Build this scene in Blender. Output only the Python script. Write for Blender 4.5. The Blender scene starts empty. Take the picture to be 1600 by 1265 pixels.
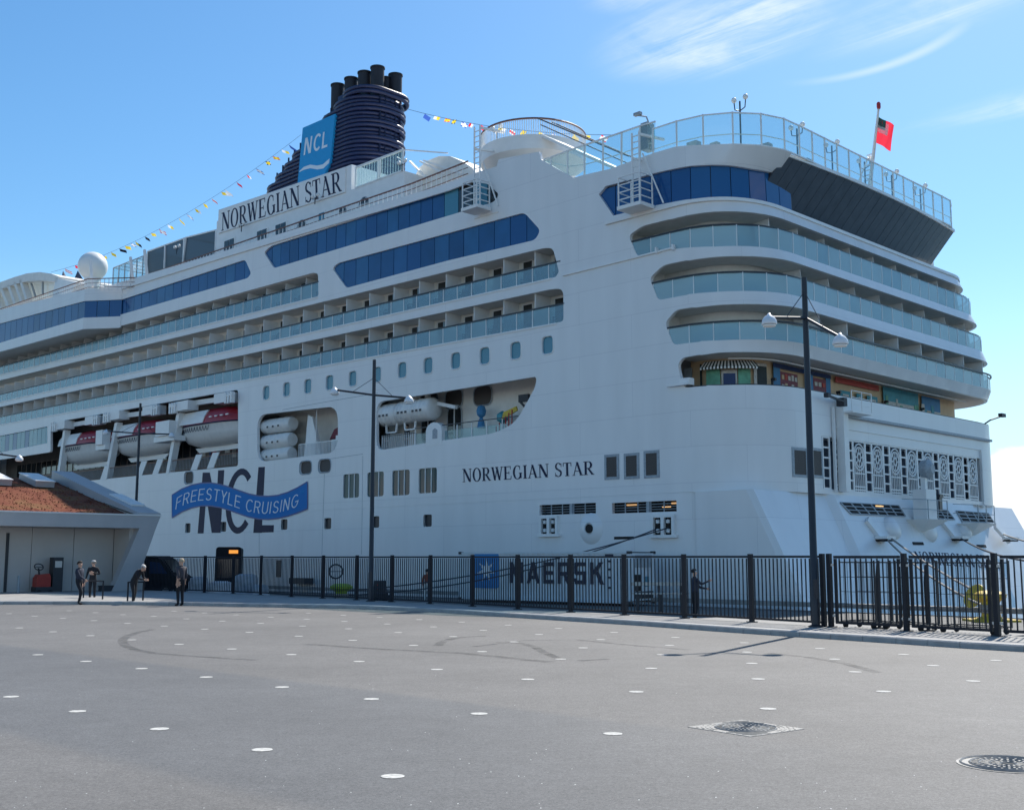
import bpy, bmesh, math, random
import numpy as np
from mathutils import Vector, Matrix
from mathutils.geometry import delaunay_2d_cdt
random.seed(7)
PI = math.pi
SC = bpy.context.scene
COL = SC.collection

# ------------------------------------------------------------------ camera
F, YH, HC = 1800.0, 871.0, 1.95          # focal length (photo px), horizon row, eye height
PITCH = math.atan((YH - 632.5) / F)
CT, ST = math.cos(PITCH), math.sin(PITCH)
cam_d = bpy.data.cameras.new('camera')
cam_d.sensor_width = 36.0
cam_d.lens = 36.0 * F / 1600.0
cam_d.clip_start = 0.2
cam_d.clip_end = 6000
cam = bpy.data.objects.new('camera', cam_d)
cam.location = (0, 0, HC)
cam.rotation_euler = (PI / 2 + PITCH, 0, 0)
COL.objects.link(cam)
SC.camera = cam

# ------------------------------------------------------------------ sun, sky
SUN_AZ = math.radians(29.4)               # clockwise from the view direction
SUN_EL = math.radians(48)
sd = Vector((math.sin(SUN_AZ) * math.cos(SUN_EL), math.cos(SUN_AZ) * math.cos(SUN_EL), math.sin(SUN_EL)))
sun_d = bpy.data.lights.new('sun', 'SUN')
sun_d.energy = 5.0
sun_d.angle = math.radians(0.53)
sun_d.color = (1.0, 0.95, 0.87)
sun = bpy.data.objects.new('sun', sun_d)
sun.rotation_euler = (-sd).to_track_quat('-Z', 'Y').to_euler()
sun.location = (60, 60, 90)
COL.objects.link(sun)
W = bpy.data.worlds.new('World')
SC.world = W
W.use_nodes = True
wn, wl = W.node_tree.nodes, W.node_tree.links
wn.clear()
def wnode(t, **k):
    n = wn.new(t)
    for a, b in k.items(): setattr(n, a, b)
    return n
def wmath(op, a, b=None):
    n = wnode('ShaderNodeMath', operation=op)
    for i, v in enumerate((a, b)):
        if v is None: continue
        if isinstance(v, (int, float)): n.inputs[i].default_value = v
        else: wl.new(v, n.inputs[i])
    return n.outputs[0]
sky = wnode('ShaderNodeTexSky', sky_type='NISHITA')
sky.sun_disc = False
sky.sun_elevation = SUN_EL
sky.sun_rotation = SUN_AZ
sky.air_density = 1.0
sky.dust_density = 0.4
sky.ozone_density = 2.2
SKY_STRENGTH = 0.124
tc = wnode('ShaderNodeTexCoord')
sep = wnode('ShaderNodeSeparateXYZ')
wl.new(tc.outputs['Generated'], sep.inputs[0])
# cirrus: combed, warped noise on a cloud plane high above (direction / height), gathered in patches round the sky
zz = wmath('MAXIMUM', sep.outputs[2], 0.03)
cx, cy = wmath('DIVIDE', sep.outputs[0], zz), wmath('DIVIDE', sep.outputs[1], zz)
comb = wnode('ShaderNodeCombineXYZ')
wl.new(cx, comb.inputs[0]); wl.new(cy, comb.inputs[1])
def wnoise(vec, sc, det, ro, dist=0.0):
    n = wnode('ShaderNodeTexNoise'); n.inputs['Scale'].default_value = sc; n.inputs['Detail'].default_value = det
    n.inputs['Roughness'].default_value = ro; n.inputs['Distortion'].default_value = dist
    wl.new(vec, n.inputs['Vector']); return n.outputs['Fac']
def ramp(v, lo, hi, a=0.0, b=1.0):
    n = wnode('ShaderNodeMapRange', interpolation_type='SMOOTHSTEP')
    n.inputs['From Min'].default_value = lo; n.inputs['From Max'].default_value = hi
    n.inputs['To Min'].default_value = a; n.inputs['To Max'].default_value = b
    wl.new(v, n.inputs['Value'])
    return n.outputs[0]
mp = wnode('ShaderNodeMapping', vector_type='TEXTURE')
mp.inputs['Rotation'].default_value = (0, 0, math.radians(-47))
mp.inputs['Scale'].default_value = (2.2, 0.30, 1)
wl.new(comb.outputs[0], mp.inputs[0])
streak = ramp(wnoise(mp.outputs[0], 2.6, 10, 0.66, 1.1), 0.36, 0.74)
puff = ramp(wnoise(comb.outputs[0], 5.0, 8, 0.62, 0.6), 0.30, 0.72)
def patch(px_, py_, rx, ry, rot):
    m_ = wnode('ShaderNodeMapping', vector_type='TEXTURE')
    m_.inputs['Location'].default_value = (px_, py_, 0); m_.inputs['Rotation'].default_value = (0, 0, math.radians(rot)); m_.inputs['Scale'].default_value = (rx, ry, 1)
    wl.new(comb.outputs[0], m_.inputs[0])
    l_ = wnode('ShaderNodeVectorMath', operation='LENGTH'); wl.new(m_.outputs[0], l_.inputs[0])
    return ramp(l_.outputs['Value'], 0.15, 1.0, 1.0, 0.0)
mask = patch(0.40, 2.10, 0.32, 0.22, -45)
for q in ((0.78, 1.98, .34, .16, -50, .55), (1.25, 2.35, .5, .12, -40, .55), (0.23, 1.93, .14, .10, -40, .6), (-2.2, -1.0, .9, .5, 30, 1), (2.6, -0.6, .9, .5, -30, 1), (-0.6, -2.6, 1.0, .5, 10, 1), (1.9, 1.0, .5, .3, -45, .7), (.1, .6, .4, .2, -45, .6)):
    mask = wmath('MAXIMUM', mask, wmath('MULTIPLY', patch(*q[:5]), q[5]))
body = wmath('MULTIPLY', wmath('ADD', wmath('MULTIPLY', streak, 0.75), wmath('MULTIPLY', puff, 0.5)), mask)
# one long curled filament
cv = wnode('ShaderNodeVectorMath', operation='DISTANCE'); wl.new(comb.outputs[0], cv.inputs[0]); cv.inputs[1].default_value = (0.55, 2.04, 0)
off_ = wmath('ABSOLUTE', wmath('SUBTRACT', cv.outputs['Value'], 0.306))
fil = wmath('MULTIPLY', wmath('MULTIPLY', ramp(off_, 0.0, 0.030, 1.0, 0.0), patch(0.77, 2.21, 0.26, 0.20, -50)), 0.42)
cirrus = wmath('MULTIPLY', wmath('MAXIMUM', body, fil), ramp(sep.outputs[2], 0.08, 0.2))
cirrus = wmath('MULTIPLY', cirrus, 0.72)
# low cumulus bank along the horizon
mp3 = wnode('ShaderNodeMapping')
mp3.inputs['Scale'].default_value = (1, 1, 1.7)
wl.new(tc.outputs['Generated'], mp3.inputs[0])
nz3 = wnode('ShaderNodeTexNoise')
nz3.inputs['Scale'].default_value = 5.2; nz3.inputs['Detail'].default_value = 8
nz3.inputs['Roughness'].default_value = 0.55
wl.new(mp3.outputs[0], nz3.inputs['Vector'])
cb = wmath('SUBTRACT', wmath('ADD', nz3.outputs['Fac'], 0.0), wmath('MULTIPLY', sep.outputs[2], 2.9))
cum = wmath('MULTIPLY', ramp(cb, 0.31, 0.36), 0.9)
bgs = wnode('ShaderNodeBackground'); bgs.inputs[1].default_value = SKY_STRENGTH
hue = wnode('ShaderNodeHueSaturation'); hue.inputs['Saturation'].default_value = 1.24
wl.new(sky.outputs[0], hue.inputs['Color'])
mixc = wnode('ShaderNodeMix', data_type='RGBA')
wl.new(cirrus, mixc.inputs['Factor'])
tint = wnode('ShaderNodeVectorMath', operation='MULTIPLY'); wl.new(hue.outputs[0], tint.inputs[0]); tint.inputs[1].default_value = (0.90, 1.02, 1.0)
hz_ = wnode('ShaderNodeMix', data_type='RGBA'); wl.new(ramp(sep.outputs[2], 0.0, 0.26, 0.85, 0.0), hz_.inputs['Factor'])
wl.new(tint.outputs[0], hz_.inputs[6]); hz_.inputs[7].default_value = (4.3, 6.2, 7.3, 1)
wl.new(hz_.outputs[2], mixc.inputs[6]); mixc.inputs[7].default_value = (7.4, 7.6, 7.9, 1)
mixd = wnode('ShaderNodeMix', data_type='RGBA')
wl.new(cum, mixd.inputs['Factor'])
wl.new(mixc.outputs[2], mixd.inputs[6]); mixd.inputs[7].default_value = (7.2, 7.2, 7.0, 1)
wl.new(mixd.outputs[2], bgs.inputs[0])
wo = wnode('ShaderNodeOutputWorld')
wl.new(bgs.outputs[0], wo.inputs[0])
SC.view_settings.view_transform = 'Standard'
SC.view_settings.look = 'None'
SC.view_settings.exposure = 0.38
SC.view_settings.gamma = 1.0
SC.view_settings.use_curve_mapping = False
SC.cycles.max_bounces = 8
SC.cycles.transparent_max_bounces = 16

# ------------------------------------------------------------------ materials
def mat(name, col, rough=0.5, metal=0.0, spec=0.5, var=0.0, scale=3.0, bump=0.0, bscale=40.0, coat=0.0):
    m = bpy.data.materials.new(name); m.use_nodes = True
    nt = m.node_tree; b = nt.nodes['Principled BSDF']
    b.inputs['Base Color'].default_value = (*col, 1)
    b.inputs['Roughness'].default_value = rough
    b.inputs['Metallic'].default_value = metal
    b.inputs['Specular IOR Level'].default_value = spec
    b.inputs['Coat Weight'].default_value = coat
    if var or bump:
        t = nt.nodes.new('ShaderNodeTexCoord')
        if var:
            n = nt.nodes.new('ShaderNodeTexNoise')
            n.inputs['Scale'].default_value = scale; n.inputs['Detail'].default_value = 6
            nt.links.new(t.outputs['Object'], n.inputs['Vector'])
            r = nt.nodes.new('ShaderNodeMapRange')
            r.inputs['From Min'].default_value = 0.3; r.inputs['From Max'].default_value = 0.7
            r.inputs['To Min'].default_value = 1 - var; r.inputs['To Max'].default_value = 1 + var
            nt.links.new(n.outputs['Fac'], r.inputs['Value'])
            mx = nt.nodes.new('ShaderNodeVectorMath'); mx.operation = 'SCALE'
            mx.inputs[0].default_value = col
            nt.links.new(r.outputs[0], mx.inputs['Scale'])
            nt.links.new(mx.outputs[0], b.inputs['Base Color'])
        if bump:
            n2 = nt.nodes.new('ShaderNodeTexNoise')
            n2.inputs['Scale'].default_value = bscale; n2.inputs['Detail'].default_value = 5
            nt.links.new(t.outputs['Object'], n2.inputs['Vector'])
            bp = nt.nodes.new('ShaderNodeBump')
            bp.inputs['Strength'].default_value = bump; bp.inputs['Distance'].default_value = 0.05
            nt.links.new(n2.outputs['Fac'], bp.inputs['Height'])
            nt.links.new(bp.outputs[0], b.inputs['Normal'])
    return m
def glass(name, tint, diff, tr=0.6, rough=0.03):
    m = bpy.data.materials.new(name); m.use_nodes = True
    nt = m.node_tree; nt.nodes.clear()
    o = nt.nodes.new('ShaderNodeOutputMaterial')
    t = nt.nodes.new('ShaderNodeBsdfTransparent'); t.inputs[0].default_value = (*tint, 1)
    d = nt.nodes.new('ShaderNodeBsdfDiffuse'); d.inputs[0].default_value = (*diff, 1)
    g = nt.nodes.new('ShaderNodeBsdfGlossy'); g.inputs['Roughness'].default_value = rough
    lw = nt.nodes.new('ShaderNodeLayerWeight'); lw.inputs[0].default_value = 0.5
    pw = nt.nodes.new('ShaderNodeMath'); pw.operation = 'POWER'; pw.inputs[1].default_value = 4.0
    nt.links.new(lw.outputs['Facing'], pw.inputs[0])
    f = nt.nodes.new('ShaderNodeMath'); f.operation = 'MULTIPLY_ADD'; f.inputs[1].default_value = 0.8; f.inputs[2].default_value = 0.04
    nt.links.new(pw.outputs[0], f.inputs[0])
    m1 = nt.nodes.new('ShaderNodeMixShader'); m1.inputs[0].default_value = tr
    nt.links.new(d.outputs[0], m1.inputs[1]); nt.links.new(t.outputs[0], m1.inputs[2])
    m2 = nt.nodes.new('ShaderNodeMixShader')
    nt.links.new(f.outputs[0], m2.inputs[0])
    nt.links.new(m1.outputs[0], m2.inputs[1]); nt.links.new(g.outputs[0], m2.inputs[2])
    nt.links.new(m2.outputs[0], o.inputs[0])
    return m
def emit(name, col, s):
    m = bpy.data.materials.new(name); m.use_nodes = True
    b = m.node_tree.nodes['Principled BSDF']
    b.inputs['Base Color'].default_value = (*col, 1)
    b.inputs['Emission Color'].default_value = (*col, 1); b.inputs['Emission Strength'].default_value = s
    return m
M = {}
def hull_paint():
    m = mat('hull_white', (0.8, 0.8, 0.79), 0.32, spec=0.5)
    nt = m.node_tree; b = nt.nodes['Principled BSDF']
    t = nt.nodes.new('ShaderNodeTexCoord')
    sp = nt.nodes.new('ShaderNodeSeparateXYZ'); nt.links.new(t.outputs['Object'], sp.inputs[0])
    ad = nt.nodes.new('ShaderNodeMath'); ad.operation = 'ADD'      # run along the shell: x on the side, y on the stern
    nt.links.new(sp.outputs[0], ad.inputs[0]); nt.links.new(sp.outputs[1], ad.inputs[1])
    cb_ = nt.nodes.new('ShaderNodeCombineXYZ')
    nt.links.new(ad.outputs[0], cb_.inputs[0]); nt.links.new(sp.outputs[2], cb_.inputs[1])
    br = nt.nodes.new('ShaderNodeTexBrick')
    br.inputs['Scale'].default_value = 1.0; br.inputs['Brick Width'].default_value = 8.4
    br.inputs['Row Height'].default_value = 2.05; br.inputs['Mortar Size'].default_value = 0.018
    br.inputs['Mortar Smooth'].default_value = 0.7
    br.inputs['Color1'].default_value = (1, 1, 1, 1); br.inputs['Color2'].default_value = (0.975, 0.975, 0.975, 1)
    br.inputs['Mortar'].default_value = (0.80, 0.80, 0.82, 1)
    nt.links.new(cb_.outputs[0], br.inputs['Vector'])
    # faint dirt runs under edges: noise stretched vertically
    mpn = nt.nodes.new('ShaderNodeMapping'); mpn.inputs['Scale'].default_value = (0.9, 0.9, 0.16)
    nt.links.new(t.outputs['Object'], mpn.inputs[0])
    n = nt.nodes.new('ShaderNodeTexNoise'); n.inputs['Scale'].default_value = 1.0; n.inputs['Detail'].default_value = 7
    nt.links.new(mpn.outputs[0], n.inputs['Vector'])
    r = nt.nodes.new('ShaderNodeMapRange'); r.inputs['From Min'].default_value = 0.35; r.inputs['From Max'].default_value = 0.72
    r.inputs['To Min'].default_value = 1.0; r.inputs['To Max'].default_value = 0.94
    nt.links.new(n.outputs['Fac'], r.inputs['Value'])
    mu = nt.nodes.new('ShaderNodeVectorMath'); mu.operation = 'SCALE'
    nt.links.new(br.outputs['Color'], mu.inputs[0]); nt.links.new(r.outputs[0], mu.inputs['Scale'])
    mv = nt.nodes.new('ShaderNodeVectorMath'); mv.operation = 'MULTIPLY'
    nt.links.new(mu.outputs[0], mv.inputs[0]); mv.inputs[1].default_value = (0.8, 0.8, 0.79)
    nt.links.new(mv.outputs[0], b.inputs['Base Color'])
    n3 = nt.nodes.new('ShaderNodeTexNoise'); n3.inputs['Scale'].default_value = 0.55; n3.inputs['Detail'].default_value = 2
    nt.links.new(t.outputs['Object'], n3.inputs['Vector'])
    ma = nt.nodes.new('ShaderNodeMath'); ma.operation = 'MULTIPLY_ADD'
    ma.inputs[1].default_value = -0.25
    nt.links.new(br.outputs['Fac'], ma.inputs[0]); nt.links.new(n3.outputs['Fac'], ma.inputs[2])
    bp = nt.nodes.new('ShaderNodeBump'); bp.inputs['Strength'].default_value = 0.25; bp.inputs['Distance'].default_value = 0.05
    nt.links.new(ma.outputs[0], bp.inputs['Height']); nt.links.new(bp.outputs[0], b.inputs['Normal'])
    return m
M['hull'] = hull_paint()
M['white'] = mat('white_paint', (0.8, 0.8, 0.78), 0.4, var=0.04, scale=1.5)
M['cream'] = mat('cream_wall', (0.80, 0.77, 0.71), 0.55, var=0.05, scale=2)
M['bay_shade'] = mat('bay_shade', (0.16, 0.14, 0.125), 0.7, var=0.15, scale=1.5)  # shade of the lifeboat bay put into its wall and ceiling colour
M['soffit'] = mat('soffit', (0.72, 0.69, 0.64), 0.6, var=0.06, scale=2)
M['deck'] = mat('deck_floor', (0.36, 0.37, 0.38), 0.7, var=0.1)
M['rail_dark'] = mat('rail_dark', (0.02, 0.025, 0.035), 0.4)
M['rail_wood'] = mat('rail_wood', (0.16, 0.06, 0.035), 0.45, var=0.2, scale=8)
M['frame_dark'] = mat('frame_dark', (0.02, 0.022, 0.03), 0.4)
M['door'] = mat('door_glass', (0.03, 0.035, 0.035), 0.08, spec=0.6)
M['curtain'] = mat('curtain', (0.30, 0.45, 0.55), 0.6)
M['blue_a'] = mat('blue_glass', (0.012, 0.08, 0.235), 0.06, spec=0.5)
M['blue_b'] = mat('blue_glass_pale', (0.017, 0.10, 0.26), 0.08, spec=0.5)
M['blue_c'] = mat('blue_glass_deep', (0.008, 0.045, 0.15), 0.05, spec=0.5)
M['port'] = mat('porthole_glass', (0.06, 0.22, 0.30), 0.08, spec=0.7)
M['dark_glass'] = mat('dark_glass', (0.018, 0.02, 0.022), 0.06, spec=0.8)
M['tri_glass'] = mat('window_glass', (0.02, 0.06, 0.07), 0.05, spec=0.35)
M['brown_glass'] = mat('vent_mesh', (0.07, 0.06, 0.055), 0.6, var=0.15, scale=20)
M['grey_trim'] = mat('grey_trim', (0.33, 0.37, 0.4), 0.5, var=0.15, scale=8)
M['black_wall'] = mat('black_panels', (0.075, 0.085, 0.10), 0.22, var=0.12, scale=1.2)
M['navy'] = mat('navy_paint', (0.012, 0.018, 0.055), 0.5, spec=0.2, var=0.1, scale=2)
M['funnel'] = mat('funnel_navy', (0.014, 0.022, 0.075), 0.42, var=0.15, scale=2)
M['soot'] = mat('exhaust_soot', (0.012, 0.013, 0.02), 0.6, var=0.2, scale=2)
M['sign_blue'] = mat('sign_blue', (0.02, 0.31, 0.62), 0.5, spec=0.25, var=0.03)
M['ribbon_blue'] = mat('ribbon_blue', (0.015, 0.19, 0.52), 0.55, spec=0.15, var=0.03)
M['ribbon_edge'] = mat('ribbon_edge', (0.012, 0.06, 0.25), 0.4)
M['lettering'] = mat('lettering_pale', (0.72, 0.76, 0.8), 0.4)
M['clear'] = glass('clear_glass', (0.84, 0.94, 0.95), (0.45, 0.60, 0.63), 0.88)
M['teal'] = glass('teal_glass', (0.60, 0.80, 0.87), (0.46, 0.66, 0.74), 0.70)
M['teal_b'] = glass('teal_glass_pale', (0.64, 0.83, 0.88), (0.50, 0.70, 0.77), 0.66)
M['stern_glass'] = glass('stern_glass', (0.66, 0.83, 0.87), (0.56, 0.74, 0.78), 0.52)
M['red_boat'] = mat('boat_canopy_red', (0.33, 0.015, 0.03), 0.4, var=0.06)
M['raft'] = mat('raft_shell', (0.76, 0.75, 0.72), 0.4, var=0.05)
M['chair'] = mat('chair_fabric', (0.02, 0.05, 0.10), 0.6)
M['rope'] = mat('rope', (0.30, 0.28, 0.26), 0.9, var=0.25, scale=25)
M['rope_dark'] = mat('rope_dark', (0.05, 0.055, 0.07), 0.9, var=0.2, scale=20)
M['yellow'] = mat('yellow_paint', (0.62, 0.42, 0.03), 0.5, var=0.12, scale=8)
M['lime'] = mat('lime_paint', (0.30, 0.42, 0.03), 0.5, var=0.1)
M['fence'] = mat('fence_paint', (0.010, 0.013, 0.021), 0.5, spec=0.3, var=0.15, scale=10)
M['post'] = mat('lamp_post_paint', (0.013, 0.017, 0.027), 0.45)
M['lamp_white'] = mat('lamp_shade', (0.7, 0.72, 0.74), 0.35)
M['galv'] = mat('galvanised', (0.42, 0.44, 0.46), 0.35, metal=0.7)
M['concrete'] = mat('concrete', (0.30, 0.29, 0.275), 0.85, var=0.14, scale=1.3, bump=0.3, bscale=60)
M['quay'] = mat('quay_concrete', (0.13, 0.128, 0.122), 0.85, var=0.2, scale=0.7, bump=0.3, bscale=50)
M['granite'] = mat('kerb_granite', (0.36, 0.355, 0.345), 0.8, var=0.14, scale=3, bump=0.3, bscale=70)
M['facade'] = mat('facade_panel', (0.50, 0.48, 0.46), 0.6, var=0.05, scale=0.8, bump=0.1, bscale=30)
M['fascia'] = mat('fascia_metal', (0.42, 0.41, 0.41), 0.5, var=0.05, scale=1)
M['coping'] = mat('coping_white', (0.74, 0.74, 0.72), 0.5, var=0.04)
M['rubber'] = mat('rubber', (0.012, 0.012, 0.013), 0.8)
M['black_body'] = mat('vehicle_black', (0.008, 0.009, 0.013), 0.6, spec=0.15)
M['red_body'] = mat('machine_red', (0.36, 0.03, 0.02), 0.45, var=0.1)
M['grey_dark'] = mat('machine_grey', (0.03, 0.033, 0.04), 0.55, var=0.1)
M['cont'] = mat('container_grey', (0.62, 0.66, 0.68), 0.5, var=0.07, scale=1.5)
M['cont_blue'] = mat('emblem_blue', (0.03, 0.22, 0.50), 0.5)
M['cont_ink'] = mat('container_ink', (0.012, 0.02, 0.05), 0.5)
M['iron'] = mat('cast_iron', (0.24, 0.235, 0.225), 0.6, metal=0.15, var=0.25, scale=12, bump=0.25, bscale=60)
M['iron_grate'] = mat('iron_grate', (0.23, 0.226, 0.215), 0.55, metal=0.3, var=0.25, scale=12)
M['iron_dark'] = mat('iron_dark', (0.012, 0.012, 0.012), 0.8)
M['dot'] = mat('dot_paint', (0.50, 0.49, 0.46), 0.8, spec=0.2, var=0.4, scale=14)
M['wrap'] = mat('pallet_wrap', (0.5, 0.53, 0.57), 0.5, var=0.2, scale=3)
M['timber'] = mat('timber', (0.5, 0.47, 0.42), 0.8, var=0.15, scale=6)
M['orange_lit'] = emit('sign_orange_lit', (1.0, 0.35, 0.05), 0.7)
M['tube_lit'] = emit('deck_light_lit', (1.0, 0.55, 0.2), 1.0)
M['skin'] = mat('skin', (0.55, 0.33, 0.24), 0.6)
M['hair_grey'] = mat('hair_grey', (0.5, 0.48, 0.45), 0.8)
M['hair_dark'] = mat('hair_dark', (0.02, 0.016, 0.014), 0.8)
M['hair_fair'] = mat('hair_fair', (0.42, 0.33, 0.22), 0.8)
M['cloth_navy'] = mat('cloth_navy', (0.02, 0.026, 0.05), 0.8, var=0.15, scale=8)
M['cloth_black'] = mat('cloth_black', (0.012, 0.013, 0.018), 0.85, var=0.15, scale=8)
M['cloth_grey'] = mat('cloth_grey', (0.055, 0.05, 0.06), 0.8, var=0.15, scale=8)
M['cloth_white'] = mat('cloth_white', (0.6, 0.6, 0.58), 0.8)
M['cloth_hi'] = mat('cloth_orange', (0.25, 0.06, 0.03), 0.8)
M['red'] = mat('red_paint', (0.45, 0.02, 0.02), 0.5)
M['radome'] = mat('radome', (0.80, 0.80, 0.77), 0.4)
M['net'] = glass('net_mesh', (0.45, 0.5, 0.55), (0.03, 0.05, 0.06), 0.45, 0.4)
M['peach'] = mat('mural_peach', (0.66, 0.46, 0.27), 0.6, var=0.06)
M['m_green'] = mat('mural_green', (0.16, 0.42, 0.27), 0.6, var=0.2, scale=3)
M['m_teal'] = mat('mural_teal', (0.06, 0.30, 0.36), 0.6, var=0.15, scale=3)
M['m_blue'] = mat('mural_blue', (0.05, 0.22, 0.42), 0.6, var=0.1)
M['m_red'] = mat('mural_red', (0.50, 0.07, 0.05), 0.6, var=0.08)
M['m_navy'] = mat('mural_navy', (0.03, 0.06, 0.16), 0.6)
M['m_maroon'] = mat('mural_maroon', (0.22, 0.05, 0.07), 0.6, var=0.2, scale=6)
M['m_pale'] = mat('mural_pale', (0.60, 0.56, 0.50), 0.6, var=0.15, scale=5)
M['m_black'] = mat('mural_black', (0.02, 0.03, 0.03), 0.6)

def cloth(name, col):
    m = bpy.data.materials.new(name); m.use_nodes = True; nt = m.node_tree; nt.nodes.clear()
    o = nt.nodes.new('ShaderNodeOutputMaterial'); d = nt.nodes.new('ShaderNodeBsdfDiffuse'); t = nt.nodes.new('ShaderNodeBsdfTranslucent'); x = nt.nodes.new('ShaderNodeMixShader')
    d.inputs[0].default_value = (*col, 1); t.inputs[0].default_value = (*col, 1); x.inputs[0].default_value = 0.55
    nt.links.new(d.outputs[0], x.inputs[1]); nt.links.new(t.outputs[0], x.inputs[2]); nt.links.new(x.outputs[0], o.inputs[0]); return m
M['f_red'] = cloth('flag_red', (0.75, 0.04, 0.07)); M['f_yellow'] = cloth('flag_yellow', (0.85, 0.62, 0.05)); M['f_white'] = cloth('flag_white', (0.85, 0.85, 0.85))
M['f_blue'] = cloth('flag_blue', (0.05, 0.12, 0.45)); M['f_black'] = cloth('flag_black', (0.02, 0.02, 0.03)); M['f_green'] = cloth('flag_green', (0.03, 0.22, 0.18))
for k_, (a_, b_) in enumerate((((0.014, 0.085, 0.23), .08), ((0.018, 0.105, 0.27), .1), ((0.010, 0.068, 0.19), .05), ((0.022, 0.115, 0.27), .14))): M['blue_%d' % k_] = mat('blue_glass_tone', a_, b_, var=0.12, scale=0.7)
# ------------------------------------------------------------------ mesh builder
class MB:
    def __init__(s): s.v = []; s.f = []; s.m = []; s.cur = 0
    def face(s, pts):
        b = len(s.v); s.v += [tuple(p) for p in pts]; s.f.append(tuple(range(b, b + len(pts)))); s.m.append(s.cur)
    def add(s, vs, fs):
        b = len(s.v); s.v += [tuple(p) for p in vs]
        for f in fs: s.f.append(tuple(i + b for i in f)); s.m.append(s.cur)
    def box(s, c, d, ax=None):
        c = Vector(c); hx, hy, hz = d[0] / 2, d[1] / 2, d[2] / 2
        ax = ax or (Vector((1, 0, 0)), Vector((0, 1, 0)), Vector((0, 0, 1)))
        vs = [c + ax[0] * (hx * i) + ax[1] * (hy * j) + ax[2] * (hz * k) for i in (-1, 1) for j in (-1, 1) for k in (-1, 1)]
        s.add(vs, [(0, 1, 3, 2), (4, 6, 7, 5), (0, 4, 5, 1), (2, 3, 7, 6), (0, 2, 6, 4), (1, 5, 7, 3)])
    def hexa(s, a, b):      # a, b: two rings of n points
        n = len(a); s.add(list(a) + list(b), [tuple(range(n - 1, -1, -1)), tuple(range(n, 2 * n))] +
                          [(i, (i + 1) % n, n + (i + 1) % n, n + i) for i in range(n)])
    def prism(s, poly, vec):
        vec = Vector(vec); s.hexa([Vector(p) for p in poly], [Vector(p) + vec for p in poly])
    def bar(s, p, q, w, h=None, up=(0, 0, 1)):   # rectangular bar from p to q
        p, q = Vector(p), Vector(q); h = h or w; d = q - p; L = d.length
        if L < 1e-6: return
        d.normalize(); up = Vector(up)
        if abs(d.dot(up)) > 0.98: up = Vector((1, 0, 0))
        sx = d.cross(up).normalized(); sz = sx.cross(d)
        s.box((p + q) / 2, (L, w, h), (d, sx, sz))
    def tube(s, pts, r, n=8, caps=True, closed=False):
        pts = [Vector(p) for p in pts]; rs = r if isinstance(r, (list, tuple)) else [r] * len(pts)
        k = len(pts); b = len(s.v); ref = None
        for i, p in enumerate(pts):
            if closed: t = pts[(i + 1) % k] - pts[i - 1]
            else: t = pts[min(i + 1, k - 1)] - pts[max(i - 1, 0)]
            t.normalize()
            if ref is None:
                ref = Vector((0, 0, 1)) if abs(t.z) < 0.9 else Vector((1, 0, 0))
            a = t.cross(ref).normalized(); c = a.cross(t); ref = c
            for j in range(n):
                an = 2 * PI * j / n; s.v.append(tuple(p + (a * math.cos(an) + c * math.sin(an)) * rs[i]))
        for i in range(k if closed else k - 1):
            i2 = (i + 1) % k
            for j in range(n):
                s.f.append((b + i * n + j, b + i * n + (j + 1) % n, b + i2 * n + (j + 1) % n, b + i2 * n + j)); s.m.append(s.cur)
        if caps and not closed:
            s.f.append(tuple(b + j for j in range(n - 1, -1, -1))); s.m.append(s.cur)
            s.f.append(tuple(b + (k - 1) * n + j for j in range(n))); s.m.append(s.cur)
    def lathe(s, c, prof, n=16, ax=None):    # prof: (r, h) along axis
        c = Vector(c); X, Y, Z = ax or (Vector((1, 0, 0)), Vector((0, 1, 0)), Vector((0, 0, 1)))
        b = len(s.v)
        for r, h in prof:
            for j in range(n):
                an = 2 * PI * j / n; s.v.append(tuple(c + Z * h + (X * math.cos(an) + Y * math.sin(an)) * r))
        for i in range(len(prof) - 1):
            for j in range(n):
                s.f.append((b + i * n + j, b + i * n + (j + 1) % n, b + (i + 1) * n + (j + 1) % n, b + (i + 1) * n + j)); s.m.append(s.cur)
        s.f.append(tuple(b + j for j in range(n - 1, -1, -1))); s.m.append(s.cur)
        s.f.append(tuple(b + (len(prof) - 1) * n + j for j in range(n))); s.m.append(s.cur)
    def mesh(s, name, mats, smooth=False):
        me = bpy.data.meshes.new(name); me.from_pydata(s.v, [], s.f)
        for m in (mats if isinstance(mats, (list, tuple)) else [mats]): me.materials.append(m)
        if len(me.materials) > 1: me.polygons.foreach_set('material_index', s.m)
        bm = bmesh.new(); bm.from_mesh(me); bmesh.ops.recalc_face_normals(bm, faces=bm.faces); bm.to_mesh(me); bm.free()
        if smooth:
            me.polygons.foreach_set('use_smooth', [True] * len(me.polygons))
            me.set_sharp_from_angle(angle=math.radians(smooth if smooth is not True else 40))
        return me
    def build(s, name, mats, parent=None, smooth=False, loc=(0, 0, 0), rz=0.0):
        return link(name, s.mesh(name, mats, smooth), parent, loc, rz)
def link(name, me, parent=None, loc=(0, 0, 0), rz=0.0):
    o = bpy.data.objects.new(name, me); COL.objects.link(o)
    o.location = loc; o.rotation_euler = (0, 0, rz)
    if parent: o.parent = parent
    return o
def tag(o, label, cat, group=None):
    o['label'] = label; o['category'] = cat
    if group: o['group'] = group
    return o
def thing(name, label, cat, loc=(0, 0, 0), rz=0.0, group=None):
    return tag(link(name, None, None, loc, rz), label, cat, group)
def struct(o): o['kind'] = 'structure'; return o
def stuff(o): o['kind'] = 'stuff'; return o
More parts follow.
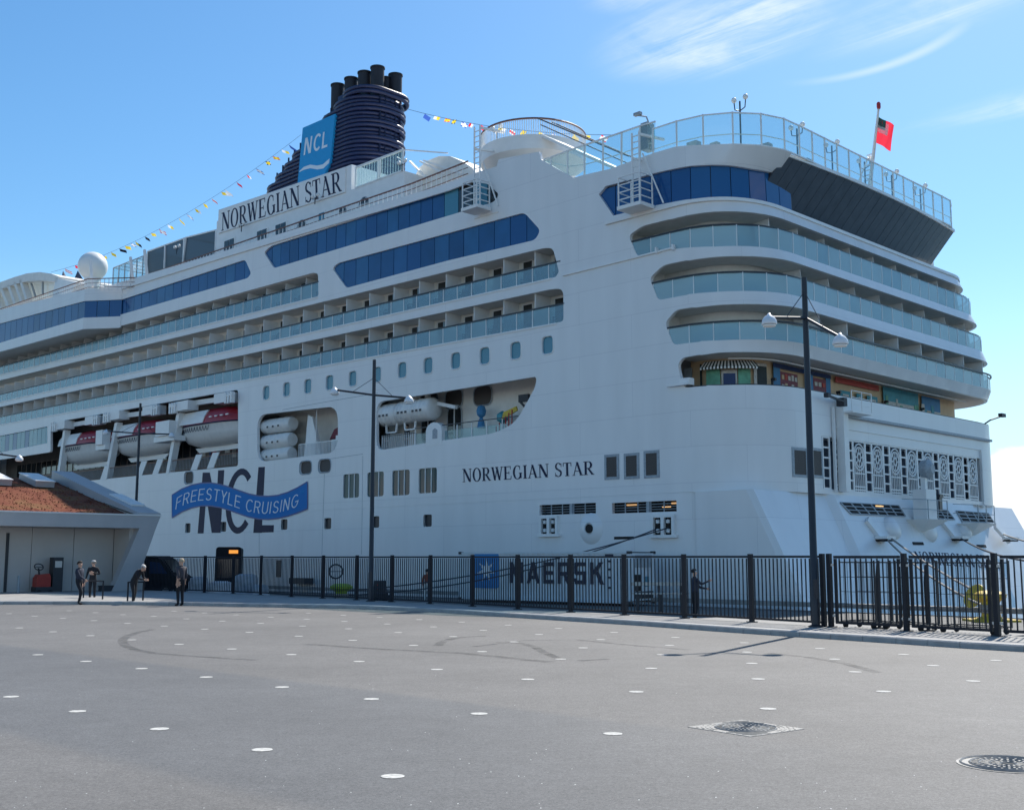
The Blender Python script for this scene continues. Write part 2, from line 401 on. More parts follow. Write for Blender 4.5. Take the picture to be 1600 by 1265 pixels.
def copy_thing(root, loc, rz, label, group=None):
    r = root.copy(); COL.objects.link(r); r.location = loc; r.rotation_euler = (0, 0, rz); r['label'] = label
    if group: r['group'] = group
    for ch in root.children:
        c = ch.copy(); COL.objects.link(c); c.parent = r
        for g in ch.children:
            d = g.copy(); COL.objects.link(d); d.parent = c
    return r

# ------------------------------------------------------------------ survey: bearings from the photograph met with real surfaces
CAM = np.array([0, 0, HC])
def ray(px, py):
    a, b, c = px - 800., F, 632.5 - py
    return np.array([a, b * CT - c * ST, b * ST + c * CT])
def G(px, py, z=0.0):                      # on a level plane
    r = ray(px, py); t = (z - HC) / r[2]; return Vector(CAM + r * t)
def AT(px, py, Y):                         # at a distance Y in front of the camera
    r = ray(px, py); return Vector(CAM + r * (Y / r[1]))
ANG = math.radians(45.0)
ES = np.array([-math.sin(ANG), math.cos(ANG), 0]); EW = np.array([math.cos(ANG), math.sin(ANG), 0])
_O0 = np.array([14.7436, 60.3193, 0.0])
SO = _O0 + ES * 2.3                        # ship origin: port side meets transom; local x = aft, y = starboard
KS = 0.915                                  # survey metres -> real metres (fixed by where the ship's shadow falls)
SHIP_LOC = Vector(CAM + KS * (SO - CAM))
def toship(p):
    d = (np.array(p) - CAM) / KS + CAM - SO; return np.array([-np.dot(d, ES), np.dot(d, EW), d[2]])
def toworld(p):
    return Vector(CAM + KS * (SO - ES * p[0] + EW * p[1] + np.array([0, 0, p[2]]) - CAM))
CL = toship(CAM)
def rl(px, py):
    r = ray(px, py); return np.array([-np.dot(r, ES), np.dot(r, EW), r[2]])
def YP(px, py, y=0.0):                     # ship plane parallel to the centre line -> (x, z)
    r = rl(px, py); t = (y - CL[1]) / r[1]; q = CL + r * t; return q[0], q[2]
def XP(px, py, x=0.0):                     # ship plane across the ship -> (y, z)
    r = rl(px, py); t = (x - CL[0]) / r[0]; q = CL + r * t; return q[1], q[2]
def ZP(px, py, z):
    r = rl(px, py); t = (z - CL[2]) / r[2]; q = CL + r * t; return q[0], q[1]
R0, B0 = 5.0, 34.8
U1 = -R0 + R0 * PI / 2; U2 = U1 + B0 - 2 * R0; U3 = U2 + R0 * PI / 2
A_TAB = [(-5, 0), (13.7, 0), (14.3, .40), (15.6, .4), (17, .05), (19, -.1), (20, -.45), (21.3, -.45), (22.2, -1.0), (24.9, -1.1), (25.6, 0.0), (30, 0)]
B_TAB = [(-5, 34.8), (15.5, 34.8), (17, 34.2), (18.5, 34.0), (20, 33.2), (21, 33.1), (22.3, 32.8), (24.8, 32.4), (25.3, 30.2), (30, 30.0)]
def tab(t, z): return float(np.interp(z, [p[0] for p in t], [p[1] for p in t]))
def plan(u):
    if u <= -R0: return u, 0.0, 0.0, -1.0
    if u <= U1:
        a = (u + R0) / R0; return -R0 + R0 * math.sin(a), R0 - R0 * math.cos(a), math.sin(a), -math.cos(a)
    if u <= U2: return 0.0, R0 + u - U1, 1.0, 0.0
    if u <= U3:
        a = (u - U2) / R0; return -R0 + R0 * math.cos(a), B0 - R0 + R0 * math.sin(a), math.cos(a), math.sin(a)
    return -R0 - (u - U3), B0, 0.0, 1.0
def wt(u):
    t = min(1, max(0, (u + R0) / (U1 + R0))); return t * t * (3 - 2 * t)
def P(u, z, d=0.0):
    x, y, nx, ny = plan(u)
    if u > U1: y = R0 + (y - R0) * (tab(B_TAB, z) - R0) / (B0 - R0)
    return Vector((x + tab(A_TAB, z) * wt(u) - nx * d, y - ny * d, z))
def nrm(u):
    x, y, nx, ny = plan(u); return Vector((nx, ny, 0))
_US = np.concatenate([np.arange(-170, -6, 1.0), np.arange(-6, U3 + 1, 0.15)])
def uv(px, py, d=0.0):                     # bearing met with the ship's shell (inset d) -> (u, z)
    r = rl(px, py); z = 12.0
    for _ in range(6):
        pts = np.array([P(u, z, d)[:2] for u in _US]) - CL[:2]
        cr = r[0] * pts[:, 1] - r[1] * pts[:, 0]
        ks = np.nonzero(cr[:-1] * cr[1:] <= 0)[0]; best = None
        for k in ks:
            f = cr[k] / (cr[k] - cr[k + 1]); q = pts[k] + (pts[k + 1] - pts[k]) * f
            t = q.dot(r[:2]) / r[:2].dot(r[:2])
            if t > 0 and (best is None or t < best[0]): best = (t, _US[k] + (_US[k + 1] - _US[k]) * f)
        if best is None: return None
        z2 = CL[2] + best[0] * r[2]
        if abs(z2 - z) < 1e-3: break
        z = z2
    return best[1], z2
def sv(px, py):                            # fast version on the flat side
    x, z = YP(px, py); return x, z
def line(p, q):                            # straight line in (u, z) through two surveyed points
    (a, b), (c, d) = p, q; m = (d - b) / (c - a); return lambda u: b + m * (u - a)
def rounded(pts, r, n=4):                  # round the corners of a polygon in (u, z)
    out = []; k = len(pts)
    for i in range(k):
        p = Vector(pts[i]); a = Vector(pts[i - 1]) - p; b = Vector(pts[(i + 1) % k]) - p
        rr = min(r, a.length * .45, b.length * .45)
        pa, pb = p + a.normalized() * rr, p + b.normalized() * rr
        for j in range(n + 1):
            t = j / n; out.append(tuple(pa * (1 - t) ** 2 + p * 2 * t * (1 - t) + pb * t * t))
    return out
def inside(poly, x, y):
    c = False; n = len(poly); j = n - 1
    for i in range(n):
        xi, yi = poly[i]; xj, yj = poly[j]
        if (yi > y) != (yj > y) and x < (xj - xi) * (y - yi) / (yj - yi) + xi: c = not c
        j = i
    return c
def dens(loop, step=0.7, lo=-6.0):
    out = []
    for i in range(len(loop)):
        a, b = loop[i], loop[(i + 1) % len(loop)]; out.append(tuple(a))
        if max(a[0], b[0]) > lo:
            n = int(abs(b[0] - a[0]) / step)
            for k in range(1, n + 1):
                t = k / (n + 1); out.append((a[0] + (b[0] - a[0]) * t, a[1] + (b[1] - a[1]) * t))
    return out
def shell(name, outer, holes, mt, parent, thick=0.22, pf=P):
    loops = [dens(outer)] + [dens(h) for h in holes]
    vs, es = [], []
    for l in loops:
        b = len(vs); vs += [Vector(p) for p in l]; es += [(b + i, b + (i + 1) % len(l)) for i in range(len(l))]
    zs = [p[1] for p in outer]
    u = -6.0
    umax = max(p[0] for p in outer)
    while u < umax:
        z = min(zs) + .37
        while z < max(zs):
            if inside(loops[0], u, z) and not any(inside(h, u, z) for h in loops[1:]): vs.append(Vector((u, z)))
            z += 1.31
        u += 0.7 if (u < U1 + .5 or (u > U2 - .5 and u < U3 + 1)) else 3.0
    V, Ed, Fc, *_ = delaunay_2d_cdt(vs, es, [], 0, 1e-5)
    mb = MB(); keep = []
    for f in Fc:
        cx_ = sum(V[i].x for i in f) / 3; cz_ = sum(V[i].y for i in f) / 3
        if inside(loops[0], cx_, cz_) and not any(inside(h, cx_, cz_) for h in loops[1:]): keep.append(tuple(f))
    mb.add([pf(p.x, p.y) for p in V], keep)
    for l in loops:
        n = len(l); a = [pf(p[0], p[1]) for p in l]; c = [pf(p[0], p[1], thick) for p in l]
        mb.add(a + c, [(i, (i + 1) % n, n + (i + 1) % n, n + i) for i in range(n)])
    me = bpy.data.meshes.new(name); me.from_pydata(mb.v, [], mb.f); me.materials.append(mt)
    me.polygons.foreach_set('use_smooth', [True] * len(me.polygons)); me.set_sharp_from_angle(angle=math.radians(35))
    return link(name, me, parent)
def steps(u0, u1):
    out = [u0]; u = u0
    while u < u1 - 1e-6:
        s = 4.0 if u < -8 else (0.6 if u < U1 or u > U2 - .6 else 2.0)
        u = min(u + s, u1); out.append(u)
    return out
def band(mb, u0, u1, zl, zh, d):           # wall strip following the shell at inset d
    us = steps(u0, u1)
    for a, b in zip(us[:-1], us[1:]):
        mb.face([P(a, zl(a), d), P(b, zl(b), d), P(b, zh(b), d), P(a, zh(a), d)])
def slab(mb, u0, u1, z, d0, d1, t=0.12):   # deck strip following the shell, between insets d0 and d1
    us = steps(u0, u1)
    for a, b in zip(us[:-1], us[1:]):
        mb.hexa([P(a, z(a), d0), P(b, z(b), d0), P(b, z(b), d1), P(a, z(a), d1)],
                [P(a, z(a) - t, d0), P(b, z(b) - t, d0), P(b, z(b) - t, d1), P(a, z(a) - t, d1)])
def railtube(mb, u0, u1, z, d, w=.06, h=.06):
    us = steps(u0, u1)
    for a, b in zip(us[:-1], us[1:]): mb.bar(P(a, z(a), d), P(b, z(b), d), w, h)
# ================================================================== SETTING
def asphalt():
    m = mat('asphalt', (0.1, 0.1, 0.1), 0.7, spec=0.3)
    nt = m.node_tree; b = nt.nodes['Principled BSDF']; N = nt.nodes.new; L = nt.links.new
    t = N('ShaderNodeTexCoord')
    def noise(sc, det, ro=0.6):
        n = N('ShaderNodeTexNoise'); n.inputs['Scale'].default_value = sc; n.inputs['Detail'].default_value = det
        n.inputs['Roughness'].default_value = ro; L(t.outputs['Object'], n.inputs['Vector']); return n.outputs['Fac']
    def rng(v, a, b_, c, d, smooth=False):
        n = N('ShaderNodeMapRange'); n.inputs['From Min'].default_value = a; n.inputs['From Max'].default_value = b_
        n.inputs['To Min'].default_value = c; n.inputs['To Max'].default_value = d
        if smooth: n.interpolation_type = 'SMOOTHSTEP'
        L(v, n.inputs['Value']); return n.outputs[0]
    def mul(a, b_):
        n = N('ShaderNodeMath'); n.operation = 'MULTIPLY'; L(a, n.inputs[0])
        if isinstance(b_, float): n.inputs[1].default_value = b_
        else: L(b_, n.inputs[1])
        return n.outputs[0]
    v = mul(rng(noise(0.22, 4), .3, .7, .86, 1.12), rng(noise(2.2, 5), .3, .7, .93, 1.07))
    v = mul(v, rng(noise(38, 5, .85), .3, .7, .45, 1.55))
    v = mul(v, rng(noise(130, 3, .85), .3, .7, .5, 1.5))
    v = mul(v, rng(noise(7, 5, .75), .3, .7, .88, 1.12))
    v = mul(v, rng(noise(17, 6, .85), .3, .7, .68, 1.32))
    # an older, greyer paving lane crossing the foreground between two long joints
    sp = N('ShaderNodeSeparateXYZ'); L(t.outputs['Object'], sp.inputs[0])
    def lane(nx_, ny_, c, w0, w1):
        a = N('ShaderNodeMath'); a.operation = 'MULTIPLY'; L(sp.outputs[0], a.inputs[0]); a.inputs[1].default_value = nx_
        c_ = N('ShaderNodeMath'); c_.operation = 'MULTIPLY_ADD'; L(sp.outputs[1], c_.inputs[0]); c_.inputs[1].default_value = ny_
        L(a.outputs[0], c_.inputs[2])
        return rng(c_.outputs[0], c + w0, c + w1, 0, 1, True)
    p, q = G(0, 1008), G(800, 1108); d = (q - p).normalized(); n1 = (-d.y, d.x); c1 = n1[0] * p.x + n1[1] * p.y
    p, q = G(0, 1140), G(430, 1245); d = (q - p).normalized(); n2 = (-d.y, d.x); c2 = n2[0] * p.x + n2[1] * p.y
    la = lane(n1[0], n1[1], c1, -.1, .25)        # 1 beyond the far joint
    lb = lane(n2[0], n2[1], c2, -.30, .2)        # 1 beyond the near joint
    inv = N('ShaderNodeMath'); inv.operation = 'SUBTRACT'; inv.inputs[0].default_value = 1; L(la, inv.inputs[1])
    fade = rng(sp.outputs[0], -1.0, 5.0, 1.0, 0.0, True)
    lane_f = mul(mul(inv.outputs[0], lb), fade)
    mx = N('ShaderNodeMix'); mx.data_type = 'RGBA'; L(lane_f, mx.inputs['Factor'])
    mx.inputs[6].default_value = (0.147, 0.141, 0.134, 1); mx.inputs[7].default_value = (0.120, 0.121, 0.122, 1)
    sc = N('ShaderNodeVectorMath'); sc.operation = 'SCALE'; L(mx.outputs[2], sc.inputs[0]); L(v, sc.inputs['Scale'])
    L(sc.outputs[0], b.inputs['Base Color'])
    bp = N('ShaderNodeBump'); bp.inputs['Strength'].default_value = 0.5; bp.inputs['Distance'].default_value = 0.012
    L(noise(90, 4, .75), bp.inputs['Height']); L(bp.outputs[0], b.inputs['Normal'])
    return m
def water():
    m = mat('harbour_water', (0.015, 0.04, 0.06), 0.08, spec=0.5, bump=0.35, bscale=0.8)
    return m
def sheet(name, poly, z, mt):
    mb = MB(); mb.face([(p[0], p[1], z) for p in poly]); return struct(mb.build(name, mt))
QZ = -0.42
# kerb line (front foot of the kerb) from far left to right, on the apron
KPX = [(-340, 944), (120, 944), (300, 946), (440, 948.5), (560, 951), (680, 956), (790, 963.5), (1000, 977), (1120, 986), (1250, 995), (1400, 1005), (1500, 1012), (1600, 1018), (1750, 1029)]
KERB = [G(*p) for p in KPX]
d_end = (KERB[-1] - KERB[-2]).normalized()
KERB += [KERB[-1] + d_end * 6, KERB[-1] + d_end * 30]
KERB = [KERB[0] + Vector((-40, 25, 0))] + KERB
def offset(pl, w):
    out = []
    for i, p in enumerate(pl):
        d = (pl[min(i + 1, len(pl) - 1)] - pl[max(i - 1, 0)]).normalized(); out.append(Vector((p.x - d.y * w, p.y + d.x * w, p.z)))
    return out
# fence line (foot of the posts, on the pavement)
PZ = 0.13
FPX = [(226, 922), (319, 925.5), (364, 927), (407, 929), (455, 932), (504, 934.5), (557, 937), (612, 940), (672, 943), (738, 947), (809, 951.5), (892, 956), (976, 960.5), (1070, 965.5), (1175, 971.5), (1288, 978.5), (1417, 985.5), (1559.5, 993.5)]
FENCE = [G(px, py, PZ) for px, py in FPX]
fd = (FENCE[-1] - FENCE[-2])
FENCE += [FENCE[-1] + fd, FENCE[-1] + fd * 2, FENCE[-1] + fd * 3]
back = offset(FENCE, 0.35)
# quay apron (asphalt), pavement, quay, sea
far_l = FENCE[0] + Vector((-30, 18, 0))
back = [far_l] + back
apron = sheet('asphalt_apron', [(-90, -25), (60, -25), (60, KERB[-1].y)] + [(p.x, p.y) for p in reversed(KERB)] + [(-90, KERB[0].y)], 0.0, asphalt())
pav = MB(); ki = offset(KERB, 0.30)
b_ = [(p.x, p.y, PZ) for p in ki]; t_ = [(p.x, p.y, PZ) for p in back]
pav.face(b_ + [(t_[-1][0] + 12, t_[-1][1], PZ)] + t_[::-1]); struct(pav.build('pavement', M['concrete']))
sheet('pavement_base', [(p.x, p.y) for p in KERB] + [(back[-1].x + 14, back[-1].y)] + [(p.x, p.y) for p in reversed(back)], -0.02, M['concrete'])
def wp(x, y): v = toworld((x, y, 0)); return (v.x, v.y)
edge_y = -1.7
qp = [wp(90, edge_y), wp(-160, edge_y)] + [(-160, 60), (-160, 40)] + [(p.x, p.y) for p in back] + [(back[-1].x + 30, back[-1].y - 20), (60, -24), (120, -24)]
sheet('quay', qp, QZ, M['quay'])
qb = MB()
for p, q in zip(back[:-1], back[1:]): qb.face([(p.x, p.y, PZ), (q.x, q.y, PZ), (q.x, q.y, QZ - .05), (p.x, p.y, QZ - .05)])
struct(qb.build('pavement_bank', M['concrete']))
qe = MB()
for x0 in range(-150, 60, 3):
    a = toworld((x0 + 1.5, edge_y - .3, QZ + .09)); qe.box(a, (2.97, .6, .2), (Vector(-ES), Vector(EW), Vector((0, 0, 1))))
struct(qe.build('quay_coping', M['concrete']))
qw = MB(); a, b2 = toworld((90, edge_y + .001, 0)), toworld((-160, edge_y + .001, 0))
qw.face([(a.x, a.y, QZ), (b2.x, b2.y, QZ), (b2.x, b2.y, -6), (a.x, a.y, -6)]); struct(qw.build('quay_wall', M['concrete']))
sheet('sea', [(-3000, -300), (3000, -300), (3000, 4500), (-3000, 4500)], -2.6, water())
# kerb stones: one per metre where they can be told apart
kroot = struct(link('kerb', None))
acc = 0.0; segs = []
for p, q in zip(KERB[:-1], KERB[1:]):
    L_ = (q - p).length; n = max(1, round(L_ / 1.0))
    if L_ > 20: n = max(1, round(L_ / 8))
    for k in range(n): segs.append((p + (q - p) * (k / n), p + (q - p) * ((k + 1) / n)))
for i, (p, q) in enumerate(segs):
    d = (q - p); L_ = d.length; d.normalize(); nrm_ = Vector((-d.y, d.x, 0))
    mb = MB(); h = PZ + 0.012 + random.uniform(-.003, .003); L2 = L_ - 0.012; c = (p + q) / 2 + nrm_ * .15
    prof = [(-.15, 0), (-.15, h - .03), (-.12, h), (.148, h), (.148, 0)]
    r1 = [Vector((0, 0, z)) - d * (L2 / 2) + nrm_ * y for y, z in prof]; r2 = [Vector((0, 0, z)) + d * (L2 / 2) + nrm_ * y for y, z in prof]
    mb.hexa(r1, r2); mb.build('kerbstone', M['granite'], kroot, loc=c)

# painted dots on the asphalt, rows continued beyond what the photo lets one see
dm = MB(); dm.lathe((0, 0, 0), [(0.108, 0.0), (0.108, 0.001)], 20)
dme = dm.mesh('dot_marking', M['dot'])
def dots():
    rows = [((613.5, 1212.5), (17, 1088.2), 4, 9), ((957.5, 1146), (59, 1022.6), 7, 13), ((1200, 1107), (30, 980.7), 11, 13),
            ((1380.5, 1080), (256.5, 977.7), 10, 15), ((1520.5, 1063.7), (544.5, 982), 8, 15)]
    H = [G(*r[0]) for r in rows]
    # lattice: measured homography of the row starts and ends on level ground
    a = G(613.5, 1212.5); b = G(957.5, 1146); c = G(409.5, 1171)
    pts = []
    return rows
DOTS = {1: [(613.5, 1212.5), (409.5, 1171), (249, 1138.5), (121, 1111), (17, 1088.2)],
2: [(957.5, 1146), (748.5, 1114.7), (580, 1091.8), (440.5, 1073.2), (322, 1057.5), (221, 1044.2), (134, 1033), (59, 1022.6)],
3: [(1200, 1107), (994, 1080.5), (824.5, 1061), (682.5, 1045.6), (560.8, 1033.1), (455, 1022.3), (362, 1013.6), (279.5, 1006.2), (206, 999.3), (141, 992.8), (82.5, 986.7), (30, 980.7)],
4: [(1380.5, 1080), (1184.5, 1060.5), (1017.5, 1043.8), (876, 1029.3), (753, 1017.7), (646, 1008), (551, 1000), (466.5, 993.5), (389.5, 987.5), (319.7, 982.5), (256.5, 977.7), (199, 973.6), (146.5, 969.2), (98, 965.6), (54, 962.2), (14, 958.4)],
5: [(1520.5, 1063.7), (1336, 1049.4), (1174.5, 1036), (1034, 1022.7), (911, 1011.8), (803, 1002.5), (708, 994.2), (622, 987.8), (544.5, 982), (472.5, 977.7), (407, 973.6), (347, 970), (291, 966.5), (240, 962.6), (192, 960), (149, 956.8), (108, 953.8)],
6: [(1458, 1039.6), (1304, 1029.5), (1167, 1018.5), (1046, 1008), (938.5, 999), (842, 990.8), (755, 984.4), (677, 979), (605, 974.5), (538, 970.5), (479, 967), (423, 963.8), (369, 960.3), (319, 957.3), (272, 954.5)],
7: [(1556, 1031.5), (1411.5, 1022), (1281, 1013), (1163, 1004), (1055, 995.4), (959.5, 987.7), (872.5, 981.5), (794, 976.3), (721, 971.5), (655, 967.6), (593, 964), (536, 961), (482, 957.5)]}
for r in DOTS:
    for px, py in DOTS[r]:
        p = G(px, py); link('dot_marking', dme, apron, (p.x, p.y, 0.004))
# drains
def drain(c, square, rz, label):
    t = thing('manhole_drain' if square else 'drain_cover', label, 'drain cover', (c.x, c.y, 0.0), rz)
    mb = MB(); z = .006
    if square:
        s = .47
        mb.prism([(-s, -s, 0), (s, -s, 0), (s, s, 0), (-s, s, 0)], (0, 0, z))
    else: mb.lathe((0, 0, 0), [(.47, 0), (.47, z)], 40)
    mb.build('frame', M['iron'], t)
    d = MB(); d.lathe((0, 0, z), [(.36, -.001), (.36, .001)], 40); d.build('pit', M['iron_dark'], t)
    g = MB()
    for r in (.075, .17, .265, .345):
        pts = [(r * math.cos(k * PI / 18), r * math.sin(k * PI / 18), z + .003) for k in range(36)]
        g.tube(pts, .011, 4, closed=True)
    for k in range(28):
        a = k * 2 * PI / 28
        for r0, r1 in ((.075, .17), (.18, .265), (.275, .345)):
            if k % 2 and r0 < .1: continue
            g.bar((r0 * math.cos(a), r0 * math.sin(a), z + .003), (r1 * math.cos(a), r1 * math.sin(a), z + .003), .020, .006)
    g.build('grate', M['iron_grate'], t)
    rb = MB()
    if square:
        for q in range(4):
            for r in (.40, .45, .50, .555, .61):
                pts = [(r * math.cos(t_), r * math.sin(t_), z + .002) for t_ in [PI / 4 + q * PI / 2 + (k - 8) * .07 for k in range(17)]]
                pts = [p for p in pts if abs(p[0]) < .45 and abs(p[1]) < .45]
                for p, p2 in zip(pts[:-1], pts[1:]): rb.bar(p, p2, .018, .006)
    else:
        pts = [(.43 * math.cos(k * PI / 20), .43 * math.sin(k * PI / 20), z + .003) for k in range(40)]
        rb.tube(pts, .012, 4, closed=True)
    stuff(rb.build('rim_ribs', M['iron_grate'], t))
drain(G(1165, 1137), True, math.radians(38), 'square cast iron drain with a round grate set in the asphalt')
drain(G(1576, 1194), False, 0.3, 'round iron drain cover in the asphalt at the lower right')
# tyre marks and white chips in place of glints on the asphalt
def tyre(pts, w, m_):
    mb = MB(); P_ = [G(*p) for p in pts]; n = len(P_)
    for i in range(n - 1):
        d = (P_[i + 1] - P_[i]).normalized(); q = Vector((-d.y, d.x, 0)) * w / 2
        d2 = (P_[min(i + 2, n - 1)] - P_[min(i + 1, n - 2)]).normalized(); q2 = Vector((-d2.y, d2.x, 0)) * w / 2
        mb.face([P_[i] - q, P_[i] + q, P_[i + 1] + q2, P_[i + 1] - q2])
    o = mb.build('tyre_mark', m_, apron); o.location.z = .004 - 0
def tyre_mat():
    m = bpy.data.materials.new('tyre_rubber_film'); m.use_nodes = True; nt = m.node_tree; b = nt.nodes['Principled BSDF']
    b.inputs['Base Color'].default_value = (.05, .05, .05, 1); b.inputs['Roughness'].default_value = .8
    t = nt.nodes.new('ShaderNodeTexCoord'); n = nt.nodes.new('ShaderNodeTexNoise'); n.inputs['Scale'].default_value = 3; n.inputs['Detail'].default_value = 6
    nt.links.new(t.outputs['Object'], n.inputs['Vector']); r = nt.nodes.new('ShaderNodeMapRange')
    r.inputs['From Min'].default_value = .35; r.inputs['From Max'].default_value = .75; r.inputs['To Min'].default_value = .05; r.inputs['To Max'].default_value = .5
    nt.links.new(n.outputs['Fac'], r.inputs['Value']); nt.links.new(r.outputs[0], b.inputs['Alpha']); return m
TM = tyre_mat()
tyre([(238, 983), (215, 988), (200, 993), (192, 998), (191, 1003), (197, 1009), (212, 1015), (240, 1020), (275, 1023), (320, 1026), (400, 1031)], .22, TM)
tyre([(760, 993), (725, 995), (705, 998), (690, 1003), (683, 1009)], .22, TM)
tyre([(775, 1003), (810, 1004), (835, 1010), (850, 1019), (870, 1027), (905, 1032), (950, 1029)], .2, TM)
tyre([(740, 1010), (820, 1000), (900, 999), (990, 1008), (1080, 1015)], .2, TM)
tyre([(1200, 1020), (1260, 1026), (1320, 1036), (1370, 1050)], .2, TM)
tyre([(480, 1006), (600, 1014), (720, 1020), (860, 1034)], .3, TM)
pb = MB()
for k in range(150):
    px, py = random.uniform(0, 1600), 1000 + 265 * random.random() ** .6
    p = G(px, py); r = random.uniform(.004, .009)
    pb.add([p + Vector((r, 0, 0)), p + Vector((-r * .6, r, 0)), p + Vector((-r * .6, -r, 0)), p + Vector((0, 0, r * .35))], [(0, 1, 3), (1, 2, 3), (2, 0, 3)])
o = pb.build('glint_chips', M['coping']); stuff(o)  # white pieces added to stand in for sparkles of light on the asphalt

# ================================================================== TERMINAL BUILDING
def building():
    D0 = HC * 1815 / 55.0; f0 = AT(188, 926, D0); f0.z = 0
    t = thing('terminal_building', 'low grey terminal building with a red sedum roof and slanted end fin', 'building', f0, PI / 4)
    # local: x along the facade (right, towards the water), y away from the camera (along the ship), z up
    def lf(px, py, y=0.0):       # bearing met with the local plane y = const -> (x, z)
        r = ray(px, py); rx = (r[0] + r[1]) / math.sqrt(2); ry = (-r[0] + r[1]) / math.sqrt(2)
        c = -np.array(f0); cx_ = (c[0] + c[1]) / math.sqrt(2); cy_ = (-c[0] + c[1]) / math.sqrt(2)
        k = (y - cy_) / ry; return cx_ + rx * k, HC + r[2] * k
    xc, zc = lf(251, 805); zt0 = lf(0, 797)[1]; zt = (zc + zt0) / 2; zb = lf(0, 820)[1]; x_in, z_in = lf(218, 825.6)
    xb0, xb1 = lf(174, 924)[0], lf(205, 928)[0]
    zb = (zb + z_in) / 2; XL = -34
    fm = MB(); fm.prism([(XL, 0, zb), (xc - (zt - zb) * .35, 0, zb), (xc, 0, zt - .06), (XL, 0, zt - .06)], (0, .55, 0)); fm.build('fascia', M['fascia'], t)
    cp = MB(); cp.box(((XL + xc) / 2, .29, zt - .02), (xc - XL + .06, .66, .075)); cp.build('coping', M['coping'], t)
    fin = MB(); fin.prism([(xb0, .0, -.0), (xb1 + .1, .0, -.0), (xc - (zt - zb) * .35 , .0, zb - .003), (x_in, .0, zb - .003)], (0, .55, 0)); fin.build('slanted_fin', M['fascia'], t)
    # recessed wall of upright panels
    yw = 2.4; wall = MB(); wall.box(((XL + x_in + .6) / 2, yw + .3, zb / 2 + .1), (x_in + .6 - XL, .3, zb + .2)); wall.build('wall', M['grey_dark'], t)
    xw = x_in - .3; k = 0
    xd = lf(10, 880, yw)[0]
    edges = []
    x = xw
    while x > XL: edges.append(x); x -= 2.35
    for a, b in zip(edges[:-1], edges[1:]):
        pm = MB(); pm.box(((a + b) / 2, yw + .08, zb / 2), (a - b - .03, .1, zb - .02)); pm.build('wall_panel', M['facade'], t)
    dj = MB(); dj.box((xd, yw + .01, zb / 2 - .15), (.14, .1, zb - .35)); dj.build('door_joint', M['grey_dark'], t)
    so = MB(); so.face([(XL, .55, zb + .002), (x_in + .3, .55, zb + .002), (x_in + .3, yw + .4, zb + .002), (XL, yw + .4, zb + .002)]); so.build('soffit', M['fascia'], t)
    # end return wall, behind the fin
    rw = MB(); rw.prism([(x_in - .3, .56, 0), (x_in + .1, .56, 0), (x_in + .1, yw, 0), (x_in - .3, yw, 0)], (0, 0, zb)); rw.build('return_wall', M['facade'], t)
    # roof
    YR = 13.5; zr = None
    # ridge apex on the line x = xc - .0 : choose depth by bearing
    best = None
    for yy in np.arange(6, 30, .1):
        x_, z_ = lf(86, 744, yy)
        if best is None or abs(x_ - (xc - 1.1)) < best[0]: best = (abs(x_ - (xc - 1.1)), yy, z_)
    YR, zr = best[1], best[2]
    rf = MB(); n = 60; mgrid = []
    x0, x1 = XL, xc - 1.35
    nx_, ny_ = 90, 40
    for j in range(ny_ + 1):
        for i in range(nx_ + 1):
            y = .62 + (YR - .62) * j / ny_; x = x0 + (x1 - x0) * i / nx_
            z = zt - .12 + (zr - zt - .1) * (j / ny_) + random.uniform(-.025, .025)
            mgrid.append((x, y, z))
    rf.add(mgrid, [(j * (nx_ + 1) + i, j * (nx_ + 1) + i + 1, (j + 1) * (nx_ + 1) + i + 1, (j + 1) * (nx_ + 1) + i) for j in range(ny_) for i in range(nx_)])
    sm = mat('sedum', (0.15, 0.052, 0.032), 0.95, spec=0.1)
    nt = sm.node_tree; b = nt.nodes['Principled BSDF']; tcn = nt.nodes.new('ShaderNodeTexCoord')
    n1 = nt.nodes.new('ShaderNodeTexNoise'); n1.inputs['Scale'].default_value = .55; n1.inputs['Detail'].default_value = 9; n1.inputs['Roughness'].default_value = .7
    nt.links.new(tcn.outputs['Object'], n1.inputs[0]); cr = nt.nodes.new('ShaderNodeValToRGB'); el = cr.color_ramp.elements
    el[0].position = .3; el[0].color = (.10, .030, .02, 1); el[1].position = .72; el[1].color = (.19, .13, .055, 1)
    e = el.new(.5); e.color = (.19, .068, .04, 1)
    nt.links.new(n1.outputs['Fac'], cr.inputs[0]); nt.links.new(cr.outputs[0], b.inputs['Base Color'])
    ro = rf.build('sedum_roof', sm, t, smooth=80)
    tu = MB()                                   # sedum tufts
    for k in range(3500):
        x = random.uniform(max(x0, -16), x1); y = .7 + (YR - .8) * random.random(); f = (y - .62) / (YR - .62)
        z = zt - .12 + (zr - zt - .1) * f; s = random.uniform(.02, .055); a = random.uniform(0, PI)
        tu.add([(x - s * math.cos(a), y - s * math.sin(a), z), (x + s * math.cos(a), y + s * math.sin(a), z), (x + random.uniform(-.05, .05), y, z + s * 1.5)], [(0, 1, 2)])
    stuff(tu.build('sedum_tufts', sm, t))
    # raised white verge along the right edge
    vg = MB()
    vg.hexa([Vector(p) for p in ((x1 + .01, .0, zt - .05), (xc, .0, zt - .05), (xc, .0, zt + .1), (x1 + .01, .0, zt + .1))],
            [Vector(p) for p in ((x1 + .01, YR, zr - .5), (xc, YR, zr - .5), (xc, YR, zr + .35), (x1 + .01, YR, zr + .35))])
    vg.build('verge', M['fascia'], t)
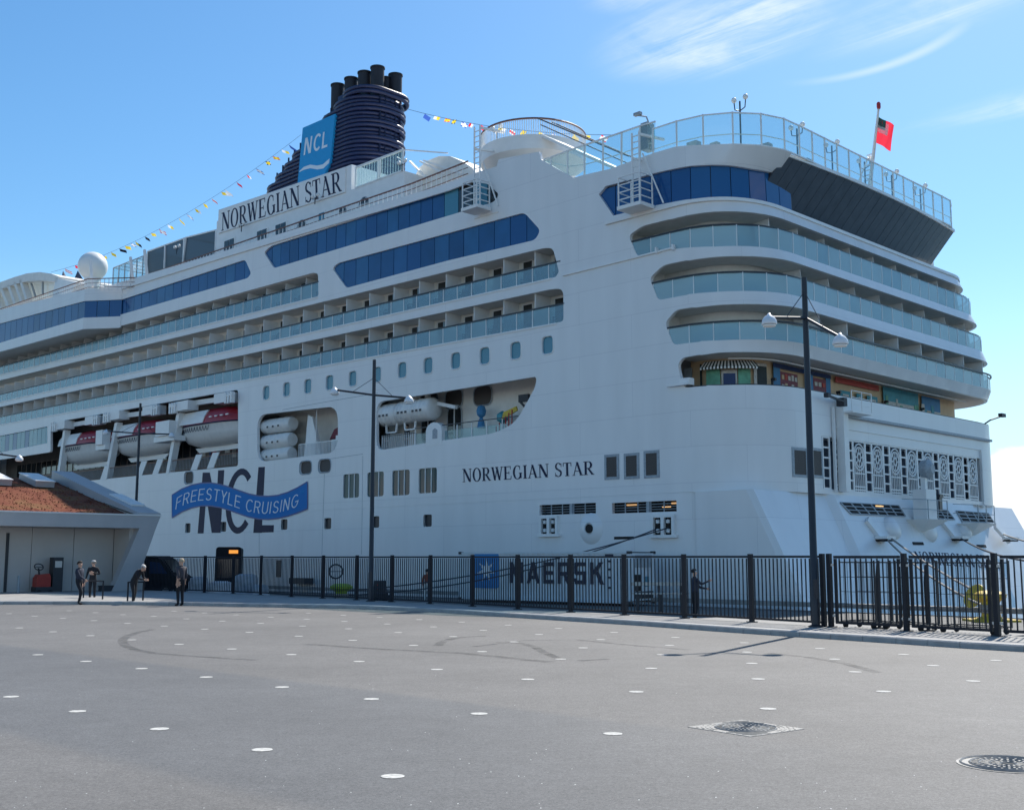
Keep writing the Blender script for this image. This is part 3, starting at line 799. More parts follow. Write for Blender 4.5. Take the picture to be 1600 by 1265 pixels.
    sw = MB(); sw.hexa([Vector(p) for p in ((x1 + .2, .7, 0), (xc - .45, .7, 0), (xc - .45, .7, zt - .06), (x1 + .2, .7, zt - .06))],
            [Vector(p) for p in ((x1 + .2, YR - .1, 0), (xc - .45, YR - .1, 0), (xc - .45, YR - .1, zr - .51), (x1 + .2, YR - .1, zr - .51))])
    sw.build('end_wall', M['facade'], t)
    # rear slope and ridge
    rs = MB(); rs.hexa([Vector(p) for p in ((x0, YR, zr - .5), (x1, YR, zr - .5), (x1, YR, zr - .22), (x0, YR, zr - .22))],
            [Vector(p) for p in ((x0, YR + 10, zt - .8), (x1, YR + 10, zt - .8), (x1, YR + 10, zt - .4), (x0, YR + 10, zt - .4))])
    rs.build('rear_slope', M['fascia'], t)
    # roof lights
    for (pa, pb_, lab) in (((33, 752), (80, 752), None), ((-32, 749), (14, 749), None)):
        bb = None
        for yy in np.arange(2, YR, .05):
            xa, za = lf((pa[0] + pb_[0]) / 2, pa[1] + 4, yy); f = (yy - .62) / (YR - .62); zz_ = zt - .12 + (zr - zt - .1) * f
            if bb is None or abs(za - zz_) < bb[0]: bb = (abs(za - zz_), yy, xa, zz_, f)
        _, yy, xa, zz_, f = bb; wd = lf(pb_[0], pb_[1], yy)[0] - lf(pa[0], pa[1], yy)[0]
        sl = (zr - zt - .1) / (YR - .62); ay = Vector((0, 1, sl)).normalized(); az = Vector((0, -sl, 1)).normalized()
        lm = MB(); lm.box(Vector((xa, yy, zz_)) + az * .22, (wd * .62, 2.6, .34), (Vector((1, 0, 0)), ay, az)); w_ = lm.build('roof_light', M['fascia'], t)
        ld = MB(); ld.box(Vector((xa, yy, zz_)) + az * .42, (wd * .66, 2.72, .055), (Vector((1, 0, 0)), ay, az)); ld.build('lid', M['coping'], w_)
    pn = MB(); f = .18; sl = (zr + .25 - zt) / YR; ay = Vector((0, 1, sl)).normalized(); az = Vector((0, -sl, 1)).normalized()
    pn.box(Vector((xc - .5, YR * .27, zt + .1 + sl * YR * .27)) + az * .06, (.8, 3.0, .1), (Vector((1, 0, 0)), ay, az)); pn.build('verge_slab', M['coping'], t)  # short white slab on one stretch of the verge, paler than the rest
    return t, lf
BLD, blf = building()
# ================================================================== CRUISE SHIP
SHIP = thing('cruise_ship', 'huge white cruise ship with dark blue funnel moored along the quay', 'cruise ship', SHIP_LOC, -PI / 4)
SHIP.scale = (KS, KS, KS)
UL = -150.0; UF = -118.0
QL = lambda pts: [sv(*p) for p in pts]
QV = lambda pts: [uv(*p) for p in pts]
# ---- row lines on the side (through surveyed points)
r1c, r1r, r1b = line(sv(852, 387), sv(0, 594)), line(sv(870, 409), sv(0, 616)), line(sv(862, 434), sv(0, 627.5))
r2c, r2r, r2b = line(sv(865, 451), sv(0, 635.5)), line(sv(880, 474), sv(0, 651)), line(sv(875, 503), sv(0, 663))
r0c, r0r, r0b = line(sv(490, 427), sv(187, 510)), line(sv(497, 440), sv(0, 572)), line(sv(497, 463), sv(0, 585))
holes = []
holes.append(rounded([(UF, r1c(UF)), sv(852, 387), sv(864, 388), sv(873.5, 425), sv(868, 433), (sv(862, 434)[0], r1b(sv(862, 434)[0])), (UF, r1b(UF))], .35))
holes.append(rounded([(UF, r2c(UF)), sv(862, 451.5), sv(880, 451), sv(880.5, 502), (sv(870, 503)[0], r2b(sv(870, 503)[0])), (UF, r2b(UF))], .8))
holes.append(rounded([(UF, r0c(UF)), sv(490, 426), sv(497, 428), sv(497.5, 463), (UF, r0b(UF))], .25))
w3t, w3b = line(sv(383, 405.6), sv(190, 468)), line(sv(387, 434), sv(190, 491))
holes.append(rounded([(-77.0, w3t(-77.0)), sv(383, 405.6), sv(392.5, 427), sv(387, 434.5), (-77.0, w3b(-77.0))], .4))
W1 = rounded(QL([(424, 384), (412, 394), (428, 419), (694, 339), (772, 315.5), (780, 304), (762, 287), (738, 284), (694, 299)]), .35)
W2 = rounded(QL([(528, 411), (519, 419), (541, 450), (700, 407), (836, 375), (844.5, 360), (819, 332), (690, 367)]), .4)
holes += [W1, W2]
w4 = QL([(-60, 693), (74, 666), (74, 692), (-60, 719)]); w4[0] = (-112, line(w4[0], w4[1])(-112)); w4[3] = (-112, line(w4[3], w4[2])(-112))
bay1 = rounded(QL([(79, 660.5), (372, 608.5), (372, 728), (259, 738.5), (125, 752)]) + [(-112, sv(125, 752)[1]), (-112, sv(79, 706)[1])] + QL([(79, 706)]), .35)
bay2 = rounded(QL([(402, 648), (528, 634), (528, 706), (402, 722)]), 1.3, 6)
bay3 = rounded(QL([(588, 628), (690, 612), (839, 588), (836, 605), (806, 660), (772, 677), (690, 688), (588, 704)]), .9, 6)
holes += [bay1, bay2, bay3, w4]
ports = [(855.3, 539), (805.6, 547.5), (757.2, 555.6), (711.9, 563.4), (668.8, 571), (628.4, 578), (589, 585), (551, 591.3), (515, 597.5), (481, 603.3), (447.8, 608.2), (416, 613.5)]
PU = [sv(*p) for p in ports]
PU += [(PU[-1][0] - 0, PU[-1][1])][:0]
for u, z in PU: holes.append(rounded([(u - .47, z - .55), (u + .47, z - .55), (u + .47, z + .55), (u - .47, z + .55)], .3))
tri = []
for x0, y0, x1, y1 in ((536, 740, 561, 777), (573.5, 737, 599.5, 775), (612.5, 734, 640, 773), (654, 731, 682.5, 769.5)):
    a, b = sv(x0, (y0 + y1) / 2 + 1.5), sv(x1, (y0 + y1) / 2 - 1.0); zc_ = (a[1] + b[1]) / 2; h = (sv(x0, y0)[1] - sv(x0, y1)[1])
    tri.append((a[0], b[0], zc_ - h / 2, zc_ + h / 2)); holes.append(rounded([(a[0], zc_ - h / 2), (b[0], zc_ - h / 2), (b[0], zc_ + h / 2), (a[0], zc_ + h / 2)], .22))
ovals = []
for px, py, w_, h_ in ((477.5, 730.3, 1.55, .95), (507.2, 727.5, 1.55, .95), (295, 746, 1.5, 1.0)):
    u, z = sv(px, py); ovals.append((u, z, w_, h_)); holes.append(rounded([(u - w_ / 2, z - h_ / 2), (u + w_ / 2, z - h_ / 2), (u + w_ / 2, z + h_ / 2), (u - w_ / 2, z + h_ / 2)], .4))
hats = []
for px, py in ((444, 819), (512, 817.5), (586.5, 815), (668, 813), (293.5, 824.5), (349, 822.5)):
    u, z = sv(px, py); hats.append((u, z)); holes.append(rounded([(u - .45, z - .42), (u + .45, z - .42), (u + .45, z + .42), (u - .45, z + .42)], .14))
slots = []
for q in (((843, 788), (931, 786), (931, 802), (843, 804)), ((956, 785), (1057, 782), (1057, 799), (956, 801.5))):
    s_ = QV(q); u0, u1 = s_[0][0], s_[1][0]; z1 = (s_[0][1] + s_[1][1]) / 2; z0 = (s_[2][1] + s_[3][1]) / 2
    slots.append((u0, u1, z0, z1))
# ---- outline of the white shell above the knuckle
ZK = 5.62
UE = U3 + 26.0
top_pts = QL([(0, 497), (338, 396), (500, 346), (640, 304.5), (700, 286), (738, 271.5), (776, 260)])
top_pts = [(UL, line(top_pts[0], top_pts[1])(UL))] + top_pts[1:] + QV([(779, 249), (842, 237), (845.5, 249), (895, 278), (910, 274), (953, 264), (1019, 240), (1054, 229.5), (1100, 226.5)])
zt_aft = uv(1140, 226.5)[1]
u217 = uv(1217, 250)[0]; zf = uv(1217, 273)[1]
top_pts += [(U1 * .3 - 1.5, zt_aft), (u217, zt_aft), (u217, zf)]
w0 = QV([(1175, 264), (1100, 258), (1029, 269), (946, 291), (935.5, 304), (958, 337), (1017, 322.6), (1100, 310.6), (1175, 316), (1212, 324)])
zring = (w0[7][1] + w0[6][1] + w0[8][1]) / 3
top_pts += w0[:7] + [(w0[7][0], zring), (w0[9][0], zring), (UE, zring)]
outer = top_pts + [(UE, ZK), (UL, ZK)]
# ---- stern rows
zr_ = {}
def stern(left, ceil_pts, bot_pts, name):
    zc_ = sum(uv(*p)[1] for p in ceil_pts) / len(ceil_pts); zb_ = sum(uv(*p)[1] for p in bot_pts) / len(bot_pts)
    L_ = [(q[0], min(max(q[1], zb_), zc_)) for q in QV(left)]; h = rounded(L_, .3, 3)[2:-2]
    loop = [(U3 + 6.5, zb_), (-2.5, zb_)] + [q for q in h] + [(-2.5, zc_), (U3 + 6.5, zc_)]
    holes.append(loop); zr_[name] = (zc_, zb_); return min(q[0] for q in h)
uA = stern([(1045, 391), (996, 401), (982, 368), (1003, 341), (1050, 333)], [(1096, 331), (1140, 331.5)], [(1096, 386.5), (1140, 385)], 'A')
uB = stern([(1080, 462), (1028, 469), (1015, 434), (1036, 408), (1080, 402)], [(1122, 400), (1150, 401)], [(1110, 457), (1156, 454)], 'B')
uC = stern([(1100, 534), (1052, 539), (1039, 504), (1056, 483), (1090, 479)], [(1130, 475.6), (1165, 475)], [(1120, 532), (1170, 530)], 'C')
uM = stern([(1110, 603.5), (1068, 606), (1058.5, 570), (1066, 559), (1100, 553)], [(1145, 549.5), (1170, 550)], [(1110, 602.5), (1162.5, 601)], 'M')
# vents at the corner and lattice recess
for x0, x1, y0, y1 in ((945, 967, 709.5, 749), (975.5, 999, 707.5, 748), (1006.5, 1030, 703.5, 746.5)):
    pass
lat_l, lat_r = uv(1285, 724)[0], uv(1534, 748)[0]
lz1 = (uv(1320, 686)[1] + uv(1500, 711)[1]) / 2; lz0 = (uv(1320, 767)[1] + uv(1500, 780)[1]) / 2
holes.append([(lat_l, lz0), (lat_r, lz0), (lat_r, lz1), (lat_l, lz1)])
for s_ in slots: holes.append(rounded([(s_[0], s_[2]), (s_[1], s_[2]), (s_[1], s_[3]), (s_[0], s_[3])], .1)) if s_[2] > ZK + .1 else None
HULL = shell('hull', outer, [h for h in holes], M['hull'], SHIP, .25)

# ---- lower hull below the knuckle: flat side, chamfer and sloping transom
def low_plan(z):
    k = (ZK - z)
    c1 = -.35 + .5 * k
    cy2 = XP(1300, 772, .15)[0]; xt = .15 + .42 * k; c1 = min(c1, xt - .15)
    return c1, xt, cy2 + .05 * k
def low_ring(z):
    c1, xt, c2 = low_plan(z); B = B0
    m = lambda a, b, t: (a[0] + (b[0] - a[0]) * t, a[1] + (b[1] - a[1]) * t)
    return [(UL, 0.0), (-4.0, 0.0), (c1 - .3, 0.0), (c1 + .1, .12), (xt - .35, c2 - .35), (xt, c2 + .2), (xt, B - c2 - .2), (xt - .35, B - c2 + .35), (c1 + .1, B - .12), (c1 - .3, B), (UL, B)]
zl = [ZK - .006, 4.2, 2.6, 1.0, -1.0, -3.2]
mb = MB(); rings = [[(x, y, z) for x, y in low_ring(z)] for z in zl]
n = len(rings[0])
slot_l = [s_ for s_ in slots]
mb.add([p for r in rings for p in r], [(i * n + j, i * n + j + 1, (i + 1) * n + j + 1, (i + 1) * n + j) for i in range(len(zl) - 1) for j in range(1, n - 1)])
mb.face(rings[0])
# the side left of the crease is cut by the mooring slots and hatches
lo_holes = []
for s_ in slots: lo_holes.append([(s_[0], s_[2]), (s_[1], s_[2]), (s_[1], s_[3]), (s_[0], s_[3])])
for u, z in hats: lo_holes.append(rounded([(u - .45, z - .42), (u + .45, z - .42), (u + .45, z + .42), (u - .45, z + .42)], .14))
mb.build('lower_hull', M['hull'], SHIP, smooth=12)
shell('side_strake', [(UL, ZK - .006), (-4.0, ZK - .006), (-4.0, -3.2), (UL, -3.2)], [h for h in lo_holes if max(p[0] for p in h) < -4.1 and max(p[1] for p in h) < ZK], M['hull'], SHIP, .25)

# ---- helpers for panes
pane_cache = {}
def pane_mesh(w, h, t, mt, name):
    k = (round(w, 3), round(h, 3), mt.name, name)
    if k not in pane_cache:
        m_ = MB(); m_.box((0, 0, h / 2), (w, t, h)); pane_cache[k] = m_.mesh(name, mt)
    return pane_cache[k]
def rz_of(u):
    x, y, nx, ny = plan(u); return math.atan2(nx, -ny)
def place(name, me, u, z, d, parent=SHIP, pf=P, extra=0.0):
    q = pf(u, z, d); return link(name, me, parent, q, rz_of(u) + extra)
# ---- balcony rows on the port side
UP0 = sv(831.25, 396)[0]; CAB = 2.925
def balcony_mesh():
    m_ = MB(); m_.box((0, 0, 1.03), (1.0, .07, 2.06)); return m_
dm_ = MB(); dm_.cur = 0
dm_.box((-.44, 0, 1.03), (.05, .09, 2.06)); dm_.box((.44, 0, 1.03), (.05, .09, 2.06)); dm_.box((0, 0, 2.08), (.93, .09, .06)); dm_.box((0, 0, .03), (.83, .09, .06))
dm_.cur = 1; dm_.box((0, .0, 1.05), (.83, .03, 2.0))
DOOR = dm_.mesh('balcony_door', [M['white'], M['door']])
d2 = MB(); d2.cur = 0
d2.box((-.44, 0, 1.03), (.05, .09, 2.06)); d2.box((.44, 0, 1.03), (.05, .09, 2.06)); d2.box((0, 0, 2.08), (.93, .09, .06)); d2.box((0, 0, .03), (.83, .09, .06)); d2.cur = 1
d2.box((-.14, 0, 1.05), (.55, .03, 2.0)); d2.cur = 2; d2.box((.28, 0, 1.05), (.26, .03, 2.0))
DOOR2 = d2.mesh('balcony_door', [M['white'], M['door'], M['curtain']])
def make_chair_mesh():
    c = MB(); m_ = c
    m_.box((0, 0, .40), (.48, .48, .05)); 
    m_.hexa([Vector(p) for p in ((-.24, .2, .42), (.24, .2, .42), (.24, .24, .42), (-.24, .24, .42))], [Vector(p) for p in ((-.24, .38, .98), (.24, .38, .98), (.24, .42, .98), (-.24, .42, .98))])
    for sx in (-.22, .22):
        for sy in (-.2, .2): m_.bar((sx, sy, 0), (sx, sy, .4), .04)
        m_.bar((sx, -.22, .62), (sx, .3, .62), .04)
        m_.bar((sx, -.2, .4), (sx, -.2, .62), .035)
    return c.mesh('deck_chair', M['chair'])
CHAIR = make_chair_mesh()
CH_LAB = 'dark blue deck chair standing behind a glass balcony balustrade on the cruise ship'
def deck_chair(p, rz, where):
    o = link('deck_chair', CHAIR, None, toworld(p), rz - PI / 4); o.scale = (KS, KS, KS)
    tag(o, 'dark blue deck chair on ' + where, 'deck chair', 'deck chairs on ' + where)
def row(zc, zrail, zb, u_r, u_l, depth, name, chairs_to, where, slant=False):
    w_ = MB(); band(w_, u_l, u_r + .6, zb, zc, depth); w_.build('cabin_wall', M['cream'], SHIP)
    f = MB(); slab(f, u_l, u_r + .5, lambda u: zb(u) - .01, .26, depth - .004, .1); f.build('balcony_floor', M['deck'], SHIP)
    c = MB(); slab(c, u_l, u_r + .5, lambda u: zc(u) + .10, .26, depth - .004, .09); c.build('balcony_ceiling', M['soffit'], SHIP)
    e = MB(); e.face([P(u_r + .5, zb(u_r) - .2, .26), P(u_r + .5, zb(u_r) - .2, depth), P(u_r + .5, zc(u_r) + .2, depth), P(u_r + .5, zc(u_r) + .2, .26)]); e.build('end_wall', M['cream'], SHIP)
    r = MB(); railtube(r, u_l, u_r + .1, zrail, .05, .10, .10); r.build('hand_rail', M['rail_dark'], SHIP)
    po = MB(); k = 0
    u = UP0 - CAB * math.floor((UP0 - u_r) / CAB) if UP0 > u_r else UP0
    while u + CAB < u_r + 1: u += CAB
    parts = []; uu = u
    while uu > u_l: parts.append(uu); uu -= CAB
    h = zc(parts[0]) - zb(parts[0])
    pm = MB()
    if slant:
        pm.prism([(-.03, .28, 0), (-.03, depth, 0), (-.03, depth, h), (-.03, .02 + .5, h)], (.06, 0, 0))
    else: pm.prism([(-.03, .28, 0), (-.03, depth, 0), (-.03, depth, h), (-.03, .28, h)], (.06, 0, 0))
    pme = pm.mesh('cabin_divider', M['white'])
    for i, pu in enumerate(parts):
        if pu < u_r + .3: link('cabin_divider', pme, SHIP, (pu, 0, zb(pu)))
        du = pu + CAB * .5 + (-.35 + .6)
        for sgn in (0,):
            q = pu - 2.02
            if q < u_r: link('balcony_door', DOOR if random.random() < .6 else DOOR2, SHIP, (q, depth - .05, zb(q)))
        if pu > chairs_to:
            for off in (random.uniform(.5, .9), random.uniform(1.3, 1.9)):
                cu = pu - off
                if cu < u_r - .3 and random.random() < .86: deck_chair((cu, random.uniform(.75, 1.1), zb(cu)), random.uniform(-.6, .6), where)
    # glass panels, two per cabin
    gp = parts[0] + CAB
    while gp > u_l:
        for a, b in ((gp, gp - CAB / 2), (gp - CAB / 2, gp - CAB)):
            a2 = min(a, u_r)
            if a2 - b < .2: continue
            hh = zrail((a2 + b) / 2) - zb((a2 + b) / 2) - .06; c_ = (a2 + b) / 2
            w2 = a2 - b - .06
            me = pane_mesh(w2, round(hh, 2), .02, M['teal'] if random.random() < .7 else M['teal_b'], 'glass_panel')
            link('glass_panel', me, SHIP, (c_, .05, zb(c_)))
            po.box((b, .05, zb(b) + hh / 2 + .01), (.055, .06, hh + .06))
        gp -= CAB
    stuff(po.build('balustrade_posts', M['white'], SHIP))
row(r1c, r1r, r1b, sv(874, 425)[0], UF + 4, 1.75, 'one', -62, 'the middle balcony row on the ship side')
row(r2c, r2r, r2b, sv(880, 490)[0], UF + 4, 1.75, 'two', -62, 'the lowest balcony row on the ship side')
row(r0c, r0r, r0b, sv(497, 450)[0], UF + 4, 1.75, 'zero', -75, 'the short upper balcony row on the ship side', slant=True)
# ---- stern balconies
def stern_row(name, u_l, rail_px, chairs=True):
    zc_, zb_ = zr_[name]; zrl = sum(uv(*p)[1] for p in rail_px) / len(rail_px); dp = 2.0; ur = U3 + 6.4
    K = lambda v: (lambda u: v)
    w_ = MB(); band(w_, u_l - 1.2, ur, K(zb_ - .6), K(zc_ + .9), dp); w_.build('cabin_wall', M['cream'], SHIP)
    f = MB(); slab(f, u_l - .5, ur, K(zb_ - .01), .26, dp - .01, .1); f.build('balcony_floor', M['deck'], SHIP)
    c = MB(); slab(c, u_l - .5, ur, K(zc_ + .1), .26, dp - .01, .09); c.build('balcony_ceiling', M['soffit'], SHIP)
    e = MB(); e.face([P(u_l - .5, zb_ - .2, .26), P(u_l - .5, zb_ - .2, dp), P(u_l - .5, zc_ + .2, dp), P(u_l - .5, zc_ + .2, .26)]); e.build('end_wall', M['cream'], SHIP)
    r = MB(); railtube(r, u_l + .05, ur, K(zrl), .05, .10, .10); r.build('hand_rail', M['rail_dark'], SHIP)
    po = MB(); u = u_l + .15; st = 1.42
    while u + st < ur:
        a, b = P(u, zb_, .06), P(u + st, zb_, .06); L_ = (b - a).length - .05; d = (b - a)
        me = pane_mesh(round(L_, 1), round(zrl - zb_ - .06, 2), .02, M['stern_glass'] if random.random() < .7 else M['teal_b'], 'glass_panel')
        link('glass_panel', me, SHIP, (a + b) / 2, math.atan2(d.y, d.x))
        rz = math.atan2(d.y, d.x)
        po.box(a + Vector((0, 0, (zrl - zb_) / 2)), (.045, .05, zrl - zb_ - .02), (Vector((math.cos(rz), math.sin(rz), 0)), Vector((-math.sin(rz), math.cos(rz), 0)), Vector((0, 0, 1))))
        u += st
    stuff(po.build('balustrade_posts', M['white'], SHIP))
    h = zc_ - zb_; pm = MB()
    pm.prism([(-.03, .28 + (0.35 if name != 'C' else 0), 0), (-.03, dp, 0), (-.03, dp, h), (-.03, .3 + (.55 if name != 'C' else 0), h)], (.06, 0, 0)); pme = pm.mesh('cabin_divider', M['white'])
    y0 = {'A': U1 - 1.2, 'B': U1 + 1.6, 'C': U1 + 2.2}[name]; u = y0
    while u < ur:
        q = P(u, zb_, 0); link('cabin_divider', pme, SHIP, q, rz_of(u))
        qd = u + .95
        if qd < U2 + 3: place('balcony_door', DOOR if random.random() < .5 else DOOR2, qd, zb_, dp - .06)
        if qd < U2:
            for k in (1.0, 2.2):
                if random.random() < .5:
                    qq = P(u + k, zb_, 1.1); deck_chair(qq, rz_of(u + k) + random.uniform(-.5, .5), 'the %s balcony row round the stern' % {'A': 'top', 'B': 'middle', 'C': 'lowest'}[name])
        u += 3.3
stern_row('A', uA, [(1040, 361.5), (1096, 354), (1130, 352.5)])
stern_row('B', uB, [(1019, 443), (1080, 429), (1130, 425)])
stern_row('C', uC, [(1043, 514), (1100, 503), (1150, 500.5)])

# ---- mural deck
zcM, zbM = zr_['M']; K = lambda v: (lambda u: v)
dpM = 1.9
w_ = MB(); band(w_, uM - .8, U3 + 4, K(zbM - .9), K(zcM + .2), dpM + .42); w_.build('mural_wall', M['peach'], SHIP)
f = MB(); slab(f, uM - .5, U3 + 6, K(zbM - .9), .26, dpM + .2, .1); f.build('mural_deck', M['deck'], SHIP)
c = MB(); slab(c, uM - .5, U3 + 4.2, K(zcM + .1), .26, dpM + 3.0, .09); c.build('mural_ceiling', M['soffit'], SHIP)
br = MB(); railtube(br, uM + .1, U3 + 6.4, K(zbM + .03), .1, .16, .06); br.build('bulwark_rail', M['rail_dark'], SHIP)
pipe = MB(); us = steps(-2.0, U2)
pipe.tube([P(u, zcM - .16, 1.2) for u in us], .05, 6); pipe.build('ceiling_pipe', M['white'], SHIP)
def mural(px0, px1, py, f0, f1, mt, name='mural_panel', d=.0, th=.03):
    a = uv(px0, py, dpM)[0]; b = uv(px1, py, dpM)[0]; z0 = zbM - .3 + (zcM - zbM + .3) * f0; z1 = zbM - .3 + (zcM - zbM + .3) * f1
    m_ = MB(); us = [a + (b - a) * k / 3 for k in range(4)]
    for p, q in zip(us[:-1], us[1:]):
        D_ = dpM + .29 - d
        m_.hexa([P(p, z0, D_), P(q, z0, D_), P(q, z0, D_ - th), P(p, z0, D_ - th)], [P(p, z1, D_), P(q, z1, D_), P(q, z1, D_ - th), P(p, z1, D_ - th)])
    return m_.build(name, mt, SHIP)
Y_ = 585
for (a, b, f0, f1, mt, d) in [
    (1064, 1077, 0, .85, M['grey_trim'], 0), (1090, 1093, 0, .9, M['m_black'], 0.04),
    (1100, 1124, 0, .72, M['m_green'], 0), (1155, 1176, 0, .72, M['m_green'], 0), (1126, 1153, 0, .70, M['m_pale'], 0), (1129.5, 1150, 0, .60, M['m_navy'], .035),
    (1101, 1123, 0, .26, M['m_black'], .035), (1156, 1175, 0, .22, M['m_black'], .035),
    (1182, 1204, 0, .9, M['m_pale'], 0), (1187.5, 1203, 0, .82, M['m_black'], .035),
    (1215, 1225, 0, .86, M['m_blue'], 0), (1225, 1252, 0, .78, M['m_maroon'], 0), (1265, 1276, 0, .86, M['m_blue'], 0), (1276, 1296, 0, .8, M['m_maroon'], 0), (1296, 1303, 0, .86, M['m_blue'], 0),
    (1215, 1304, .86, .98, M['m_navy'], 0)]: mural(a, b, Y_, f0, f1, mt, d=d)
for r_ in range(3):
    for k in range(5): mural(1227 + k * 5, 1230.5 + k * 5, Y_, .05 + .26 * r_, .17 + .26 * r_ + .04 * (k % 2), [M['m_pale'], M['m_pale'], M['peach'], M['m_red'], M['m_pale']][(k + r_) % 5], 'goods', .035)
    for k in range(3): mural(1278 + k * 6, 1282 + k * 6, Y_, .05 + .26 * r_, .17 + .26 * r_, [M['m_pale'], M['m_red'], M['m_pale']][(k + r_) % 3], 'goods', .035)
Y_ = 605
mural(1312, 1379, Y_, .80, .97, M['m_red'])
for a, b in ((1319, 1334), (1344, 1353), (1360, 1376)):
    mural(a, b, Y_, 0, .6, M['m_teal'], 'painted_arch'); mural(a + 3, b - 3, Y_, 0, .5, M['m_pale'], 'arch_inset', .035)
mural(1386, 1440, 615, .55, .98, M['m_teal']); mural(1386, 1440, 615, 0, .55, M['m_pale'])
mural(1446, 1474, 625, .5, .95, M['m_blue']); mural(1446, 1474, 625, 0, .5, M['m_pale'])
random.seed(11)
for k in range(16):
    x = 1389 + k * 5.4 + random.uniform(-1, 1); mural(x, x + random.uniform(2.5, 4.5), 615, 0, random.uniform(.3, .75), random.choice([M['m_teal'], M['m_maroon'], M['peach'], M['m_green'], M['m_blue'], M['m_pale']]), 'painted_figure_shape', .035)
# awning: alternating stripes
aw0, aw1 = uv(1098, 567, dpM)[0], uv(1181, 567, dpM)[0]; ns = 34
for k in range(ns):
    a = aw0 + (aw1 - aw0) * k / ns; b = aw0 + (aw1 - aw0) * (k + 1) / ns; m_ = MB()
    zt_, zb2 = zcM - .12, zcM - .55
    m_.hexa([P(a, zt_, dpM + .2), P(b, zt_, dpM + .2), P(b, zb2, dpM - .35), P(a, zb2, dpM - .35)], [P(a, zt_ - .03, dpM + .2), P(b, zt_ - .03, dpM + .2), P(b, zb2 - .12, dpM - .35), P(a, zb2 - .12, dpM - .35)])
    m_.build('awning_stripe', M['m_black'] if k % 2 else M['white'], SHIP)
wl = MB(); wl.box((0, 0, 0), (.16, .3, .16)); wl.box((0, .1, -.2), (.08, .1, .3)); wl = wl.mesh('wall_lantern', M['rail_dark'])
for px in (1079, 1209, 1310, 1384, 1448):
    u = uv(px, 595, dpM)[0]; place('wall_lantern', wl, u, zbM + .75, dpM)

# ---- window bands
BL = [M['blue_a'], M['blue_0'], M['blue_0'], M['blue_1'], M['blue_2'], M['blue_b'], M['blue_0'], M['blue_3'], M['blue_a']]
def window_band(us, zt, zb, mats, d=.16, name='window_pane'):
    bk = MB()
    for a, b in zip(us[:-1], us[1:]):
        c_ = (a + b) / 2; g = .028; m_ = MB()
        q = [P(a + g, zb(a), d), P(b - g, zb(b), d), P(b - g, zt(b), d), P(a + g, zt(a), d)]
        n_ = nrm(c_); j = Vector((random.uniform(-.008, .008),) * 2 + (0,))
        m_.hexa([v - n_ * .04 for v in q], [v + n_ * random.uniform(0, .016) for v in q]); m_.build(name, mats(c_) if callable(mats) else random.choice(mats), SHIP)
    band(bk, us[0] - .2, us[-1] + .2, lambda u: zb(u) - .2, lambda u: zt(u) + .2, d + .09); bk.build('window_backing', M['frame_dark'], SHIP)
def frange(a, b, st):
    n = max(1, round((b - a) / st)); return [a + (b - a) * k / n for k in range(n + 1)]
t1, b1 = line(sv(424, 382), sv(694, 297)), line(sv(428, 421), sv(694, 341))
ug = sv(692, 320)[0]
window_band(frange(sv(410, 395)[0], ug, 1.27), t1, b1, BL)
window_band(frange(ug, sv(783, 305)[0], 1.7), line(sv(694, 298), sv(762, 279)), b1, [M['dark_glass'], M['dark_glass'], M['port']])
t2, b2 = line(sv(526, 409), sv(819, 329)), line(sv(541, 453), sv(842, 376))
window_band(frange(sv(517, 420)[0], sv(847, 360)[0], 1.52), t2, b2, BL)
window_band(frange(-77.0, sv(395, 427)[0], 1.55), lambda u: w3t(u) + .12, lambda u: w3b(u) - .12, BL)
tw, bw = line(w4[0], w4[1]), line(w4[3], w4[2])
window_band(frange(-112, sv(76, 680)[0], 1.1), tw, bw, [M['port'], M['port'], M['teal_b'], M['blue_b']])
# corner band under the top deck
z0t = (w0[1][1] + w0[2][1]) / 2 + .1; z0b = zring - .06
window_band(frange(uv(935, 310)[0] - .2, u217 + 1.9, 1.46), K(z0t), K(z0b), [M['blue_a'], M['blue_a'], M['blue_b']], .2)
lip = MB(); us = steps(w0[6][0] - 3.5, UE)
for a, b in zip(us[:-1], us[1:]):
    lip.hexa([P(a, zring - .02, -.16), P(b, zring - .02, -.16), P(b, zring - .02, .3), P(a, zring - .02, .3)], [P(a, zring - .22, -.16), P(b, zring - .22, -.16), P(b, zring - .22, -.003), P(a, zring - .22, -.003)])
lip.build('ring_lip', M['white'], SHIP)
for u, z in PU:
    m_ = MB(); m_.box((0, 0, 0), (1.1, .05, 1.25)); m_.build('porthole_pane', M['port'], SHIP, loc=(u, .14, z))
    fr = MB(); pts = rounded([(-.52, -.6), (.52, -.6), (.52, .6), (-.52, .6)], .33)
    fr.tube([(x, -.0, y) for x, y in pts], .045, 6, closed=True); fr.build('porthole_frame', M['white'], SHIP, loc=(u, 0, z))
for a, b, za, zb_ in tri:
    w3_ = (b - a) / 3
    for k in range(3):
        m_ = MB(); m_.box((a + w3_ * (k + .5), .12, (za + zb_) / 2), (w3_ - .03, .04, zb_ - za + .1)); m_.build('window_pane', M['tri_glass'], SHIP)
    mu = MB()
    for k in (1, 2): mu.box((a + w3_ * k, .07, (za + zb_) / 2), (.075, .05, zb_ - za))
    mu.box(((a + b) / 2, .2, (za + zb_) / 2), (b - a + .1, .03, .1)); mu.build('window_mullions', M['white'], SHIP)
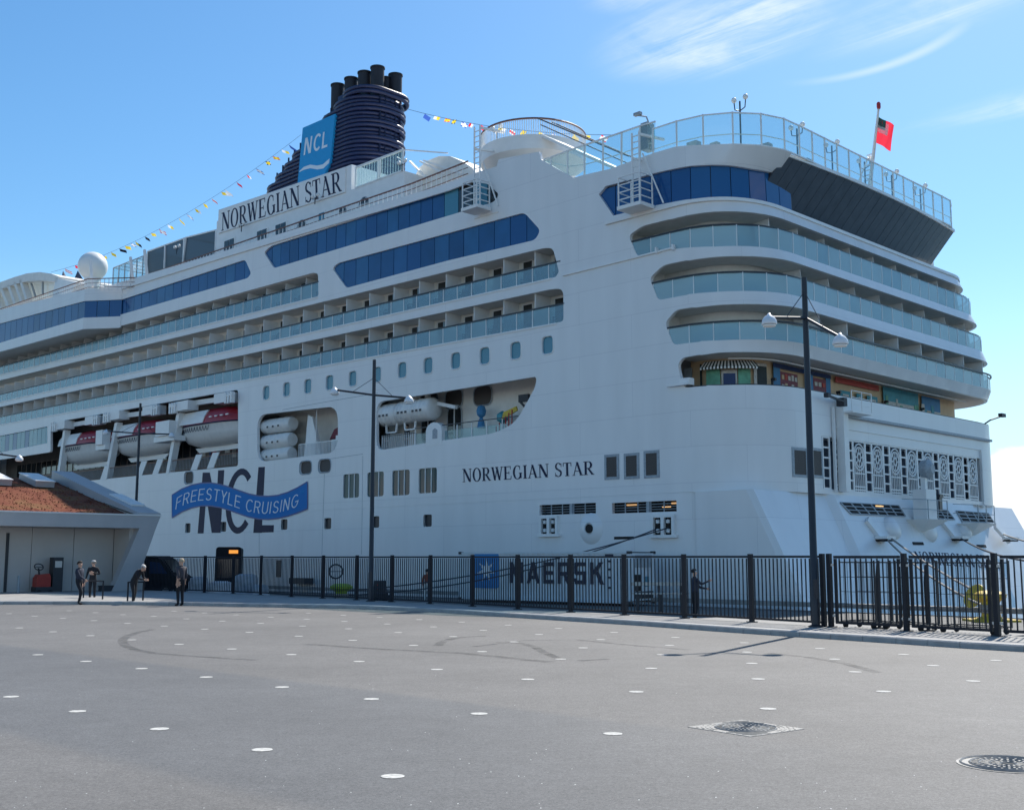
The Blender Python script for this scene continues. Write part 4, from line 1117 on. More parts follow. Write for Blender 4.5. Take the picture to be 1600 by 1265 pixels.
for u, z, w_, h_ in ovals:
    m_ = MB(); m_.box((u, .14, z), (w_ + .1, .05, h_ + .1)); m_.build('oval_window', M['brown_glass'], SHIP)
    fr = MB(); fr.tube([(u + x, 0, z + y) for x, y in rounded([(-w_ / 2 - .05, -h_ / 2 - .05), (w_ / 2 + .05, -h_ / 2 - .05), (w_ / 2 + .05, h_ / 2 + .05), (-w_ / 2 - .05, h_ / 2 + .05)], .42)], .05, 6, closed=True); fr.build('window_frame', M['grey_trim'], SHIP)
for u, z in hats:
    m_ = MB(); m_.box((u, .2, z), (1.0, .05, .95)); m_.build('hatch', M['rail_dark'], SHIP)
# vents with grey frames
vents = []
for x0, x1, y0, y1 in ((945, 967.5, 709.5, 749), (975.5, 999, 707.5, 748), (1006.5, 1030.5, 703.5, 746.5), (1237.5, 1261, 699, 745.5), (1268, 1285, 700, 746.5)):
    a, b = uv(x0, (y0 + y1) / 2)[0], uv(x1, (y0 + y1) / 2)[0]
    za, zb_ = uv((x0 + x1) / 2, y1)[1], uv((x0 + x1) / 2, y0)[1]
    fr = MB(); us = [a, (a + b) / 2, b]; g = .16
    def seg(u0, u1, z0, z1, d0, d1, m_):
        m_.hexa([P(u0, z0, d0), P(u1, z0, d0), P(u1, z0, d1), P(u0, z0, d1)], [P(u0, z1, d0), P(u1, z1, d0), P(u1, z1, d1), P(u0, z1, d1)])
    seg(a, b, za, za + g, -.05, .03, fr); seg(a, b, zb_ - g, zb_, -.05, .03, fr); seg(a, a + g, za + g, zb_ - g, -.05, .03, fr); seg(b - g, b, za + g, zb_ - g, -.05, .03, fr)
    vo = fr.build('vent_frame', M['grey_trim'], SHIP)
    vm = MB(); seg(a + g, b - g, za + g, zb_ - g, -.03, .02, vm); vm.build('vent_mesh', M['brown_glass'], vo)
    lv = MB(); z = za + g + .1
    while z < zb_ - g: seg(a + g, b - g, z, z + .035, -.045, -.031, lv); z += .16
    stuff(lv.build('vent_louvres', M['brown_glass'], vo))
# mooring slots on the side: recess, deck lights, bars
for i, (u0, u1, z0, z1) in enumerate(slots):
    bx = MB(); bx.box(((u0 + u1) / 2, 2.6, (z0 + z1) / 2), (u1 - u0 + .6, .1, z1 - z0 + 1)); bx.build('mooring_bay', M['grey_dark'], SHIP)
    pl = MB(); pl.box(((u0 + u1) / 2, .32, (z0 + z1) / 2), (u1 - u0 + .2, .06, z1 - z0 + .2)) if False else None
    ba = MB(); n_ = 5
    for k in range(1, n_): ba.box((u0 + (u1 - u0) * k / n_, .1, (z0 + z1) / 2), (.05, .05, z1 - z0))
    ba.box(((u0 + u1) / 2 + .3, .1, (z0 + z1) / 2), (.22, .16, z1 - z0))
    for k in (1, 2, 3): ba.box(((u0 + u1) / 2, .12, z0 + (z1 - z0) * k / 4), (u1 - u0, .03, .03))
    ba.build('slot_bars', M['grey_trim'], SHIP)
    if i == 1:
        for f_ in (.2, .88, .74):
            lt = MB(); lt.box((u0 + (u1 - u0) * f_, .7, z1 - .12 - (.18 if f_ == .74 else 0)), (.75 if f_ < .5 else .6, .06, .07)); lt.build('deck_light', M['tube_lit'], SHIP)
    back_ = MB(); back_.box(((u0 + u1) / 2, .75, (z0 + z1) / 2), (u1 - u0 + .3, .05, z1 - z0 + .3)); back_.build('slot_back', M['iron_dark'], SHIP)
# roller fairleads, hawse pipe
for x0, x1, y0, y1 in ((845.5, 874, 805.5, 838), (1020, 1056.5, 803.5, 840)):
    a, b = uv(x0, 822)[0], uv(x1, 822)[0]; zb_, za = uv((x0 + x1) / 2, y0)[1], uv((x0 + x1) / 2, y1)[1]; g = .17; w_ = b - a
    fm = MB(); cy = -.07
    fm.box(((a + b) / 2, cy, za + g / 2), (w_ + .3, .34, g)); fm.box(((a + b) / 2, cy, zb_ - g / 2), (w_, .3, g))
    for f_ in (0.06, .5, .94): fm.box((a + w_ * f_, cy, (za + zb_) / 2), (g * (1.3 if f_ == .5 else 1), .3, zb_ - za - 2 * g - .004))
    fo = fm.build('roller_fairlead', M['white'], SHIP)
    bk = MB(); bk.box(((a + b) / 2, -.012, (za + zb_) / 2), (w_ - g * 1.3, .018, zb_ - za - g * 2)); bk.build('fairlead_opening', M['iron_dark'], fo)
    for f_ in (.28, .72):
        for zz_ in (.3, .7):
            rm = MB(); rm.lathe((a + w_ * f_, -.12, za + (zb_ - za) * zz_ - .12), [(.05, 0), (.14, .05), (.1, .12), (.14, .19), (.05, .24)], 10); rm.build('roller', M['white'], fo)
hu, hz = uv(928.5, 825.5)
hm = MB(); Ax = (Vector((1, 0, 0)), Vector((0, 0, 1)), Vector((0, -1, 0)))
hm.lathe((hu - .25, .0, hz), [(.95, .0), (.9, .04), (.55, .18), (.36, .22), (.3, .14)], 24, Ax); hm.build('hawse_boss', M['hull'], SHIP, smooth=50)
hm = MB(); hm.lathe((hu - .25, -.0, hz), [(.27, .16), (.27, .225)], 20, Ax); hm.build('hawse_pipe', M['iron_dark'], SHIP)
du, dz = uv(975, 840); dh = MB(); dh.box((du, .0, dz), (1.5, .04, .16)); dh.build('drain_slot', M['iron_dark'], SHIP)
du, dz = uv(436, 888); dh = MB(); dh.box((du, .0, dz), (.75, .05, 1.35)); dh.build('shell_door', M['rail_dark'], SHIP)
du, dz = uv(477, 907); dh = MB(); dh.box((du, -.4, dz), (2.2, .8, .45)); dh.build('pontoon_step', M['grey_dark'], SHIP)
# weld seams
sm_ = MB()
for pts in ([(405, 735), (405, 866)], [(567, 712), (565, 866)], [(507, 740), (503, 866)], [(441, 640), (508, 628), (590, 614)], [(507, 718), (567, 709)]):
    q = QL(pts)
    for a, b in zip(q[:-1], q[1:]): sm_.bar((a[0], -.004, a[1]), (b[0], -.004, b[1]), .035, .012, (0, 1, 0))
stuff(sm_.build('weld_seams', M['grey_trim'], SHIP))
# rubbing strip from row one to the stern openings
rb = MB(); q = QL([(880, 430.5), (985, 404.5), (1056, 386.5)])
for a, b in zip(q[:-1], q[1:]): rb.bar((a[0], -.05, a[1]), (b[0], -.05, b[1]), .1, .12, (0, 1, 0))
for px, py in ((1028, 392), (1054, 387)): a = sv(px, py); rb.box((a[0], -.12, a[1]), (.1, .24, .35))
rb.build('rubbing_strip', M['white'], SHIP)
for r_, u0, u1 in ((r1b, UF, sv(862, 434)[0]), (r2b, UF, sv(870, 503)[0]), (r0b, UF, sv(497, 463)[0])):
    g_ = MB(); g_.bar((u0, -.03, r_(u0) - .06), (u1, -.03, r_(u1) - .06), .06, .1); g_.build('deck_edge_gutter', M['white'], SHIP)
# ---- roofs that close the ship, so that the sun only enters where it does on the real one
def lid(name, u0, u1, z, d, mt, zf=None):
    m_ = MB(); us = steps(u0, u1); zf = zf or (lambda u: z)
    L_ = [P(u, zf(u), d) for u in us]
    for a, b, ua, ub in zip(L_[:-1], L_[1:], us[:-1], us[1:]):
        m_.face([a, b, (b[0], 17.4, b[2]), (a[0], 17.4, a[2])])
        m_.face([(a[0], 17.4, a[2]), (b[0], 17.4, b[2]), (b[0], 34.6, b[2]), (a[0], 34.6, a[2])])
    return m_.build(name, mt, SHIP)
zdk = line(top_pts[1][:2], top_pts[3][:2])
tl = [p for p in top_pts[:8]]
def top_z(u):
    xs = [p[0] for p in tl]; return float(np.interp(u, xs, [p[1] for p in tl]))
m_ = MB()
us = [UL, -110, -80, -58, -43, -31, -25.5, -20.5]
for a, b in zip(us[:-1], us[1:]):
    za, zb_ = top_z(a) - .3, top_z(b) - .3
    m_.face([(a, .2, za), (b, .2, zb_), (b, 34.6, zb_), (a, 34.6, za)])
m_.build('sun_deck', M['deck'], SHIP)
m_ = MB(); z_ = zt_aft - .12
m_.face([(-20.5, .24, z_ - .05), (-4.9, .24, z_), (-.6, 3.2, z_), (-.3, 8, z_), (-.3, 26, z_), (-4, 32, z_), (-20.5, 32.2, z_ - .05)]); m_.build('pool_deck', M['deck'], SHIP)
m_ = MB(); m_.face([(-20.5, .25, z_ - .1), (-20.5, 32, z_ - .1), (-20.5, 32, 28.5), (-20.5, .25, top_z(-20.5) - .3)]); m_.build('deck_step', M['white'], SHIP)
# inner core that backs every recess
m_ = MB(); m_.prism([(UL, 4.6, 0), (-15, 4.6, 0), (-11, 2.8, 0), (-7, 2.8, 0), (-3.2, 6, 0), (-3.2, 30, 0), (-7, 32, 0), (UL, 32, 0)], (0, 0, z_ - 10.4)); 
for i in range(len(m_.v)): m_.v[i] = (m_.v[i][0], m_.v[i][1], m_.v[i][2] + 10.2)
core = m_.build('inner_bulkhead', M['white'], SHIP)
m_ = MB(); m_.box((-95, 34.2, 15), (150, .2, 26)); m_.box((-13, 34.2, 11), (13, .2, 20)); m_.box((UL, 17, 13), (.2, 34, 31)); m_.build('starboard_shell', M['white'], SHIP)
# ---- lifeboat bay
u0b, u1b = -111, sv(372, 700)[0]; zb1 = sv(259, 738.5)[1]
m_ = MB(); m_.box(((u0b + u1b) / 2 + 1, 4.4, 13.5), (u1b - u0b + 6, .15, 8.6)); m_.build('promenade_wall', M['bay_shade'], SHIP)
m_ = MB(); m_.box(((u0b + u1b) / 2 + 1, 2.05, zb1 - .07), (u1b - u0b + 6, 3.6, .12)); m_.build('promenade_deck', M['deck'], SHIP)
m_ = MB(); m_.box(((u0b + u1b) / 2 + 1, 2.1, 17.05), (u1b - u0b + 6, 3.7, .15)); m_.build('bay_ceiling', M['bay_shade'], SHIP)
m_ = MB(); m_.box((u1b + .35, 2.1, 13.6), (.15, 3.7, 7)); m_.build('bay_end_wall', M['white'], SHIP)
m_ = MB()
for k in range(30): m_.box((u1b - 15 - k * 1.45, 4.30, 12.5), (1.1, .06, 1.5))
stuff(m_.build('promenade_windows', M['dark_glass'], SHIP))
# rail with white slanted ladders boards, painted wall figures left as plain colour patches
rl_ = MB(); bars = MB()
zr1 = zb1 + 1.1
rl_.bar((u0b, .12, zr1), (u1b, .12, zr1), .07); rl_.bar((u0b, .12, zb1 + .12), (u1b, .12, zb1 + .12), .04)
rl_.build('promenade_rail', M['rail_wood'], SHIP)
u = u1b
while u > u0b: bars.box((u, .12, zb1 + .6), (.025, .025, 1.0)); u -= .26
stuff(bars.build('promenade_rail_bars', M['grey_trim'], SHIP))
for px in (360, 333, 307, 247, 222, 165):
    u = sv(px, 712)[0]; m_ = MB(); q = [(u - 1.0, .0, zb1 + .0), (u + .1, .0, zb1), (u + 1.0, .0, zb1 + 1.35), (u - .1, .0, zb1 + 1.35)]
    if px in (333, 307, 247, 222, 165): m_.prism(q, (0, .09, 0)); m_.build('embarkation_board', M['white'], SHIP)
random.seed(3)
for k in range(22):
    u = u1b - .6 - k * .62 - random.random() * .2; mt = random.choice([M['m_navy'], M['white'], M['m_red'], M['m_maroon'], M['white'], M['m_blue'], M['m_pale']]); m_ = MB()
    m_.box((u, 4.3, zb1 + random.uniform(1.7, 2.6)), (random.uniform(.5, .9), .05, random.uniform(.5, 1.2))); m_.build('wall_patch', mt, SHIP)
# davits
def davit(px_lo, py_lo, px_hi, py_hi):
    a = sv(px_lo, py_lo); b = sv(px_hi, py_hi)
    m_ = MB(); m_.hexa([Vector((a[0] + dx, .25 + dy, a[1] - .2)) for dx, dy in ((-.28, -.3), (.28, -.3), (.28, .3), (-.28, .3))], [Vector((b[0] + dx, .25 + dy, b[1])) for dx, dy in ((-.28, -.3), (.28, -.3), (.28, .3), (-.28, .3))])
    m_.build('davit_leg', M['white'], SHIP)
davit(91, 742, 101, 672); davit(165, 746, 182, 660); davit(262, 737, 279, 645)
def davit_head(px, py, flip=1):
    a = sv(px, py); m_ = MB()
    m_.box((a[0] - flip * 1.3, .1, a[1] - .15), (2.6, 1.1, .85)); m_.build('davit_arm', M['white'], SHIP)
    h = MB()
    for o_ in (-.45, 0, .45): h.prism([(a[0] + o_ - .12, -.62, a[1] - .75), (a[0] + o_ + .12, -.62, a[1] - .75), (a[0] + o_ + .12, -.62, a[1] + .15), (a[0] + o_ - .12, -.62, a[1] + .25)], (0, .35, 0))
    h.box((a[0], -.5, a[1] - .05), (1.25, .2, .2)); h.build('davit_sheave', M['white'], SHIP)
davit_head(366, 617, 1); davit_head(278, 634, -1); davit_head(250, 637, 1); davit_head(174, 649, -1); davit_head(157, 653, 1); davit_head(91, 664, -1)
for x0, x1, y0, y1 in ((254, 276, 657, 683), (160, 171, 672, 696)):
    a, b = sv(x0, y1), sv(x1, y0); m_ = MB(); m_.box(((a[0] + b[0]) / 2, -.3, (a[1] + b[1]) / 2), (b[0] - a[0], .9, b[1] - a[1])); m_.build('winch_box', M['white'], SHIP)
    m2 = MB(); m2.box(((a[0] + b[0]) / 2 - .1, .1, a[1] - .25), ((b[0] - a[0]) * 1.5, 1.2, .5)); m2.build('winch_bracket', M['white'], SHIP)
bm_ = MB()
for px0, px1, py0, py1 in ((285, 366, 632, 620), (188, 248, 650, 642), (108, 155, 664, 656)):
    a, b = sv(px0, py0), sv(px1, py1); bm_ = MB(); bm_.bar((a[0], .6, a[1] + .1), (b[0], .6, b[1] + .1), .3, .45); bm_.build('davit_beam', M['white'], SHIP)
# lifeboats: hull, canopy, white cover, grab lines
def lifeboat(px0, px1, pygun, label, first=None):
    a = YP(px0, pygun + (px1 - px0) * .10, 1.3); b = YP(px1, pygun - (px1 - px0) * .03, 1.3)
    L_ = 11.6; x0 = a[0]; x1 = x0 + L_; zg = (a[1] + b[1]) / 2
    loc = toworld(((x0 + x1) / 2, 1.95, zg))
    if first: return copy_thing(first, loc, -PI / 4, label, 'lifeboats hanging from davits')
    t = thing('lifeboat', label, 'lifeboat', loc, -PI / 4, 'lifeboats hanging from davits'); t.scale = (KS, KS, KS)
    N_ = 22; hl = L_ / 2
    def sec(s, pr):                     # s in -1..1 along the boat
        w = 1.75 * (1 - abs(s) ** 3.2) ** .62; return [(s * hl * (1 + .0), w * py_, pz * (1 - .38 * abs(s) ** 3) if pz < 0 else pz) for py_, pz in pr]
    prof = [(0, -1.85), (.35, -1.75), (.72, -1.35), (.93, -.7), (1.0, -.05), (1.03, .0), (1.03, .12), (.97, .14)]
    m_ = MB(); S_ = [-.998 + 1.996 * k / N_ for k in range(N_ + 1)]
    rows_ = []
    for s in S_:
        r = sec(s, prof); full = [(x, -y, z) for x, y, z in reversed(r)] + r[1:]; rows_.append(full)
    n = len(rows_[0]); m_.add([p for r in rows_ for p in r], [(i * n + j, i * n + j + 1, (i + 1) * n + j + 1, (i + 1) * n + j) for i in range(N_) for j in range(n - 1)])
    m_.build('hull', M['raft'], t, smooth=50)
    kl = MB(); kl.prism([(-hl * .72, -.06, -1.8), (hl * .72, -.06, -1.8), (hl * .6, -.06, -2.25), (-hl * .6, -.06, -2.25)], (0, .12, 0)); kl.build('keel', M['white'], t)
    c = MB(); pr2 = [(.99, .13), (.95, .75), (.8, 1.2), (.5, 1.5), (0, 1.6)]
    rows_ = []
    for s in [x * .95 for x in S_]:
        w = 1.75 * (1 - abs(s) ** 3.2) ** .62; hs = (1 - abs(s) ** 5 * .75)
        r = [(s * hl, w * a_, .13 + (b_ - .13) * hs) for a_, b_ in pr2]; rows_.append([(x, -y, z) for x, y, z in r] + [(x, y, z) for x, y, z in reversed(r[:-1])])
    n = len(rows_[0]); c.add([p for r in rows_ for p in r], [(i * n + j, i * n + j + 1, (i + 1) * n + j + 1, (i + 1) * n + j) for i in range(N_) for j in range(n - 1)])
    c.build('canopy', M['red_boat'], t, smooth=60)
    v = MB(); v.prism([(-hl * .78, -1.80, .2), (-hl * .02, -1.80, .2), (hl * .03, -1.74, .8), (hl * .05, -1.45, 1.35), (-hl * .70, -1.45, 1.35), (-hl * .75, -1.74, .8)], (0, .14, 0)); v.build('side_cover', M['white'], t)
    st = MB(); pts = [Vector((x * hl, -1.75 * (1 - abs(x) ** 3.2) ** .62 * 1.045, .06)) for x in [k / 12 * .97 for k in range(-12, 13)]]
    st.tube(pts, .07, 6); st.build('fender_strip', M['navy'], t)
    g = MB()
    for k in range(-10, 2):
        xa = k * .052 * 10 / 10 * hl / 5.8 * 1.0 * 1.0 * 10 / 10
        xa = k * .5; pts = []
        for q in range(7):
            f = q / 6; x = xa + .5 * f; s = x / hl; y = -1.75 * (1 - min(.99, abs(s)) ** 3.2) ** .62 * 1.0 - .04; pts.append((x, y + .0, -.1 - .42 * math.sin(PI * f) ** .8))
        g.tube(pts, .024, 4)
    g.build('grab_line', M['rail_dark'], t)
    w = MB()
    for k in range(4): w.box((hl * (.2 + .16 * k), -1.72, .62), (.42, .1, .1))
    w.build('canopy_slits', M['white'], t)
    return t
LB = lifeboat(284, 396, 660, 'red and white lifeboat nearest the stern, partly hidden by the white hull edge')
lifeboat(181, 276, 679, 'red and white lifeboat in the middle of the three, behind the thin lamp post', LB)
lifeboat(98, 176, 694, 'red and white lifeboat nearest the bow, above the terminal roof', LB)

# ---- raft bay
c0 = sv(465, 680); zf2 = sv(465, 716)[1]
m_ = MB(); m_.box((c0[0], 2.7, c0[1]), (13.4, .12, 6)); m_.build('bay_back_wall', M['soffit'], SHIP)
m_ = MB(); m_.box((c0[0], 1.5, zf2 - .15), (13.4, 2.5, .2)); m_.build('bay_floor', M['deck'], SHIP)
m_ = MB(); m_.box((c0[0], 1.5, 14.2), (13.4, 2.5, .2)); m_.build('bay_ceiling', M['soffit'], SHIP)
def raft(px, py, L_, r, lab, y=.9, first=None):
    a = YP(px, py, y); loc = toworld((a[0], y, a[1]))
    if first: return copy_thing(first, loc, -PI / 4, lab)
    t = thing('life_raft_canister', lab, 'life raft', loc, -PI / 4, 'white life raft canisters'); t.scale = (KS, KS, KS)
    X = (Vector((0, 1, 0)), Vector((0, 0, 1)), Vector((1, 0, 0)))
    m_ = MB(); h = L_ / 2; m_.lathe((0, 0, 0), [(.05, -h), (r * .8, -h + .03), (r, -h + .22), (r, h - .22), (r * .8, h - .03), (.05, h)], 20, X); m_.build('shell', M['raft'], t, smooth=50)
    b = MB()
    for k in (-.55, -.2, .2, .55): b.lathe((k * h, 0, 0), [(r + .012, -.05), (r + .03, -.02), (r + .03, .02), (r + .012, .05)], 20, X)
    b.build('strap', M['raft'], t, smooth=50)
    l = MB()
    for k in (-.38, 0, .38): l.box((k * h, -r - .005, -.12), (.22, .03, .16))
    l.build('label_plate', M['rail_dark'], t)
    return t
RF = raft(436, 664.5, 4.2, .62, 'white life raft canister at the top of the stack of three')
raft(435, 689, 4.2, .62, 'white life raft canister in the middle of the stack of three', .9, RF)
raft(434.5, 711, 4.2, .62, 'white life raft canister at the bottom of the stack of three', .9, RF)
m_ = MB(); a = sv(462, 700); b = sv(472, 655)
m_.prism([(a[0] - .1, .9, zf2), (a[0] + 2.2, .9, zf2), (a[0] + .9, .9, zf2 + 3.4), (a[0] + .3, .9, zf2 + 3.6)], (0, .3, 0)); m_.build('raft_davit', M['white'], SHIP)
m_ = MB(); p_ = sv(481, 680)
m_.tube([(p_[0], .8, zf2), (p_[0], .8, 14.1)], .05, 6); m_.build('stanchion', M['white'], SHIP)
bars = MB(); rr = MB(); ua, ub = sv(462, 710)[0], sv(528, 690)[0]; zz_ = zf2 + 1.15
rr.bar((ua, .3, zz_), (ub, .3, zz_), .06); rr.bar((ua, .3, zf2 + .1), (ub, .3, zf2 + .1), .05); rr.build('bay_rail', M['white'], SHIP)
u = ua
while u < ub: bars.box((u, .3, zf2 + .6), (.035, .035, 1.1)); u += .19
stuff(bars.build('bay_rail_bars', M['white'], SHIP))
m_ = MB(); q = sv(512, 684); m_.box((q[0], 1.4, zf2 + .7), (1.6, .9, 1.3)); m_.box((q[0], 1.4, zf2 + 1.5), (.9, .6, .35)); m_.build('capstan', M['white'], SHIP)
m_ = MB(); q = sv(500, 660); m_.prism([(q[0] - 1.6, 2.1, q[1] - 1.1), (q[0] + 1.3, 2.1, q[1] - .7), (q[0] + 1.4, 2.1, q[1] + .3), (q[0] - 1, 2.1, q[1] - .3)], (0, .3, 0)); m_.build('stowed_tender', M['m_maroon'], SHIP)

# ---- promenade bay
c0 = sv(705, 650); zf3 = sv(640, 697)[1]
m_ = MB(); m_.box((c0[0] - .5, 2.75, c0[1]), (19.5, .12, 6.2)); m_.build('bay_back_wall', M['cream'], SHIP)
m_ = MB(); m_.box((c0[0] - .5, 1.5, zf3 - .2), (19.5, 2.5, .2)); m_.build('bay_floor', M['deck'], SHIP)
m_ = MB(); m_.box((c0[0] - .5, 1.5, 14.15), (19.5, 2.5, .2)); m_.build('bay_ceiling', M['soffit'], SHIP)
def oval(name, px, py, w, h, mt, y=2.66, parent=SHIP, mull=None):
    a = YP(px, py, y); m_ = MB(); pts = rounded([(-w / 2, -h / 2), (w / 2, -h / 2), (w / 2, h / 2), (-w / 2, h / 2)], min(w, h) * .42, 5)
    m_.prism([(a[0] + x, y - .05, a[1] + z) for x, z in pts], (0, .04, 0)); o = m_.build(name, mt, parent)
    f = MB(); f.tube([(a[0] + x * 1.04, y - .05, a[1] + z * 1.04) for x, z in pts], .05, 5, closed=True); f.build('window_frame', M['grey_trim'], o)
    if mull:
        f = MB(); f.box((a[0], y - .08, a[1]), (.1, .03, h)); f.build('mullion', M['white'], o)
    return o
for px, py in ((671, 627), (710, 623), (755, 618)): oval('oval_window', px, py, 1.8, 1.35, M['brown_glass'])
for px, py in ((670, 664), (711, 661)): oval('oval_door', px, py, 1.45, 2.5, M['dark_glass'], mull=True)
def strap_raft(px, py, L_, lab): return raft(px, py, L_, .82, lab, .95)
R1 = raft(612, 648, 2.25, .82, 'white life raft canister next to the centre lamp post, first of the slung row', .9)
raft(641, 643, 2.7, .78, 'white life raft canister in the middle of the slung row', .9, R1)
raft(664, 640, 2.7, .78, 'white life raft canister at the aft end of the slung row', .9, R1)
for px, py in ((612, 663), (641, 658)):
    a = YP(px, py, .7); m_ = MB()
    for s in (-1, 1):
        m_.bar((a[0] + s * .7, .7, a[1] + .6), (a[0] + s * .55, .7, a[1] - .6), .12)
    m_.bar((a[0] - .7, .7, a[1] + .1), (a[0] + .7, .7, a[1] + .1), .1); m_.bar((a[0] - .55, .7, a[1] - .6), (a[0] + .55, .7, a[1] - .6), .1); m_.build('raft_cradle', M['white'], SHIP)
m_ = MB(); a = YP(650, 632, 1.2); m_.bar((a[0] - 2, 1.2, a[1] + .9), (a[0] + 4.4, 1.2, a[1] - .6), .25); m_.bar((a[0] + 1.2, 1.2, a[1] + 1.5), (a[0] + 1.4, 1.2, a[1] - .5), .3); m_.build('raft_crane', M['white'], SHIP)
rr = MB(); bars = MB(); ua, ub = sv(594, 690)[0], sv(645, 690)[0]; ux = sv(806, 655)[0]; zz_ = zf3 + 1.15
rr.bar((ua, .2, zz_ - .2), (ub, .2, zz_ - .2), .06); rr.bar((ub, .2, zz_ + .12), (ux, .2, zz_ + .12), .06); rr.build('promenade_rail', M['rail_dark'], SHIP)
u = ua
while u < ub: bars.box((u, .2, zf3 + .5), (.05, .05, 1.05)); u += .23
stuff(bars.build('promenade_rail_bars', M['white'], SHIP))
m_ = MB(); m_.box(((ub + ux) / 2 - .6, .28, zf3 + .42), (ux - ub - 1, .03, .9)); m_.build('clear_screen', M['clear'], SHIP)
m_ = MB(); 
for k in range(7): m_.box((ub + (ux - ub - 1.5) * k / 6, .24, zf3 + .6), (.06, .06, 1.2))
stuff(m_.build('screen_posts', M['white'], SHIP))
a = sv(678, 677); m_ = MB(); m_.prism([(a[0] - .85, -.02, zf3 - .1), (a[0] + .85, -.02, zf3 - .1)] + [(a[0] + .85 * math.cos(t), -.02, zf3 + .9 + .62 * math.sin(t)) for t in [k * PI / 8 for k in range(9)]], (0, .5, 0)); m_.build('chock', M['white'], SHIP)
a = sv(680, 676); m_ = MB(); m_.prism([(a[0] - .25, -.04, zf3 + .35), (a[0] + .25, -.04, zf3 + .35), (a[0] + .25, -.04, zf3 + .95), (a[0], -.04, zf3 + 1.1), (a[0] - .25, -.04, zf3 + .95)], (0, .03, 0)); m_.build('chock_opening', M['grey_trim'], SHIP)
m_ = MB(); a = sv(775, 668)
for k in range(6): m_.bar((a[0] - .9 + k * .3, .9, a[1] - .6 + k * .14), (a[0] - .9 + k * .3, .9, a[1] + .25 + k * .2), .06)
m_.build('stair_rail', M['red'], SHIP)
m_ = MB(); a = YP(752, 655, 1.8); m_.lathe((a[0], 1.8, a[1] - .6), [(.3, 0), (.22, .5), (.1, .7), (.3, .9), (.36, 1.2), (.25, 1.5), (.05, 1.6)], 12); m_.build('blue_lantern', M['m_blue'], SHIP)
m_ = MB(); a = YP(785, 652, 1.8); m_.lathe((a[0], 1.8, a[1]), [(.05, -.45), (.4, -.2), (.4, .2), (.05, .45)], 12); m_.build('blue_buoy', M['m_teal'], SHIP)
m_ = MB(); a = YP(798, 647, 1.2); m_.prism([(a[0] - .9, 1.2, a[1] - .3), (a[0] + .6, 1.2, a[1] + .2), (a[0] + .5, 1.2, a[1] + .5), (a[0] - .7, 1.2, a[1] + .2)], (0, .1, 0)); m_.build('orange_boom', M['yellow'], SHIP)
m_ = MB(); a = YP(819, 622, 1.4); m_.box((a[0], 1.4, a[1]), (.9, .2, .5)); m_.bar((a[0] - .3, 1.3, a[1] - .2), (a[0] + .5, 1.3, a[1] - .9), .12); m_.build('floodlight', M['grey_dark'], SHIP)

# ---- forward bump-out of the observation deck and its windows
ub0 = sv(190, 480)[0]; YB = -2.4
xb1, zq = YP(131, 485, YB)
wtq, wbq = line(YP(131, 470.5, YB), YP(0, 505.5, YB)), line(YP(128, 497, YB), YP(0, 535.5, YB))
ztq, zbq = line(YP(132, 452, YB), YP(0, 484, YB)), line(YP(126, 515, YB), YP(0, 549.5, YB))
pl = [(ub0 + .0, -.03), (xb1, YB), (UF + 2, YB)]
def bump(name, zl, zh, inset, mt):
    m_ = MB()
    for (xa, ya), (xb, yb) in zip(pl[:-1], pl[1:]):
        d = Vector((xb - xa, yb - ya, 0)).normalized(); n_ = Vector((d.y, -d.x, 0)); n_ = n_ if n_.y > 0 else -n_
        o_ = n_ * inset
        m_.hexa([Vector((xa, ya, zl(xa))) + o_, Vector((xb, yb, zl(xb))) + o_, Vector((xb, yb, zl(xb))) + o_ + n_ * .3, Vector((xa, ya, zl(xa))) + o_ + n_ * .3],
                [Vector((xa, ya, zh(xa))) + o_, Vector((xb, yb, zh(xb))) + o_, Vector((xb, yb, zh(xb))) + o_ + n_ * .3, Vector((xa, ya, zh(xa))) + o_ + n_ * .3])
    return m_.build(name, mt, SHIP)
cl_ = lambda f: (lambda x: f(min(x, xb1)))
bump('bay_window_apron', cl_(zbq), cl_(wbq), 0, M['hull']); bump('bay_window_eaves', cl_(wtq), cl_(ztq), 0, M['hull'])
m_ = MB()
for z0_, nm in ((cl_(zbq), 0), (cl_(ztq), 1)):
    m_.face([(pl[0][0], 0.3, z0_(pl[0][0]) + .02), (pl[1][0], pl[1][1] + .02, z0_(pl[1][0]) + .02), (pl[2][0], pl[2][1] + .02, z0_(pl[2][0]) + .02), (pl[2][0], .3, z0_(pl[2][0]) + .02)])
m_.build('bay_window_soffit', M['soffit'], SHIP)
def bump_panes(p, q, n):
    for k in range(n):
        a = Vector(p) + (Vector(q) - Vector(p)) * (k + .02) / n; b = Vector(p) + (Vector(q) - Vector(p)) * (k + .98) / n
        d = (b - a).normalized(); n_ = Vector((d.y, -d.x)); n_ = n_ if n_.y > 0 else -n_
        a += n_ * .12; b += n_ * .12; m_ = MB(); za, zb2 = cl_(wbq), cl_(wtq)
        ring = lambda o: [Vector((a.x, a.y, za(a.x) - .1)) + o, Vector((b.x, b.y, za(b.x) - .1)) + o, Vector((b.x, b.y, zb2(b.x) + .1)) + o, Vector((a.x, a.y, zb2(a.x) + .1)) + o]
        m_.hexa(ring(Vector((0, 0, 0))), ring(Vector((n_.x, n_.y, 0)) * .05)); m_.build('window_pane', random.choice(BL), SHIP)
bump_panes(pl[0], pl[1], 3); bump_panes(pl[1], pl[2], 24)
